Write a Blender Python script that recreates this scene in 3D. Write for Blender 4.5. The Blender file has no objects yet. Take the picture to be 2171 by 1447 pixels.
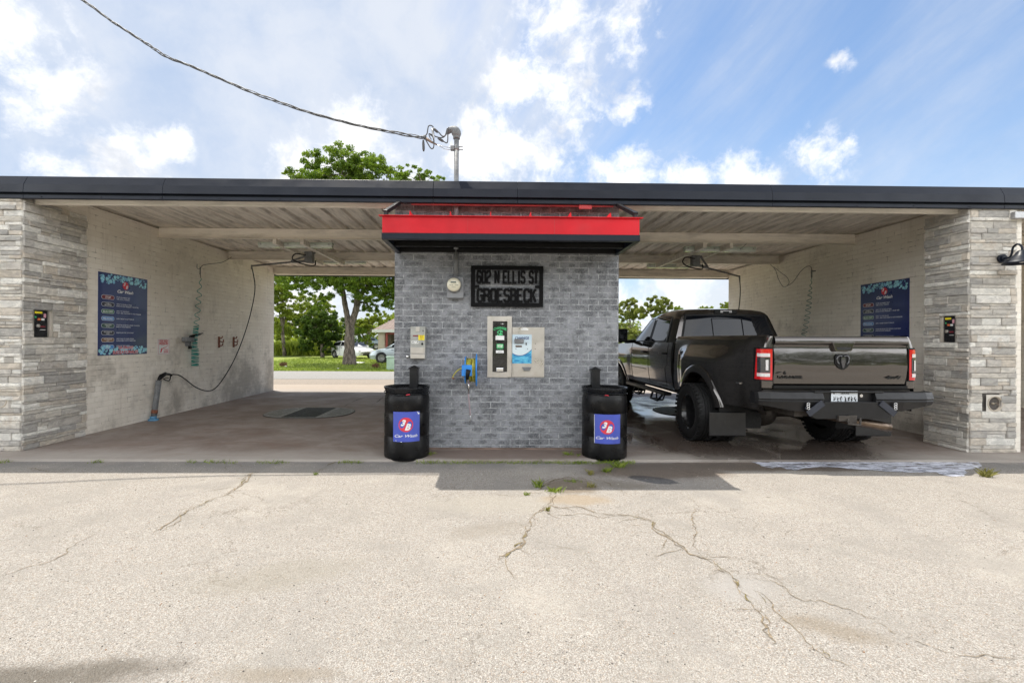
import bpy, bmesh, math, random
import numpy as np
from mathutils import Vector, Matrix, noise as mnoise

# ------------------------------------------------------------------ camera, sky, sun, exposure
sc = bpy.context.scene
COL = sc.collection
R = math.radians
CAM_H = 1.45
YAW = R(1.0)
cam_data = bpy.data.cameras.new("camera")
cam = bpy.data.objects.new("camera", cam_data)
COL.objects.link(cam)
cam_data.sensor_width = 36.0
cam_data.lens = 1000.0 / 2171.0 * 36.0
cam_data.shift_x = 33.0 / 2171.0
cam_data.shift_y = -4.5 / 2171.0
cam_data.clip_start = 0.05
cam_data.clip_end = 3000
cam.matrix_world = Matrix.Translation((0, 0, CAM_H)) @ Matrix.Rotation(-YAW, 4, 'Z') @ Matrix.Rotation(R(90), 4, 'X') @ Matrix.Rotation(R(0.32), 4, 'Z')
sc.camera = cam

SUN_DIR = Vector((-0.265, 0.245, 1.0)).normalized()
SUN_EL = math.asin(SUN_DIR.z)
SUN_AZ = math.atan2(SUN_DIR.x, SUN_DIR.y)
sun_data = bpy.data.lights.new("sun", 'SUN')
sun_data.energy = 3.5
sun_data.angle = R(0.55)
sun_data.color = (1.0, 0.945, 0.85)
sun = bpy.data.objects.new("sun", sun_data)
COL.objects.link(sun)
sun.location = (0, 0, 30)
sun.rotation_euler = (-SUN_DIR).to_track_quat('-Z', 'Y').to_euler()

sc.view_settings.view_transform = 'Standard'
sc.view_settings.look = 'None'
sc.view_settings.gamma = 1.0
sc.view_settings.exposure = 0.84
EXPO = 0.84
sc.cycles.max_bounces = 10
sc.cycles.diffuse_bounces = 8
sc.cycles.transparent_max_bounces = 12
sc.cycles.use_denoising = True
sc.cycles.sample_clamp_indirect = 6.0


# ------------------------------------------------------------------ node helpers
class NT:
    def __init__(self, tree):
        self.t = tree

    def n(self, typ, ins=None, **props):
        nd = self.t.nodes.new(typ)
        for k, v in props.items():
            setattr(nd, k, v)
        if ins:
            for k, v in ins.items():
                s = nd.inputs[k]
                if isinstance(v, bpy.types.NodeSocket):
                    self.t.links.new(v, s)
                else:
                    s.default_value = v
        return nd

    def m(self, op, a=0.0, b=0.0, c=None, clamp=False):
        nd = self.t.nodes.new('ShaderNodeMath')
        nd.operation = op
        nd.use_clamp = clamp
        for i, v in enumerate((a, b, c)):
            if v is None:
                continue
            if isinstance(v, bpy.types.NodeSocket):
                self.t.links.new(v, nd.inputs[i])
            else:
                nd.inputs[i].default_value = v
        return nd.outputs[0]

    def vm(self, op, a, b=None, s=None):
        nd = self.t.nodes.new('ShaderNodeVectorMath')
        nd.operation = op
        for i, v in enumerate((a, b)):
            if v is None:
                continue
            if isinstance(v, bpy.types.NodeSocket):
                self.t.links.new(v, nd.inputs[i])
            else:
                nd.inputs[i].default_value = v
        if s is not None:
            if isinstance(s, bpy.types.NodeSocket):
                self.t.links.new(s, nd.inputs['Scale'])
            else:
                nd.inputs['Scale'].default_value = s
        return nd.outputs['Value'] if op in ('DOT_PRODUCT', 'LENGTH', 'DISTANCE') else nd.outputs['Vector']

    def sep(self, v):
        nd = self.n('ShaderNodeSeparateXYZ', {0: v})
        return nd.outputs[0], nd.outputs[1], nd.outputs[2]

    def comb(self, x=0.0, y=0.0, z=0.0):
        return self.n('ShaderNodeCombineXYZ', {0: x, 1: y, 2: z}).outputs[0]

    def noise(self, vec, scale=5.0, detail=4.0, rough=0.55, dist=0.0, col=False):
        nd = self.n('ShaderNodeTexNoise', {'Vector': vec, 'Scale': scale, 'Detail': detail, 'Roughness': rough, 'Distortion': dist})
        return nd.outputs['Color' if col else 'Fac']

    def voro(self, vec, scale, feature='F1', out='Distance', rnd=1.0):
        nd = self.n('ShaderNodeTexVoronoi', {'Vector': vec, 'Scale': scale, 'Randomness': rnd}, feature=feature)
        return nd.outputs[out]

    def ss(self, v, a, b, lo=0.0, hi=1.0, smooth=True):
        nd = self.n('ShaderNodeMapRange', {'Value': v, 'From Min': a, 'From Max': b, 'To Min': lo, 'To Max': hi},
                    interpolation_type='SMOOTHSTEP' if smooth else 'LINEAR')
        return nd.outputs[0]

    def mix(self, f, a, b, mode='MIX'):
        nd = self.t.nodes.new('ShaderNodeMix')
        nd.data_type = 'RGBA'
        nd.blend_type = mode
        for sck, v in ((nd.inputs[0], f), (nd.inputs[6], a), (nd.inputs[7], b)):
            if isinstance(v, bpy.types.NodeSocket):
                self.t.links.new(v, sck)
            else:
                if isinstance(v, (tuple, list)) and len(v) == 3:
                    v = (*v, 1.0)
                sck.default_value = v
        return nd.outputs[2]

    def ramp(self, f, stops, interp='LINEAR'):
        nd = self.t.nodes.new('ShaderNodeValToRGB')
        cr = nd.color_ramp
        cr.interpolation = interp
        while len(cr.elements) < len(stops):
            cr.elements.new(0.5)
        for e, (p, c) in zip(cr.elements, stops):
            e.position = p
            e.color = (*c, 1.0) if len(c) == 3 else c
        self.t.links.new(f, nd.inputs[0])
        return nd.outputs[0]

    def bump(self, h, strength=0.3, dist=0.01, normal=None):
        ins = {'Height': h, 'Strength': strength, 'Distance': dist}
        if normal is not None:
            ins['Normal'] = normal
        return self.n('ShaderNodeBump', ins).outputs[0]

    def pos(self):
        return self.n('ShaderNodeNewGeometry').outputs['Position']

    def obj(self):
        return self.n('ShaderNodeTexCoord').outputs['Object']


def rgb3(c):
    return (*c, 1.0) if len(c) == 3 else c


def newmat(name):
    m = bpy.data.materials.new(name)
    m.use_nodes = True
    nt = NT(m.node_tree)
    bsdf = next(n for n in m.node_tree.nodes if n.type == 'BSDF_PRINCIPLED')
    return m, nt, bsdf


def link(nt, a, b):
    nt.t.links.new(a, b)


def simple(name, col, rough=0.6, metal=0.0, vary=0.12, scale=6.0, bump=0.0, bscale=60.0, coat=0.0, dirt=0.0, dirtcol=(0.1, 0.08, 0.06), spec=None, rvar=0.08):
    """procedural coloured surface: small tone variation, optional dirt and grain"""
    m, nt, b = newmat(name)
    P = nt.obj()
    f = nt.noise(P, scale, 5, 0.6)
    c = nt.mix(nt.ss(f, 0.3, 0.7), tuple(x * (1 - vary) for x in col), tuple(min(1, x * (1 + vary)) for x in col))
    if dirt > 0:
        d = nt.ss(nt.noise(P, scale * 1.7, 8, 0.7), 0.52, 0.75)
        c = nt.mix(nt.m('MULTIPLY', d, dirt), c, dirtcol)
    link(nt, c, b.inputs['Base Color'])
    b.inputs['Metallic'].default_value = metal
    link(nt, nt.ss(nt.noise(P, scale * 2.3, 5, 0.6), 0.3, 0.7, max(0.02, rough - rvar), min(1, rough + rvar)), b.inputs['Roughness'])
    b.inputs['Coat Weight'].default_value = coat
    b.inputs['Coat Roughness'].default_value = 0.04
    if spec is not None:
        b.inputs['Specular IOR Level'].default_value = spec
    if bump > 0:
        link(nt, nt.bump(nt.noise(P, bscale, 6, 0.65), bump, 0.01), b.inputs['Normal'])
    return m


# ------------------------------------------------------------------ projection of photo pixels onto planes of the place
def hor(px):
    return 719.0 + (px - 1035.0) * 0.0055


def X_at(px, Y):
    return Y * math.tan(math.atan((px - 1052.5) / 1000.0) + YAW)


def Z_at(px, py, Y):
    X = X_at(px, Y)
    d = Y * math.cos(YAW) + X * math.sin(YAW)
    return CAM_H + (hor(px) - py) / 1000.0 * d


def PT(px, py, Y):
    return Vector((X_at(px, Y), Y, Z_at(px, py, Y)))


def GP(px, py, z=0.0):
    d = (CAM_H - z) / ((py - hor(px)) / 1000.0)
    xc = (px - 1052.5) / 1000.0 * d
    return Vector((xc * math.cos(YAW) + d * math.sin(YAW), d * math.cos(YAW) - xc * math.sin(YAW), z))


def PX(px, py, X):
    """point seen at the pixel on the plane x = X"""
    a = math.atan((px - 1052.5) / 1000.0) + YAW
    Y = X / math.tan(a)
    return Vector((X, Y, Z_at(px, py, Y)))


# ------------------------------------------------------------------ object helpers
ORG = {}


def tag(o, label=None, cat=None, group=None, kind=None):
    if label:
        o['label'] = label
    if cat:
        o['category'] = cat
    if group:
        o['group'] = group
    if kind:
        o['kind'] = kind
    return o


def thing(name, label, cat, loc=(0, 0, 0), rotz=0.0, group=None):
    o = bpy.data.objects.new(name, None)
    COL.objects.link(o)
    o.empty_display_size = 0.2
    o.location = loc
    o.rotation_euler = (0, 0, rotz)
    tag(o, label, cat, group)
    ORG[o] = Vector(loc)
    return o


class MB:
    def __init__(self, M=None):
        self.v = []
        self.f = []
        self.mi = []
        self.sm = []
        self.M = M
        self.cols = None

    def add(self, vs, fs, mi=0, smooth=False):
        o = len(self.v)
        if self.M is not None:
            vs = [tuple(self.M @ Vector(p)) for p in vs]
        self.v.extend([tuple(p) for p in vs])
        for f in fs:
            self.f.append(tuple(i + o for i in f))
            self.mi.append(mi)
            self.sm.append(smooth)
        return self

    def box(self, x0, x1, y0, y1, z0, z1, mi=0):
        vs = [(x0, y0, z0), (x1, y0, z0), (x1, y1, z0), (x0, y1, z0), (x0, y0, z1), (x1, y0, z1), (x1, y1, z1), (x0, y1, z1)]
        return self.add(vs, [(0, 3, 2, 1), (4, 5, 6, 7), (0, 1, 5, 4), (1, 2, 6, 5), (2, 3, 7, 6), (3, 0, 4, 7)], mi)

    def bar(self, p0, p1, w, h, mi=0, up=(0, 0, 1)):
        p0, p1 = Vector(p0), Vector(p1)
        d = (p1 - p0).normalized()
        up = Vector(up)
        s = d.cross(up)
        if s.length < 1e-4:
            s = d.cross(Vector((1, 0, 0)))
        s.normalize()
        t = s.cross(d).normalized()
        vs = []
        for p in (p0, p1):
            for a, b in ((-1, -1), (1, -1), (1, 1), (-1, 1)):
                vs.append(p + s * (a * w / 2) + t * (b * h / 2))
        return self.add(vs, [(0, 3, 2, 1), (4, 5, 6, 7), (0, 1, 5, 4), (1, 2, 6, 5), (2, 3, 7, 6), (3, 0, 4, 7)], mi)

    def cyl(self, p0, p1, r0, r1=None, n=16, mi=0, caps=True, smooth=True):
        r1 = r0 if r1 is None else r1
        p0, p1 = Vector(p0), Vector(p1)
        d = (p1 - p0).normalized()
        a = d.orthogonal().normalized()
        b = d.cross(a)
        vs = []
        for p, r in ((p0, r0), (p1, r1)):
            for i in range(n):
                t = 2 * math.pi * i / n
                vs.append(p + a * (math.cos(t) * r) + b * (math.sin(t) * r))
        self.add(vs, [(i, (i + 1) % n, n + (i + 1) % n, n + i) for i in range(n)], mi, smooth)
        if caps:
            self.add(vs[:n], [tuple(reversed(range(n)))], mi)
            self.add(vs[n:], [tuple(range(n))], mi)
        return self

    def tube(self, pts, r, n=8, mi=0, caps=True):
        pts = [Vector(p) for p in pts]
        k = len(pts)
        rs = r if isinstance(r, (list, tuple)) else [r] * k
        d0 = (pts[1] - pts[0]).normalized()
        a = d0.orthogonal().normalized()
        vs = []
        for i, p in enumerate(pts):
            d = (pts[min(i + 1, k - 1)] - pts[max(i - 1, 0)]).normalized()
            a = (a - d * a.dot(d))
            if a.length < 1e-6:
                a = d.orthogonal()
            a.normalize()
            b = d.cross(a)
            for j in range(n):
                t = 2 * math.pi * j / n
                vs.append(p + a * (math.cos(t) * rs[i]) + b * (math.sin(t) * rs[i]))
        fs = []
        for i in range(k - 1):
            for j in range(n):
                fs.append((i * n + j, i * n + (j + 1) % n, (i + 1) * n + (j + 1) % n, (i + 1) * n + j))
        if caps:
            fs.append(tuple(reversed(range(n))))
            fs.append(tuple(range((k - 1) * n, k * n)))
        return self.add(vs, fs, mi, True)

    def lathe(self, prof, o=(0, 0, 0), axis='z', n=32, mi=0, jit=None, smooth=True, caps=True):
        o = Vector(o)
        vs = []
        for k, (r, h) in enumerate(prof):
            for j in range(n):
                t = 2 * math.pi * j / n
                rr = r if jit is None else r + jit(k, j)
                c, s = math.cos(t) * rr, math.sin(t) * rr
                vs.append(o + Vector({'z': (c, s, h), 'x': (h, c, s), 'y': (c, h, s)}[axis]))
        fs = []
        for k in range(len(prof) - 1):
            for j in range(n):
                fs.append((k * n + j, k * n + (j + 1) % n, (k + 1) * n + (j + 1) % n, (k + 1) * n + j))
        if caps and prof[0][0] > 1e-5:
            fs.append(tuple(reversed(range(n))))
        if caps and prof[-1][0] > 1e-5:
            fs.append(tuple(range((len(prof) - 1) * n, len(prof) * n)))
        return self.add(vs, fs, mi, smooth)

    def prism(self, poly, a, b, axis='y', mi=0):
        """2D polygon extruded from a to b along the axis"""
        k = len(poly)
        mk = {'y': lambda p, t: (p[0], t, p[1]), 'x': lambda p, t: (t, p[0], p[1]), 'z': lambda p, t: (p[0], p[1], t)}[axis]
        vs = [mk(p, a) for p in poly] + [mk(p, b) for p in poly]
        fs = [tuple(range(k)), tuple(reversed(range(k, 2 * k)))] + [(i, k + i, k + (i + 1) % k, (i + 1) % k) for i in range(k)]
        return self.add(vs, fs, mi)

    def grid(self, rows, mi=0, smooth=True, closed=False):
        nr, nc = len(rows), len(rows[0])
        vs = [p for r in rows for p in r]
        fs = []
        for i in range(nr - 1):
            for j in range(nc if closed else nc - 1):
                fs.append((i * nc + j, i * nc + (j + 1) % nc, (i + 1) * nc + (j + 1) % nc, (i + 1) * nc + j))
        return self.add(vs, fs, mi, smooth)

    def build(self, name, mats, parent=None, bevel=0.0, seg=2, recalc=True, world=False, smooth_angle=None):
        if not isinstance(mats, (list, tuple)):
            mats = [mats]
        me = bpy.data.meshes.new(name)
        off = Vector((0, 0, 0))
        if world and parent is not None:
            off = ORG.get(parent, Vector((0, 0, 0)))
        me.from_pydata([(p[0] - off[0], p[1] - off[1], p[2] - off[2]) for p in self.v], [], self.f)
        for m in mats:
            me.materials.append(m)
        me.polygons.foreach_set('material_index', self.mi)
        me.polygons.foreach_set('use_smooth', self.sm)
        if recalc:
            bm = bmesh.new()
            bm.from_mesh(me)
            if any(self.sm) or bevel > 0:
                bmesh.ops.remove_doubles(bm, verts=bm.verts, dist=1e-5)
            bmesh.ops.recalc_face_normals(bm, faces=bm.faces)
            if smooth_angle is not None:
                for e in bm.edges:
                    if len(e.link_faces) == 2 and e.calc_face_angle(0) > smooth_angle:
                        e.smooth = False
            bm.to_mesh(me)
            bm.free()
        me.update()
        o = bpy.data.objects.new(name, me)
        COL.objects.link(o)
        if parent is not None:
            o.parent = parent
            ORG[o] = ORG.get(parent, Vector((0, 0, 0)))
        if bevel > 0:
            md = o.modifiers.new("bevel", 'BEVEL')
            md.width = bevel
            md.segments = seg
            md.limit_method = 'ANGLE'
            md.angle_limit = R(35)
            md.harden_normals = False
        return o


def build_split(mb, name, mats, parent=None, **k):
    """one object for every separate piece of the builder"""
    par = list(range(len(mb.v)))

    def find(i):
        while par[i] != i:
            par[i] = par[par[i]]
            i = par[i]
        return i
    for f in mb.f:
        for q in f[1:]:
            par[find(q)] = find(f[0])
    # caps share positions with their tube: join coincident points
    seen = {}
    for i, v in enumerate(mb.v):
        key = (round(v[0], 5), round(v[1], 5), round(v[2], 5))
        if key in seen:
            par[find(i)] = find(seen[key])
        else:
            seen[key] = i
    groups = {}
    for fi, f in enumerate(mb.f):
        groups.setdefault(find(f[0]), []).append(fi)
    out = []
    for g in groups.values():
        m = MB()
        idx = {}
        for fi in g:
            nf = []
            for q in mb.f[fi]:
                if q not in idx:
                    idx[q] = len(m.v)
                    m.v.append(mb.v[q])
                nf.append(idx[q])
            m.f.append(tuple(nf))
            m.mi.append(mb.mi[fi])
            m.sm.append(mb.sm[fi])
        out.append(m.build(name, mats, parent, **k))
    return out


def mesh_np(name, V, F, mats, parent=None, col=None, mi=None, smooth=False):
    """fast mesh from arrays: F is (n, k)"""
    me = bpy.data.meshes.new(name)
    n, k = F.shape
    me.vertices.add(len(V))
    me.vertices.foreach_set('co', V.astype(np.float32).ravel())
    me.loops.add(n * k)
    me.loops.foreach_set('vertex_index', F.astype(np.int32).ravel())
    me.polygons.add(n)
    me.polygons.foreach_set('loop_start', (np.arange(n) * k).astype(np.int32))
    me.polygons.foreach_set('loop_total', np.full(n, k, dtype=np.int32))
    if mi is not None:
        me.polygons.foreach_set('material_index', mi.astype(np.int32))
    if smooth:
        me.polygons.foreach_set('use_smooth', np.ones(n, dtype=bool))
    for m in (mats if isinstance(mats, (list, tuple)) else [mats]):
        me.materials.append(m)
    if col is not None:
        at = me.color_attributes.new('tone', 'FLOAT_COLOR', 'POINT')
        at.data.foreach_set('color', col.astype(np.float32).ravel())
    me.update()
    me.validate()
    o = bpy.data.objects.new(name, me)
    COL.objects.link(o)
    if parent is not None:
        o.parent = parent
    return o


# text as flat faces in a plane -------------------------------------------------
_TC = {}


def text_geo(s, bold=0.0, shear=0.0, space=1.0):
    key = (s, bold, shear, space)
    if key in _TC:
        return _TC[key]
    cu = bpy.data.curves.new("tmp_text", 'FONT')
    cu.body = s
    cu.size = 1.0
    cu.offset = bold
    cu.shear = shear
    cu.space_character = space
    cu.resolution_u = 3
    ob = bpy.data.objects.new("tmp_text", cu)
    COL.objects.link(ob)
    dg = bpy.context.evaluated_depsgraph_get()
    dg.update()
    me = bpy.data.meshes.new_from_object(ob.evaluated_get(dg))
    vs = [(v.co.x, v.co.y) for v in me.vertices]
    fs = [tuple(p.vertices) for p in me.polygons]
    bpy.data.objects.remove(ob)
    bpy.data.curves.remove(cu)
    bpy.data.meshes.remove(me)
    xs = [v[0] for v in vs] or [0]
    ys = [v[1] for v in vs] or [0]
    _TC[key] = (vs, fs, min(xs), max(xs), min(ys), max(ys))
    return _TC[key]


def put_text(mb, s, x, y, h, w=None, n=0.002, mi=0, align='L', bold=0.0, shear=0.0, thick=0.0, maxw=None, warp=None):
    """text in the x,y plane of mb's frame, cap height h, at depth n; w forces the width"""
    vs, fs, x0, x1, y0, y1 = text_geo(s, bold, shear)
    cap = 0.73
    sy = h / cap
    sx = sy
    tw = (x1 - x0) * sx
    if w is not None:
        sx = w / (x1 - x0)
        tw = w
    elif maxw is not None and tw > maxw:
        sx = maxw / (x1 - x0)
        tw = maxw
    ox = x - {'L': 0, 'C': tw / 2, 'R': tw}[align]
    pts = [(ox + (vx - x0) * sx, y + vy * sy) for vx, vy in vs]
    if warp is not None:
        pts = [warp(*p) for p in pts]
    if thick > 0:
        k = len(pts)
        vv = [(p[0], p[1], n) for p in pts] + [(p[0], p[1], n + thick) for p in pts]
        ff = [tuple(i + k for i in f) for f in fs]
        cnt = {}
        for f in fs:
            for i in range(len(f)):
                e = (f[i], f[(i + 1) % len(f)])
                cnt[tuple(sorted(e))] = cnt.get(tuple(sorted(e)), []) + [e]
        for e in cnt.values():
            if len(e) == 1:
                a, b = e[0]
                ff.append((a, b, b + k, a + k))
        mb.add(vv, ff, mi)
    else:
        mb.add([(p[0], p[1], n) for p in pts], fs, mi)
    return tw


def frame(O, U, V):
    U, V = Vector(U), Vector(V)
    N = U.cross(V)
    return Matrix(((U.x, V.x, N.x, O[0]), (U.y, V.y, N.y, O[1]), (U.z, V.z, N.z, O[2]), (0, 0, 0, 1)))


def disc(mb, cx, cy, r, n=0.002, k=20, mi=0):
    mb.add([(cx + r * math.cos(2 * math.pi * i / k), cy + r * math.sin(2 * math.pi * i / k), n) for i in range(k)], [tuple(range(k))], mi)


def stadium(mb, x0, x1, y0, y1, n, mi=0, k=8):
    r = (y1 - y0) / 2
    cy = (y0 + y1) / 2
    pts = [(x1 - r + r * math.cos(t), cy + r * math.sin(t), n) for t in [(-0.5 + i / k) * math.pi for i in range(k + 1)]]
    pts += [(x0 + r + r * math.cos(t), cy + r * math.sin(t), n) for t in [(0.5 + i / k) * math.pi for i in range(k + 1)]]
    mb.add(pts, [tuple(range(len(pts)))], mi)


def smooth_path(pts, sub=8):
    """Catmull-Rom through points"""
    P = [Vector(p) for p in pts]
    P = [P[0] * 2 - P[1]] + P + [P[-1] * 2 - P[-2]]
    out = []
    for i in range(1, len(P) - 2):
        for s in range(sub):
            t = s / sub
            a, b, c, d = P[i - 1], P[i], P[i + 1], P[i + 2]
            out.append(0.5 * ((2 * b) + (c - a) * t + (2 * a - 5 * b + 4 * c - d) * t * t + (3 * b - a - 3 * c + d) * t ** 3))
    out.append(P[-2])
    return out
# ------------------------------------------------------------------ the sky
world = bpy.data.worlds.new("World")
sc.world = world
world.use_nodes = True
W = NT(world.node_tree)
bg = next(n for n in world.node_tree.nodes if n.type == 'BACKGROUND')
sky = W.n('ShaderNodeTexSky', sky_type='NISHITA', sun_disc=False, sun_elevation=SUN_EL, sun_rotation=SUN_AZ, air_density=1.0, dust_density=0.6, ozone_density=1.6)
D = W.vm('NORMALIZE', W.n('ShaderNodeTexCoord').outputs['Generated'])
dx, dy, dz = W.sep(D)
SKY_STR = 0.10
# cumulus: soft discs at the directions where the clouds stand, broken up by noise
blobs = [(1180, 40, 125, 1), (1110, 170, 95, 1), (1190, 235, 95, .9), (1335, 215, 52, .8), (1330, 45, 75, .85), (1288, 132, 34, .8),
         (1150, 320, 75, .8), (1040, 345, 110, 1), (1330, 362, 75, 1), (1450, 375, 55, .9), (1560, 370, 62, 1),
         (1735, 335, 70, .9), (1785, 305, 40, .7), (760, 320, 105, 1), (660, 350, 75, .9), (800, 290, 60, .8), (270, 320, 95, .95),
         (350, 310, 58, .95), (60, 130, 150, .9), (180, 165, 80, .8), (40, 215, 95, .8), (1765, 128, 26, .75), (1570, 45, 16, .6),
         (1450, 600, 90, .8), (1370, 640, 80, .7), (640, 640, 90, .8), (900, 380, 70, .7), (110, 365, 60, .7)]
DW2 = W.vm('ADD', D, W.vm('SCALE', W.vm('SUBTRACT', W.noise(D, 8.0, 4, 0.55, col=True), (0.5, 0.5, 0.5)), s=0.10))
mask = None
for (px, py, r, s) in blobs:
    a = math.atan((px - 1052.5) / 1000.0) + YAW
    d = Vector((math.sin(a), math.cos(a), (hor(px) - py) / 1000.0 * math.cos(a - YAW))).normalized()
    foreshort = d.y ** 1.5
    rr = r / 1000.0 * foreshort
    dist = W.vm('DISTANCE', DW2, tuple(d))
    v = W.ss(dist, 0.0, rr * 1.75, s, 0.0)
    mask = v if mask is None else W.m('MAXIMUM', mask, v)
Dw = W.vm('ADD', D, W.vm('SCALE', W.vm('SUBTRACT', W.noise(D, 5.0, 5, 0.6, col=True), (0.5, 0.5, 0.5)), s=0.12))
puff = W.noise(Dw, 7.0, 12, 0.66)
puff2 = W.noise(D, 26.0, 9, 0.65)
pf = W.m('ADD', W.m('MULTIPLY', puff, 0.72), W.m('MULTIPLY', puff2, 0.28))
cum = W.ss(W.m('ADD', W.m('MULTIPLY', mask, 0.80), W.m('MULTIPLY', W.m('SUBTRACT', pf, 0.5), 3.6)), 0.16, 0.86)
cum = W.m('MULTIPLY', cum, W.ss(mask, 0.0, 0.30))
# the open sky away from the view has its own scattered cumulus
gen = W.ss(W.noise(D, 3.2, 8, 0.6), 0.52, 0.66)
away = W.ss(dy, 0.35, -0.1)
cum = W.m('MAXIMUM', cum, W.m('MULTIPLY', gen, W.m('MULTIPLY', away, W.ss(dz, 0.0, 0.12))))
# thin cirrus drawn out along one direction
along = W.m('ADD', W.m('MULTIPLY', dx, 0.64), W.m('MULTIPLY', dz, 0.77))
across = W.m('SUBTRACT', W.m('MULTIPLY', dz, 0.64), W.m('MULTIPLY', dx, 0.77))
cv = W.comb(W.m('MULTIPLY', along, 1.1), W.m('MULTIPLY', across, 4.2), W.m('MULTIPLY', dy, 1.2))
cir = W.noise(cv, 1.5, 9, 0.6, 0.3)
fine = W.noise(W.comb(W.m('MULTIPLY', along, 5.0), W.m('MULTIPLY', across, 17.0), dy), 2.0, 6, 0.6)
cir = W.m('ADD', W.m('MULTIPLY', cir, 0.82), W.m('MULTIPLY', fine, 0.18))
leftw = W.ss(dx, 0.30, -0.30)
low = W.ss(dz, 0.42, 0.12)
veil = W.m('ADD', W.m('ADD', W.m('ADD', 0.10, W.m('MULTIPLY', W.ss(cir, 0.34, 0.70), 0.50)), W.m('MULTIPLY', leftw, 0.80)), W.m('MULTIPLY', low, 0.42))
veil = W.m('MAXIMUM', veil, W.m('MULTIPLY', away, 0.75))
veil = W.m('MINIMUM', veil, 0.90)
base = W.mix(1.0, sky.outputs[0], (SKY_STR * 0.95, SKY_STR * 1.06, SKY_STR * 1.12, 1), 'MULTIPLY')
K = 2 ** (-EXPO)
thin = W.mix(W.ss(W.noise(Dw, 2.6, 8, 0.6), 0.34, 0.62), (0.56 * K, 0.67 * K, 0.86 * K), (0.84 * K, 0.88 * K, 0.95 * K))
c1 = W.mix(veil, base, thin)
shade = W.ss(W.noise(W.vm('ADD', Dw, (0.0, 0.0, 0.035)), 9.0, 6, 0.6), 0.46, 0.66)
cc = W.mix(W.m('MULTIPLY', shade, 0.75), (1.22 * K, 1.22 * K, 1.23 * K), (0.70 * K, 0.75 * K, 0.84 * K))
c2 = W.mix(cum, c1, cc)
boost = W.m('ADD', 1.0, W.m('MULTIPLY', W.m('MULTIPLY', away, W.ss(dz, 0.80, 0.35)), 3.0))  # unseen low sky behind the camera brightened as added fill light
boost = W.m('ADD', boost, W.m('MULTIPLY', W.ss(dz, 0.62, 0.82), 0.05))
c2 = W.mix(W.m('MULTIPLY', away, 0.6), c2, (0.80 * K, 0.78 * K, 0.74 * K))
c2 = W.vm('SCALE', c2, s=boost)
link(W, c2, bg.inputs['Color'])
bg.inputs['Strength'].default_value = 1.0
world.cycles.sampling_method = 'MANUAL'
world.cycles.sample_map_resolution = 512


# ------------------------------------------------------------------ materials
def bricks(nt, axis, w, h, joint=0.006, wob=0.004, shift=0.0):
    """own brick maths: returns (mask of brick face, local u, local v, random value, dist, position)"""
    P = nt.pos()
    Pn = nt.vm('ADD', P, nt.vm('SCALE', nt.vm('SUBTRACT', nt.noise(P, 14, 3, 0.6, col=True), (0.5, 0.5, 0.5)), s=wob * 2))
    x, y, z = nt.sep(Pn)
    u = nt.m('ADD', nt.m('DIVIDE', x if axis == 'x' else y, w), 100.0 + shift)
    v = nt.m('ADD', nt.m('DIVIDE', z, h), 10.0)
    row = nt.m('FLOOR', v)
    u = nt.m('ADD', u, nt.m('MULTIPLY', nt.m('MODULO', row, 2.0), 0.5))
    cu = nt.m('FLOOR', u)
    fu = nt.m('FRACT', u)
    fv = nt.m('FRACT', v)
    du = nt.m('MULTIPLY', nt.m('MINIMUM', fu, nt.m('SUBTRACT', 1.0, fu)), w)
    dv = nt.m('MULTIPLY', nt.m('MINIMUM', fv, nt.m('SUBTRACT', 1.0, fv)), h)
    d = nt.m('MINIMUM', du, dv)
    rnd = nt.n('ShaderNodeTexWhiteNoise', {'Vector': nt.comb(cu, row, 3.0)}, noise_dimensions='3D')
    mk = nt.ss(d, joint * 0.45, joint)
    return mk, fu, fv, rnd, d, P


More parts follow.
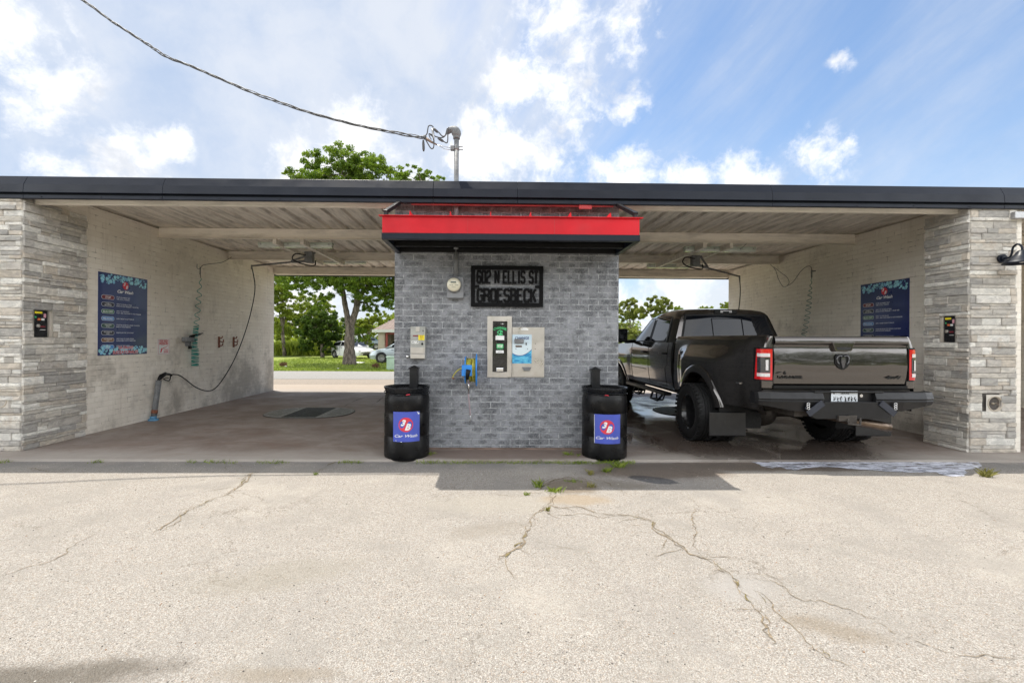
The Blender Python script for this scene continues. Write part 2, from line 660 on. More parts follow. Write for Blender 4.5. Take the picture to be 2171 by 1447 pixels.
def cream_brick(name, axis):
    m, nt, b = newmat(name)
    mk, fu, fv, rnd, d, P = bricks(nt, axis, 0.254, 0.0795, 0.0065, 0.003)
    x, y, z = nt.sep(P)
    r = rnd.outputs['Value']
    c = nt.mix(r, (0.78, 0.725, 0.635), (0.86, 0.81, 0.72))
    c = nt.mix(nt.ss(nt.noise(P, 2.2, 6, 0.65), 0.35, 0.75), c, (0.74, 0.68, 0.59))
    c = nt.mix(mk, (0.74, 0.68, 0.59), c)
    # grime: heavier low on the wall and toward the back of the bay, black mildew specks in the joints
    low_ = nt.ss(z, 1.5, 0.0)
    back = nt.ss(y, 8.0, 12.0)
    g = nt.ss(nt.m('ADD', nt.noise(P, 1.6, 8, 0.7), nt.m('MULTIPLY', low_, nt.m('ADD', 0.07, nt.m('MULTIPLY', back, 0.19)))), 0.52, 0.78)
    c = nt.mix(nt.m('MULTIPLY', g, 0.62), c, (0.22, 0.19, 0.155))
    run = nt.ss(nt.noise(nt.vm('MULTIPLY', P, (5.0, 5.0, 0.45)), 1.6, 7, 0.68), 0.54, 0.74)
    run = nt.m('MULTIPLY', run, nt.ss(nt.noise(P, 0.9, 3, 0.5), 0.35, 0.6))
    c = nt.mix(nt.m('MULTIPLY', run, 0.38), c, (0.36, 0.30, 0.235))
    jn = nt.m('MULTIPLY', nt.m('SUBTRACT', 1.0, nt.ss(d, 0.002, 0.006)), nt.ss(nt.noise(P, 7, 5, 0.7), 0.52, 0.66))
    c = nt.mix(nt.m('MULTIPLY', jn, 0.7), c, (0.12, 0.10, 0.08))
    sp = nt.ss(nt.noise(P, 38, 4, 0.6), 0.70, 0.76)
    c = nt.mix(nt.m('MULTIPLY', sp, 0.55), c, (0.12, 0.10, 0.08))
    link(nt, c, b.inputs['Base Color'])
    b.inputs['Roughness'].default_value = 0.6
    h = nt.m('ADD', nt.m('MULTIPLY', mk, 1.0), nt.m('ADD', nt.m('MULTIPLY', nt.noise(P, 55, 5, 0.6), 0.35), nt.m('MULTIPLY', r, 0.25)))
    link(nt, nt.bump(h, 0.55, 0.005), b.inputs['Normal'])
    return m


def grey_brick(name, axis):
    m, nt, b = newmat(name)
    mk, fu, fv, rnd, d, P = bricks(nt, axis, 0.254, 0.0795, 0.0075, 0.004, 0.35)
    rc = nt.sep(rnd.outputs['Color'])
    n1 = nt.noise(P, 9, 6, 0.65)
    base_ = nt.mix(nt.ss(n1, 0.35, 0.68), (0.050, 0.055, 0.062), (0.190, 0.196, 0.207))
    base_ = nt.mix(nt.ss(nt.noise(P, 2.0, 6, 0.7), 0.44, 0.62), base_, (0.24, 0.25, 0.27))
    # a dark sponge dab on most bricks, offset differently on each
    cx = nt.m('SUBTRACT', fu, nt.m('ADD', 0.34, nt.m('MULTIPLY', rc[0], 0.32)))
    cy = nt.m('SUBTRACT', fv, nt.m('ADD', 0.40, nt.m('MULTIPLY', rc[1], 0.2)))
    el = nt.m('SQRT', nt.m('ADD', nt.m('POWER', nt.m('DIVIDE', cx, nt.ss(rc[1], 0.0, 1.0, 0.14, 0.36)), 2.0), nt.m('POWER', nt.m('DIVIDE', cy, 0.30), 2.0)))
    el = nt.m('ADD', el, nt.m('MULTIPLY', nt.m('SUBTRACT', nt.noise(P, 22, 4, 0.7), 0.5), 2.4))
    dab = nt.m('MULTIPLY', nt.ss(el, 1.15, 0.7), nt.ss(rc[2], 0.18, 0.6, 0.12, 0.74))
    c = nt.mix(dab, base_, (0.052, 0.057, 0.064))
    c = nt.mix(nt.ss(nt.noise(P, 60, 4, 0.7), 0.35, 0.75), c, nt.mix(0.6, c, (0.34, 0.345, 0.36)))
    c = nt.mix(mk, nt.mix(nt.ss(nt.noise(P, 20, 3, 0.6), 0.4, 0.6), (0.23, 0.24, 0.25), (0.41, 0.42, 0.43)), c)
    link(nt, c, b.inputs['Base Color'])
    b.inputs['Roughness'].default_value = 0.75
    h = nt.m('ADD', mk, nt.m('ADD', nt.m('MULTIPLY', nt.noise(P, 45, 6, 0.7), 0.7), nt.m('MULTIPLY', rc[0], 0.3)))
    link(nt, nt.bump(h, 0.8, 0.006), b.inputs['Normal'])
    return m


def stone_mat():
    m, nt, b = newmat("ledge_stone")
    P = nt.pos()
    a = nt.n('ShaderNodeAttribute', attribute_name='tone').outputs['Color']
    st = nt.vm('MULTIPLY', P, (1.0, 1.0, 2.2))
    f = nt.noise(st, 9, 8, 0.7, 0.8)
    c = nt.mix(nt.ss(f, 0.35, 0.7), nt.mix(1.0, a, (0.72, 0.72, 0.73), 'MULTIPLY'), nt.mix(1.0, a, (1.12, 1.11, 1.1), 'MULTIPLY'))
    c = nt.mix(nt.m('MULTIPLY', nt.ss(nt.noise(P, 5, 6, 0.7), 0.56, 0.72), 0.4), c, (0.42, 0.31, 0.21))
    c = nt.mix(nt.m('MULTIPLY', nt.ss(nt.noise(P, 26, 6, 0.75, 1.5), 0.57, 0.66), 0.45), c, (0.14, 0.14, 0.145))
    link(nt, c, b.inputs['Base Color'])
    b.inputs['Roughness'].default_value = 0.8
    h = nt.m('ADD', nt.noise(st, 16, 9, 0.72), nt.m('MULTIPLY', nt.noise(P, 70, 5, 0.7), 0.3))
    link(nt, nt.bump(h, 0.9, 0.014), b.inputs['Normal'])
    return m


def ell(nt, P, cx, cy, rx, ry, rot=0.0, amp=0.5, nsc=4.0, soft=0.25):
    x, y, z = nt.sep(P)
    x = nt.m('SUBTRACT', x, cx)
    y = nt.m('SUBTRACT', y, cy)
    c, s = math.cos(rot), math.sin(rot)
    a = nt.m('DIVIDE', nt.m('ADD', nt.m('MULTIPLY', x, c), nt.m('MULTIPLY', y, s)), rx)
    b_ = nt.m('DIVIDE', nt.m('SUBTRACT', nt.m('MULTIPLY', y, c), nt.m('MULTIPLY', x, s)), ry)
    d = nt.m('SQRT', nt.m('ADD', nt.m('MULTIPLY', a, a), nt.m('MULTIPLY', b_, b_)))
    d = nt.m('ADD', d, nt.m('MULTIPLY', nt.m('SUBTRACT', nt.noise(P, nsc, 5, 0.65), 0.5), amp * 2))
    return nt.ss(d, 1.0, 1.0 - soft)


def lot_mat():
    m, nt, b = newmat("worn_chip_seal")
    P = nt.pos()
    # exposed aggregate: pebbles of several sizes in a pale worn binder
    v1 = nt.n('ShaderNodeTexVoronoi', {'Vector': P, 'Scale': 165.0}, feature='F1')
    v2 = nt.n('ShaderNodeTexVoronoi', {'Vector': P, 'Scale': 92.0}, feature='F1')
    pc = nt.sep(v1.outputs['Color'])
    pc2 = nt.sep(v2.outputs['Color'])
    peb = nt.ramp(pc[0], [(0.0, (0.22, 0.205, 0.18)), (0.3, (0.34, 0.318, 0.285)), (0.62, (0.44, 0.415, 0.378)), (0.86, (0.56, 0.535, 0.50)), (1.0, (0.36, 0.25, 0.16))])
    big = nt.ramp(pc2[1], [(0.0, (0.11, 0.10, 0.095)), (0.05, (0.20, 0.175, 0.15)), (0.11, (0.38, 0.35, 0.315)), (0.8, (0.47, 0.44, 0.40)), (0.93, (0.62, 0.59, 0.55)), (1.0, (0.42, 0.30, 0.19))])
    c = nt.mix(0.42, peb, big)
    gap = nt.ss(v1.outputs['Distance'], 0.42, 0.62)
    c = nt.mix(nt.m('MULTIPLY', gap, 0.72), c, (0.22, 0.19, 0.16))
    dk = nt.m('MULTIPLY', nt.ss(pc2[2], 0.978, 0.990), nt.ss(v2.outputs['Distance'], 0.45, 0.30))
    c = nt.mix(nt.m('MULTIPLY', dk, 0.85), c, (0.06, 0.055, 0.05))
    # broad wear: sandy film, grey and brown patches
    big_n = nt.noise(P, 0.55, 7, 0.62)
    c = nt.mix(nt.m('MULTIPLY', nt.ss(big_n, 0.50, 0.68), 0.5), c, (0.47, 0.43, 0.375))
    med = nt.noise(P, 1.7, 8, 0.68)
    c = nt.mix(nt.m('MULTIPLY', nt.ss(med, 0.46, 0.68), 0.62), c, (0.27, 0.25, 0.222))
    c = nt.mix(nt.m('MULTIPLY', nt.ss(nt.noise(P, 4.5, 7, 0.7), 0.52, 0.74), 0.5), c, (0.27, 0.25, 0.225))
    x, y, z = nt.sep(P)
    # the strip along the slab is painted darker and bluer, deepening the roof's shade
    # hairline network where the surfacing has crazed
    Pw = nt.vm('ADD', P, nt.vm('SCALE', nt.vm('SUBTRACT', nt.noise(P, 3.5, 6, 0.65, col=True), (0.5, 0.5, 0.5)), s=0.55))
    hair = nt.ss(nt.voro(Pw, 0.9, 'DISTANCE_TO_EDGE'), 0.009, 0.002)
    hair = nt.m('MULTIPLY', hair, nt.ss(nt.noise(P, 0.8, 4, 0.6), 0.50, 0.60))
    c = nt.mix(nt.m('MULTIPLY', hair, 0.6), c, (0.14, 0.115, 0.085))
    # rubbed lighter lanes and oil drips
    lane = nt.ss(nt.noise(nt.vm('MULTIPLY', P, (1.0, 0.28, 1.0)), 1.1, 5, 0.6), 0.50, 0.70)
    c = nt.mix(nt.m('MULTIPLY', lane, 0.35), c, (0.27, 0.25, 0.23))
    drip = nt.ss(nt.voro(nt.vm('ADD', P, nt.vm('SCALE', nt.noise(P, 20, 3, 0.6, col=True), s=0.05)), 2.6), 0.085, 0.03)
    drip = nt.m('MULTIPLY', drip, nt.ss(nt.noise(P, 1.1, 2, 0.5), 0.50, 0.62))
    c = nt.mix(nt.m('MULTIPLY', drip, 0.5), c, (0.12, 0.10, 0.085))
    shade_strip = nt.m('MULTIPLY', nt.ss(y, 5.05, 5.5), nt.ss(nt.noise(P, 2.0, 5, 0.6), 0.25, 0.6))
    c = nt.mix(nt.m('MULTIPLY', shade_strip, 0.72), c, (0.20, 0.193, 0.185))
    rough = 0.9
    pot = ell(nt, P, 0.82, 4.66, 0.30, 0.30, 0, 0.45, 5, 0.35)
    c = nt.mix(nt.m('MULTIPLY', pot, 0.85), c, nt.mix(nt.noise(P, 60, 4, 0.7), (0.10, 0.08, 0.06), (0.30, 0.24, 0.17)))
    pot2 = ell(nt, P, 0.80, 4.27, 0.42, 0.20, 0, 0.5, 5, 0.6)
    c = nt.mix(nt.m('MULTIPLY', pot2, 0.6), c, (0.34, 0.26, 0.17))
    pt = ell(nt, P, 1.72, 4.88, 0.27, 0.13, R(-28), 0.22, 6, 0.2)
    c = nt.mix(nt.m('MULTIPLY', pt, 0.9), c, nt.mix(pc[1], (0.03, 0.03, 0.032), (0.16, 0.16, 0.165)))
    for (ex, ey, rx, ry, ro, cl, st) in [(1.3, 4.72, 0.45, 0.18, -.2, (0.22, 0.19, 0.15), .6), (-1.95, 2.03, 0.75, 0.16, .12, (0.10, 0.085, 0.065), .8), (-2.9, 1.95, 0.8, 0.2, 0, (0.13, 0.115, 0.09), .6),
                                         (-1.3, 2.9, 0.7, 0.25, .3, (0.27, 0.245, 0.2), .5), (0.0, 3.6, 0.5, 0.18, .4, (0.25, 0.22, 0.18), .45), (1.75, 2.35, 0.35, 0.12, -.5, (0.22, 0.18, 0.13), .6),
                                         (-0.9, 2.05, 0.35, 0.08, 0, (0.24, 0.2, 0.15), .6), (1.5, 2.75, 0.3, 0.22, 0, (0.36, 0.34, 0.32), .6), (0.05, 4.15, 0.8, 0.35, 0, (0.36, 0.33, 0.28), .45)]:
        e = ell(nt, P, ex, ey, rx, ry, ro, 0.6, 3.5, 0.7)
        c = nt.mix(nt.m('MULTIPLY', e, st), c, cl)
    wet = ell(nt, P, 3.2, 5.40, 2.4, 0.24, 0.0, 0.35, 2.6, 0.35)
    wet = nt.m('MAXIMUM', wet, ell(nt, P, 1.9, 5.2, 1.0, 0.40, 0.0, 0.4, 3, 0.5))
    c = nt.mix(nt.m('MULTIPLY', wet, 0.72), c, nt.mix(1.0, c, (0.36, 0.27, 0.20), 'MULTIPLY'))
    link(nt, c, b.inputs['Base Color'])
    link(nt, nt.ss(wet, 0.0, 1.0, 0.92, 0.5), b.inputs['Roughness'])
    h = nt.m('ADD', nt.m('MULTIPLY', v1.outputs['Distance'], -0.7), nt.m('MULTIPLY', v2.outputs['Distance'], -0.5))
    h = nt.m('ADD', h, nt.m('MULTIPLY', nt.noise(P, 6, 5, 0.6), 1.2))
    link(nt, nt.bump(h, 0.85, 0.012), b.inputs['Normal'])
    return m


def slab_mat():
    m, nt, b = newmat("stained_slab_concrete")
    P = nt.pos()
    x, y, z = nt.sep(P)
    Ps = nt.vm('MULTIPLY', P, (0.55, 1.4, 1.0))
    n1 = nt.noise(P, 1.1, 8, 0.65, 0.6)
    c = nt.mix(nt.ss(n1, 0.36, 0.66), (0.21, 0.165, 0.138), (0.30, 0.255, 0.225))
    c = nt.mix(nt.m('MULTIPLY', nt.ss(nt.noise(Ps, 2.2, 8, 0.7, 1.2), 0.47, 0.68), 0.7), c, (0.19, 0.125, 0.095))
    c = nt.mix(nt.m('MULTIPLY', nt.ss(nt.noise(P, 12, 6, 0.7), 0.5, 0.8), 0.5), c, (0.20, 0.17, 0.15))
    # cleaner greyer concrete against walls and the front lip
    edge = nt.m('MAXIMUM', nt.ss(y, 6.2, 5.6), nt.ss(y, 12.0, 13.2))
    c = nt.mix(nt.m('MULTIPLY', edge, 0.6), c, (0.42, 0.39, 0.35))
    c = nt.mix(nt.m('MULTIPLY', nt.ss(y, 12.6, 13.6), 0.85), c, (0.36, 0.295, 0.235))
    foot = ell(nt, P, 0.25, 5.85, 1.9, 0.33, 0, 0.25, 3, 0.4)
    c = nt.mix(nt.m('MULTIPLY', foot, 0.75), c, (0.155, 0.105, 0.082))
    wet = ell(nt, P, 3.7, 8.4, 2.7, 3.6, 0, 0.18, 1.1, 0.25)
    pud = nt.m('MULTIPLY', wet, nt.ss(nt.noise(P, 0.8, 3, 0.5), 0.25, 0.60))
    c = nt.mix(nt.m('MULTIPLY', wet, 0.75), c, nt.mix(1.0, c, (0.32, 0.29, 0.27), 'MULTIPLY'))
    link(nt, c, b.inputs['Base Color'])
    rr = nt.m('SUBTRACT', nt.ss(nt.noise(P, 3, 5, 0.6), 0.3, 0.7, 0.55, 0.78), nt.m('MULTIPLY', pud, 0.55))
    rr = nt.m('SUBTRACT', rr, nt.m('MULTIPLY', wet, 0.12))
    link(nt, nt.m('MAXIMUM', rr, 0.05), b.inputs['Roughness'])
    h = nt.m('ADD', nt.noise(P, 3, 5, 0.6), nt.m('MULTIPLY', nt.noise(P, 90, 5, 0.7), 0.12))
    st = nt.ss(pud, 0.0, 1.0, 0.35, 0.05)
    nd = nt.n('ShaderNodeBump', {'Height': h, 'Strength': st, 'Distance': 0.012})
    link(nt, nd.outputs[0], b.inputs['Normal'])
    return m


def grass_mat():
    m, nt, b = newmat("mown_lawn")
    P = nt.pos()
    n1 = nt.noise(P, 0.35, 7, 0.65)
    c = nt.mix(nt.ss(n1, 0.35, 0.68), (0.20, 0.27, 0.035), (0.34, 0.39, 0.07))
    Pb = nt.vm('MULTIPLY', P, (3.0, 0.6, 1.0))
    c = nt.mix(nt.ss(nt.noise(Pb, 6, 7, 0.75), 0.38, 0.68), nt.mix(1.0, c, (0.6, 0.62, 0.55), 'MULTIPLY'), c)
    c = nt.mix(nt.m('MULTIPLY', nt.ss(nt.noise(P, 1.3, 6, 0.7), 0.6, 0.75), 0.5), c, (0.23, 0.19, 0.08))
    link(nt, c, b.inputs['Base Color'])
    b.inputs['Roughness'].default_value = 0.95
    link(nt, nt.bump(nt.noise(Pb, 14, 7, 0.8), 0.8, 0.05), b.inputs['Normal'])
    return m


def gravelly(name, c0, c1, c2, scale=60):
    m, nt, b = newmat(name)
    P = nt.pos()
    v = nt.n('ShaderNodeTexVoronoi', {'Vector': P, 'Scale': float(scale)})
    c = nt.mix(nt.sep(v.outputs['Color'])[0], c0, c1)
    c = nt.mix(nt.m('MULTIPLY', nt.ss(nt.noise(P, 0.9, 7, 0.65), 0.48, 0.7), 0.7), c, c2)
    link(nt, c, b.inputs['Base Color'])
    b.inputs['Roughness'].default_value = 0.92
    link(nt, nt.bump(v.outputs['Distance'], 0.5, 0.01), b.inputs['Normal'])
    return m


def leaf_mat(name, dark, light, trans=0.36):
    m, nt, b = newmat(name)
    a = nt.n('ShaderNodeAttribute', attribute_name='tone').outputs['Fac']
    c = nt.mix(a, dark, light)
    link(nt, c, b.inputs['Base Color'])
    b.inputs['Roughness'].default_value = 0.5
    b.inputs['Specular IOR Level'].default_value = 0.25
    tr = nt.n('ShaderNodeBsdfTranslucent', {'Color': nt.mix(1.0, c, (1.25, 1.25, 0.6), 'MULTIPLY')})
    mx = nt.n('ShaderNodeMixShader', {0: trans, 1: b.outputs[0], 2: tr.outputs[0]})
    out = next(n for n in m.node_tree.nodes if n.type == 'OUTPUT_MATERIAL')
    link(nt, mx.outputs[0], out.inputs['Surface'])
    return m


def bark_mat():
    m, nt, b = newmat("rough_bark")
    P = nt.vm('MULTIPLY', nt.pos(), (1.0, 1.0, 0.22))
    f = nt.noise(P, 14, 7, 0.7, 0.6)
    link(nt, nt.mix(nt.ss(f, 0.38, 0.62), (0.05, 0.04, 0.032), (0.20, 0.165, 0.135)), b.inputs['Base Color'])
    b.inputs['Roughness'].default_value = 0.95
    link(nt, nt.bump(f, 0.9, 0.06), b.inputs['Normal'])
    return m


def painted_metal_dirty(name, col, streak_axis='y'):
    m, nt, b = newmat(name)
    P = nt.pos()
    sc_ = (4.0, 0.5, 1.0) if streak_axis == 'y' else (0.5, 4.0, 3.0)
    f = nt.noise(nt.vm('MULTIPLY', P, sc_), 3.0, 8, 0.7)
    c = nt.mix(nt.m('MULTIPLY', nt.ss(f, 0.40, 0.68), 0.9), col, tuple(x * (0.50 if streak_axis == 'y' else 0.68) for x in col))
    c = nt.mix(nt.m('MULTIPLY', nt.ss(nt.noise(P, 18, 6, 0.7), 0.66, 0.74), 0.6), c, (0.20, 0.12, 0.07))
    link(nt, c, b.inputs['Base Color'])
    b.inputs['Roughness'].default_value = 0.55
    link(nt, nt.bump(f, 0.15, 0.005), b.inputs['Normal'])
    return m


M = {}
M['cream_y'] = cream_brick("painted_cream_brick", 'y')
M['cream_x'] = cream_brick("painted_cream_brick_front", 'x')
M['grey_x'] = grey_brick("sponged_grey_brick", 'x')
M['grey_y'] = grey_brick("sponged_grey_brick_side", 'y')
M['stone'] = stone_mat()
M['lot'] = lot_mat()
M['slab'] = slab_mat()
M['lawn'] = grass_mat()
M['road'] = gravelly("pale_old_road", (0.20, 0.195, 0.185), (0.29, 0.28, 0.265), (0.25, 0.235, 0.215), 40)
M['shoulder'] = gravelly("sandy_gravel", (0.20, 0.17, 0.14), (0.34, 0.29, 0.24), (0.29, 0.24, 0.19), 45)
M['bark'] = bark_mat()
M['leaf'] = leaf_mat("pecan_leaves", (0.050, 0.105, 0.012), (0.21, 0.30, 0.034))
M['leaf_y'] = leaf_mat("yellow_green_leaves", (0.11, 0.165, 0.018), (0.28, 0.33, 0.045))
M['leaf_d'] = leaf_mat("deep_green_leaves", (0.028, 0.062, 0.010), (0.095, 0.155, 0.022))
M['leaf_o'] = leaf_mat("olive_leaves", (0.12, 0.15, 0.040), (0.28, 0.31, 0.085))
M['blade'] = leaf_mat("grass_blades", (0.10, 0.16, 0.02), (0.28, 0.34, 0.06), 0.3)
M['drygrass'] = leaf_mat("dry_weed", (0.12, 0.12, 0.03), (0.36, 0.33, 0.12), 0.3)
M['charcoal'] = simple("charcoal_trim", (0.009, 0.012, 0.020), 0.40, 0.0, 0.1, 1.5, spec=0.2)  # slight navy tint in the colour stands in for reflected sky
M['soffit'] = painted_metal_dirty("dirty_soffit_panel", (0.78, 0.725, 0.64))
M['purlin'] = painted_metal_dirty("dirty_cream_purlin", (0.86, 0.80, 0.70), 'x')
M['roofing'] = simple("galvanised_roofing", (0.45, 0.46, 0.47), 0.4, 0.6, 0.15, 2.0)
M['red'] = simple("red_metal", (0.50, 0.006, 0.014), 0.5, 0.0, 0.16, 1.2, dirt=0.3, dirtcol=(0.42, 0.04, 0.045), bump=0.25, bscale=2.2, spec=0.3)
M['black'] = simple("black_paint", (0.006, 0.006, 0.006), 0.45, 0.0, 0.2, 6.0, spec=0.25)
M['blacksatin'] = simple("satin_black_steel", (0.009, 0.009, 0.010), 0.38, 0.0, 0.2, 8.0, dirt=0.15, dirtcol=(0.04, 0.035, 0.03), spec=0.35)
M['fadedred'] = simple("faded_red_angle", (0.36, 0.035, 0.035), 0.6, 0, 0.2, 5, dirt=0.5, dirtcol=(0.16, 0.05, 0.05))
M['signblack'] = simple("sign_black", (0.004, 0.004, 0.0045), 0.6, 0.0, 0.2, 8.0, spec=0.12)
M['glossblack'] = simple("gloss_black_rim", (0.012, 0.012, 0.013), 0.16, 0.0, 0.2, 8.0, spec=0.6)
M['rubber'] = simple("black_rubber", (0.008, 0.008, 0.0085), 0.7, 0.0, 0.3, 20, bump=0.3, bscale=90)
M['drum'] = simple("black_drum_plastic", (0.0045, 0.0045, 0.005), 0.36, 0.0, 0.3, 4, bump=0.12, bscale=9, dirt=0.7, dirtcol=(0.030, 0.027, 0.024), rvar=0.14, spec=0.22)
M['bag'] = simple("bin_liner_film", (0.004, 0.005, 0.007), 0.22, 0.0, 0.3, 20, bump=0.5, bscale=30, spec=0.3)
M['steel'] = simple("brushed_steel", (0.52, 0.49, 0.45), 0.34, 0.85, 0.08, 3.0, dirt=0.15, dirtcol=(0.3, 0.24, 0.18))
M['galv'] = simple("weathered_galvanised_pipe", (0.17, 0.175, 0.18), 0.6, 0.1, 0.25, 14.0, bump=0.2, dirt=0.4, dirtcol=(0.16, 0.13, 0.10))
M['chrome'] = simple("chrome", (0.7, 0.7, 0.7), 0.12, 1.0, 0.05, 5)
M['greybox'] = simple("grey_enamel_box", (0.20, 0.205, 0.215), 0.5, 0.2, 0.15, 8, dirt=0.3)
M['gunmetal'] = simple("air_box_grey", (0.34, 0.345, 0.32), 0.45, 0.4, 0.15, 10, dirt=0.35, dirtcol=(0.14, 0.12, 0.10))
M['meterface'] = simple("meter_face", (0.62, 0.58, 0.45), 0.2, 0.0, 0.05, 10, coat=0.6)
M['lcd'] = simple("lcd_panel", (0.10, 0.12, 0.10), 0.2, 0, 0.1, 20)
M['navy'] = simple("navy_print", (0.014, 0.026, 0.125), 0.35, 0, 0.1, 3, coat=0.25)
M['royal'] = simple("royal_blue_vinyl", (0.055, 0.085, 0.42), 0.4, 0, 0.08, 6)
M['redprint'] = simple("red_print", (0.62, 0.035, 0.06), 0.4, 0, 0.05, 6)
M['white'] = simple("white_print", (0.74, 0.74, 0.74), 0.45, 0, 0.04, 6)
M['dimwhite'] = simple("small_white_print", (0.68, 0.70, 0.75), 0.45, 0, 0.04, 6)
M['aqua'] = simple("aqua_bubble_print", (0.30, 0.62, 0.72), 0.4, 0, 0.15, 18)
M['aqua2'] = simple("deep_bubble_print", (0.18, 0.42, 0.62), 0.4, 0, 0.15, 18)
M['maroon'] = simple("maroon_pill", (0.17, 0.02, 0.03), 0.4)
M['pillblack'] = simple("black_pill", (0.02, 0.02, 0.035), 0.4)
M['pillgreen'] = simple("green_pill", (0.05, 0.17, 0.08), 0.4)
M['pillblue'] = simple("blue_pill", (0.06, 0.22, 0.50), 0.4)
M['pilldkgreen'] = simple("dark_green_pill", (0.03, 0.08, 0.06), 0.4)
M['pillbrown'] = simple("brown_pill", (0.22, 0.12, 0.06), 0.4)
M['green'] = simple("green_print", (0.05, 0.45, 0.16), 0.4)
M['yellow'] = simple("yellow_sticker", (0.80, 0.66, 0.02), 0.5)
M['paper'] = simple("white_paper_label", (0.72, 0.72, 0.70), 0.7)
M['reelblue'] = simple("blue_reel_plastic", (0.015, 0.20, 0.60), 0.35, 0, 0.1, 8, coat=0.2)
M['hoseyellow'] = simple("yellow_hose", (0.50, 0.45, 0.07), 0.45, 0, 0.2, 30)
M['hosegreen'] = simple("dull_green_hose", (0.20, 0.24, 0.06), 0.45, 0, 0.2, 30)
M['teal'] = simple("teal_coil_hose", (0.01, 0.24, 0.20), 0.35, 0, 0.15, 30)
M['teal_old'] = simple("faded_teal_coil_hose", (0.09, 0.20, 0.17), 0.5, 0, 0.25, 30)
M['rust'] = simple("rusty_iron", (0.22, 0.085, 0.05), 0.85, 0.1, 0.35, 25, bump=0.4)
M['wood'] = simple("weathered_wood", (0.30, 0.22, 0.15), 0.8, 0, 0.3, 12)
M['lightbody'] = simple("greenish_light_housing", (0.50, 0.56, 0.49), 0.4, 0, 0.1, 6, dirt=0.4, dirtcol=(0.25, 0.22, 0.16))
M['vinyl'] = simple("beige_siding", (0.42, 0.37, 0.30), 0.6, 0, 0.06, 2)
M['shingle'] = simple("brown_shingles", (0.20, 0.155, 0.135), 0.9, 0, 0.3, 6, bump=0.5, bscale=25)
M['trimwhite'] = simple("white_trim", (0.66, 0.66, 0.64), 0.5, 0, 0.05, 3)
M['dull_red'] = simple("dull_red_post", (0.22, 0.045, 0.035), 0.6)
M['utilgreen'] = simple("pale_green_utility_box", (0.34, 0.46, 0.39), 0.5, 0, 0.1, 4)
M['rope'] = simple("grey_wire", (0.06, 0.06, 0.062), 0.6)
M['alu'] = simple("aluminium_wire", (0.40, 0.40, 0.40), 0.4, 0.8)
M['bluemetal'] = simple("blue_painted_base", (0.10, 0.26, 0.42), 0.6, 0, 0.2, 20, dirt=0.4)
M['iron'] = simple("wet_drain_iron", (0.20, 0.195, 0.18), 0.5, 0.2, 0.3, 14, dirt=0.4)
M['pit'] = simple("drain_pit", (0.006, 0.006, 0.006), 0.6)
M['concrete'] = simple("pale_concrete", (0.38, 0.36, 0.33), 0.85, 0, 0.2, 5, bump=0.3)
M['stained'] = simple("stained_concrete_curb", (0.19, 0.13, 0.10), 0.9, 0, 0.35, 5, bump=0.3, dirt=0.4, dirtcol=(0.09, 0.075, 0.06))


def glass_dark(name, col=(0.005, 0.006, 0.009), rough=0.03):
    m, nt, b = newmat(name)
    P = nt.obj()
    link(nt, nt.mix(nt.noise(P, 3, 3, 0.5), col, tuple(x * 1.5 for x in col)), b.inputs['Base Color'])
    b.inputs['Roughness'].default_value = rough
    b.inputs['Specular IOR Level'].default_value = 0.45
    b.inputs['Coat Weight'].default_value = 0.0
    b.inputs['Coat Roughness'].default_value = 0.02
    return m


M['glass'] = glass_dark("tinted_glass")


def car_paint(name, col, metal=0.9, rough=0.13, wet=True):
    m, nt, b = newmat(name)
    P = nt.obj()
    fl = nt.noise(P, 900, 2, 0.5)
    link(nt, nt.mix(fl, tuple(x * 0.85 for x in col), tuple(x * 1.2 for x in col)), b.inputs['Base Color'])
    b.inputs['Metallic'].default_value = metal
    b.inputs['Roughness'].default_value = rough
    b.inputs['Coat Weight'].default_value = 1.0
    b.inputs['Coat Roughness'].default_value = 0.035
    if wet:
        dr = nt.ss(nt.voro(P, 110), 0.30, 0.12)
        dr = nt.m('MULTIPLY', dr, nt.ss(nt.noise(P, 5, 4, 0.6), 0.45, 0.65))
        link(nt, nt.bump(nt.m('ADD', dr, nt.m('MULTIPLY', nt.noise(P, 1.5, 2, 0.5), 0.3)), 0.05, 0.01), b.inputs['Normal'])
        link(nt, nt.bump(nt.m('ADD', dr, nt.m('MULTIPLY', nt.noise(P, 1.5, 2, 0.5), 0.3)), 0.05, 0.01), b.inputs['Coat Normal'])
    return m


M['paint'] = car_paint("granite_metallic_paint", (0.100, 0.091, 0.085))
M['wpaint'] = car_paint("white_car_paint", (0.62, 0.63, 0.64), 0.0, 0.35, False)
M['spaint'] = car_paint("silver_blue_paint", (0.34, 0.39, 0.41), 0.5, 0.3, False)
M['tpaint'] = car_paint("dark_teal_paint", (0.05, 0.09, 0.10), 0.3, 0.3, False)
M['lampred'] = simple("red_lens", (0.55, 0.008, 0.012), 0.12, 0, 0.1, 30, coat=1.0)
M['lampwhite'] = simple("clear_lens", (0.62, 0.60, 0.60), 0.1, 0, 0.1, 40, coat=1.0)
M['lampdark'] = simple("smoked_lens", (0.03, 0.03, 0.034), 0.08, 0, 0.2, 30, coat=1.0)
M['exhaust'] = simple("heat_tinted_exhaust", (0.16, 0.12, 0.09), 0.35, 0.9, 0.25, 9)
M['flap'] = simple("wet_mud_flap", (0.014, 0.014, 0.0145), 0.35, 0, 0.3, 9, dirt=0.3, dirtcol=(0.03, 0.028, 0.026))
M['axle'] = simple("dirty_axle_iron", (0.045, 0.038, 0.032), 0.6, 0.2, 0.3, 12)
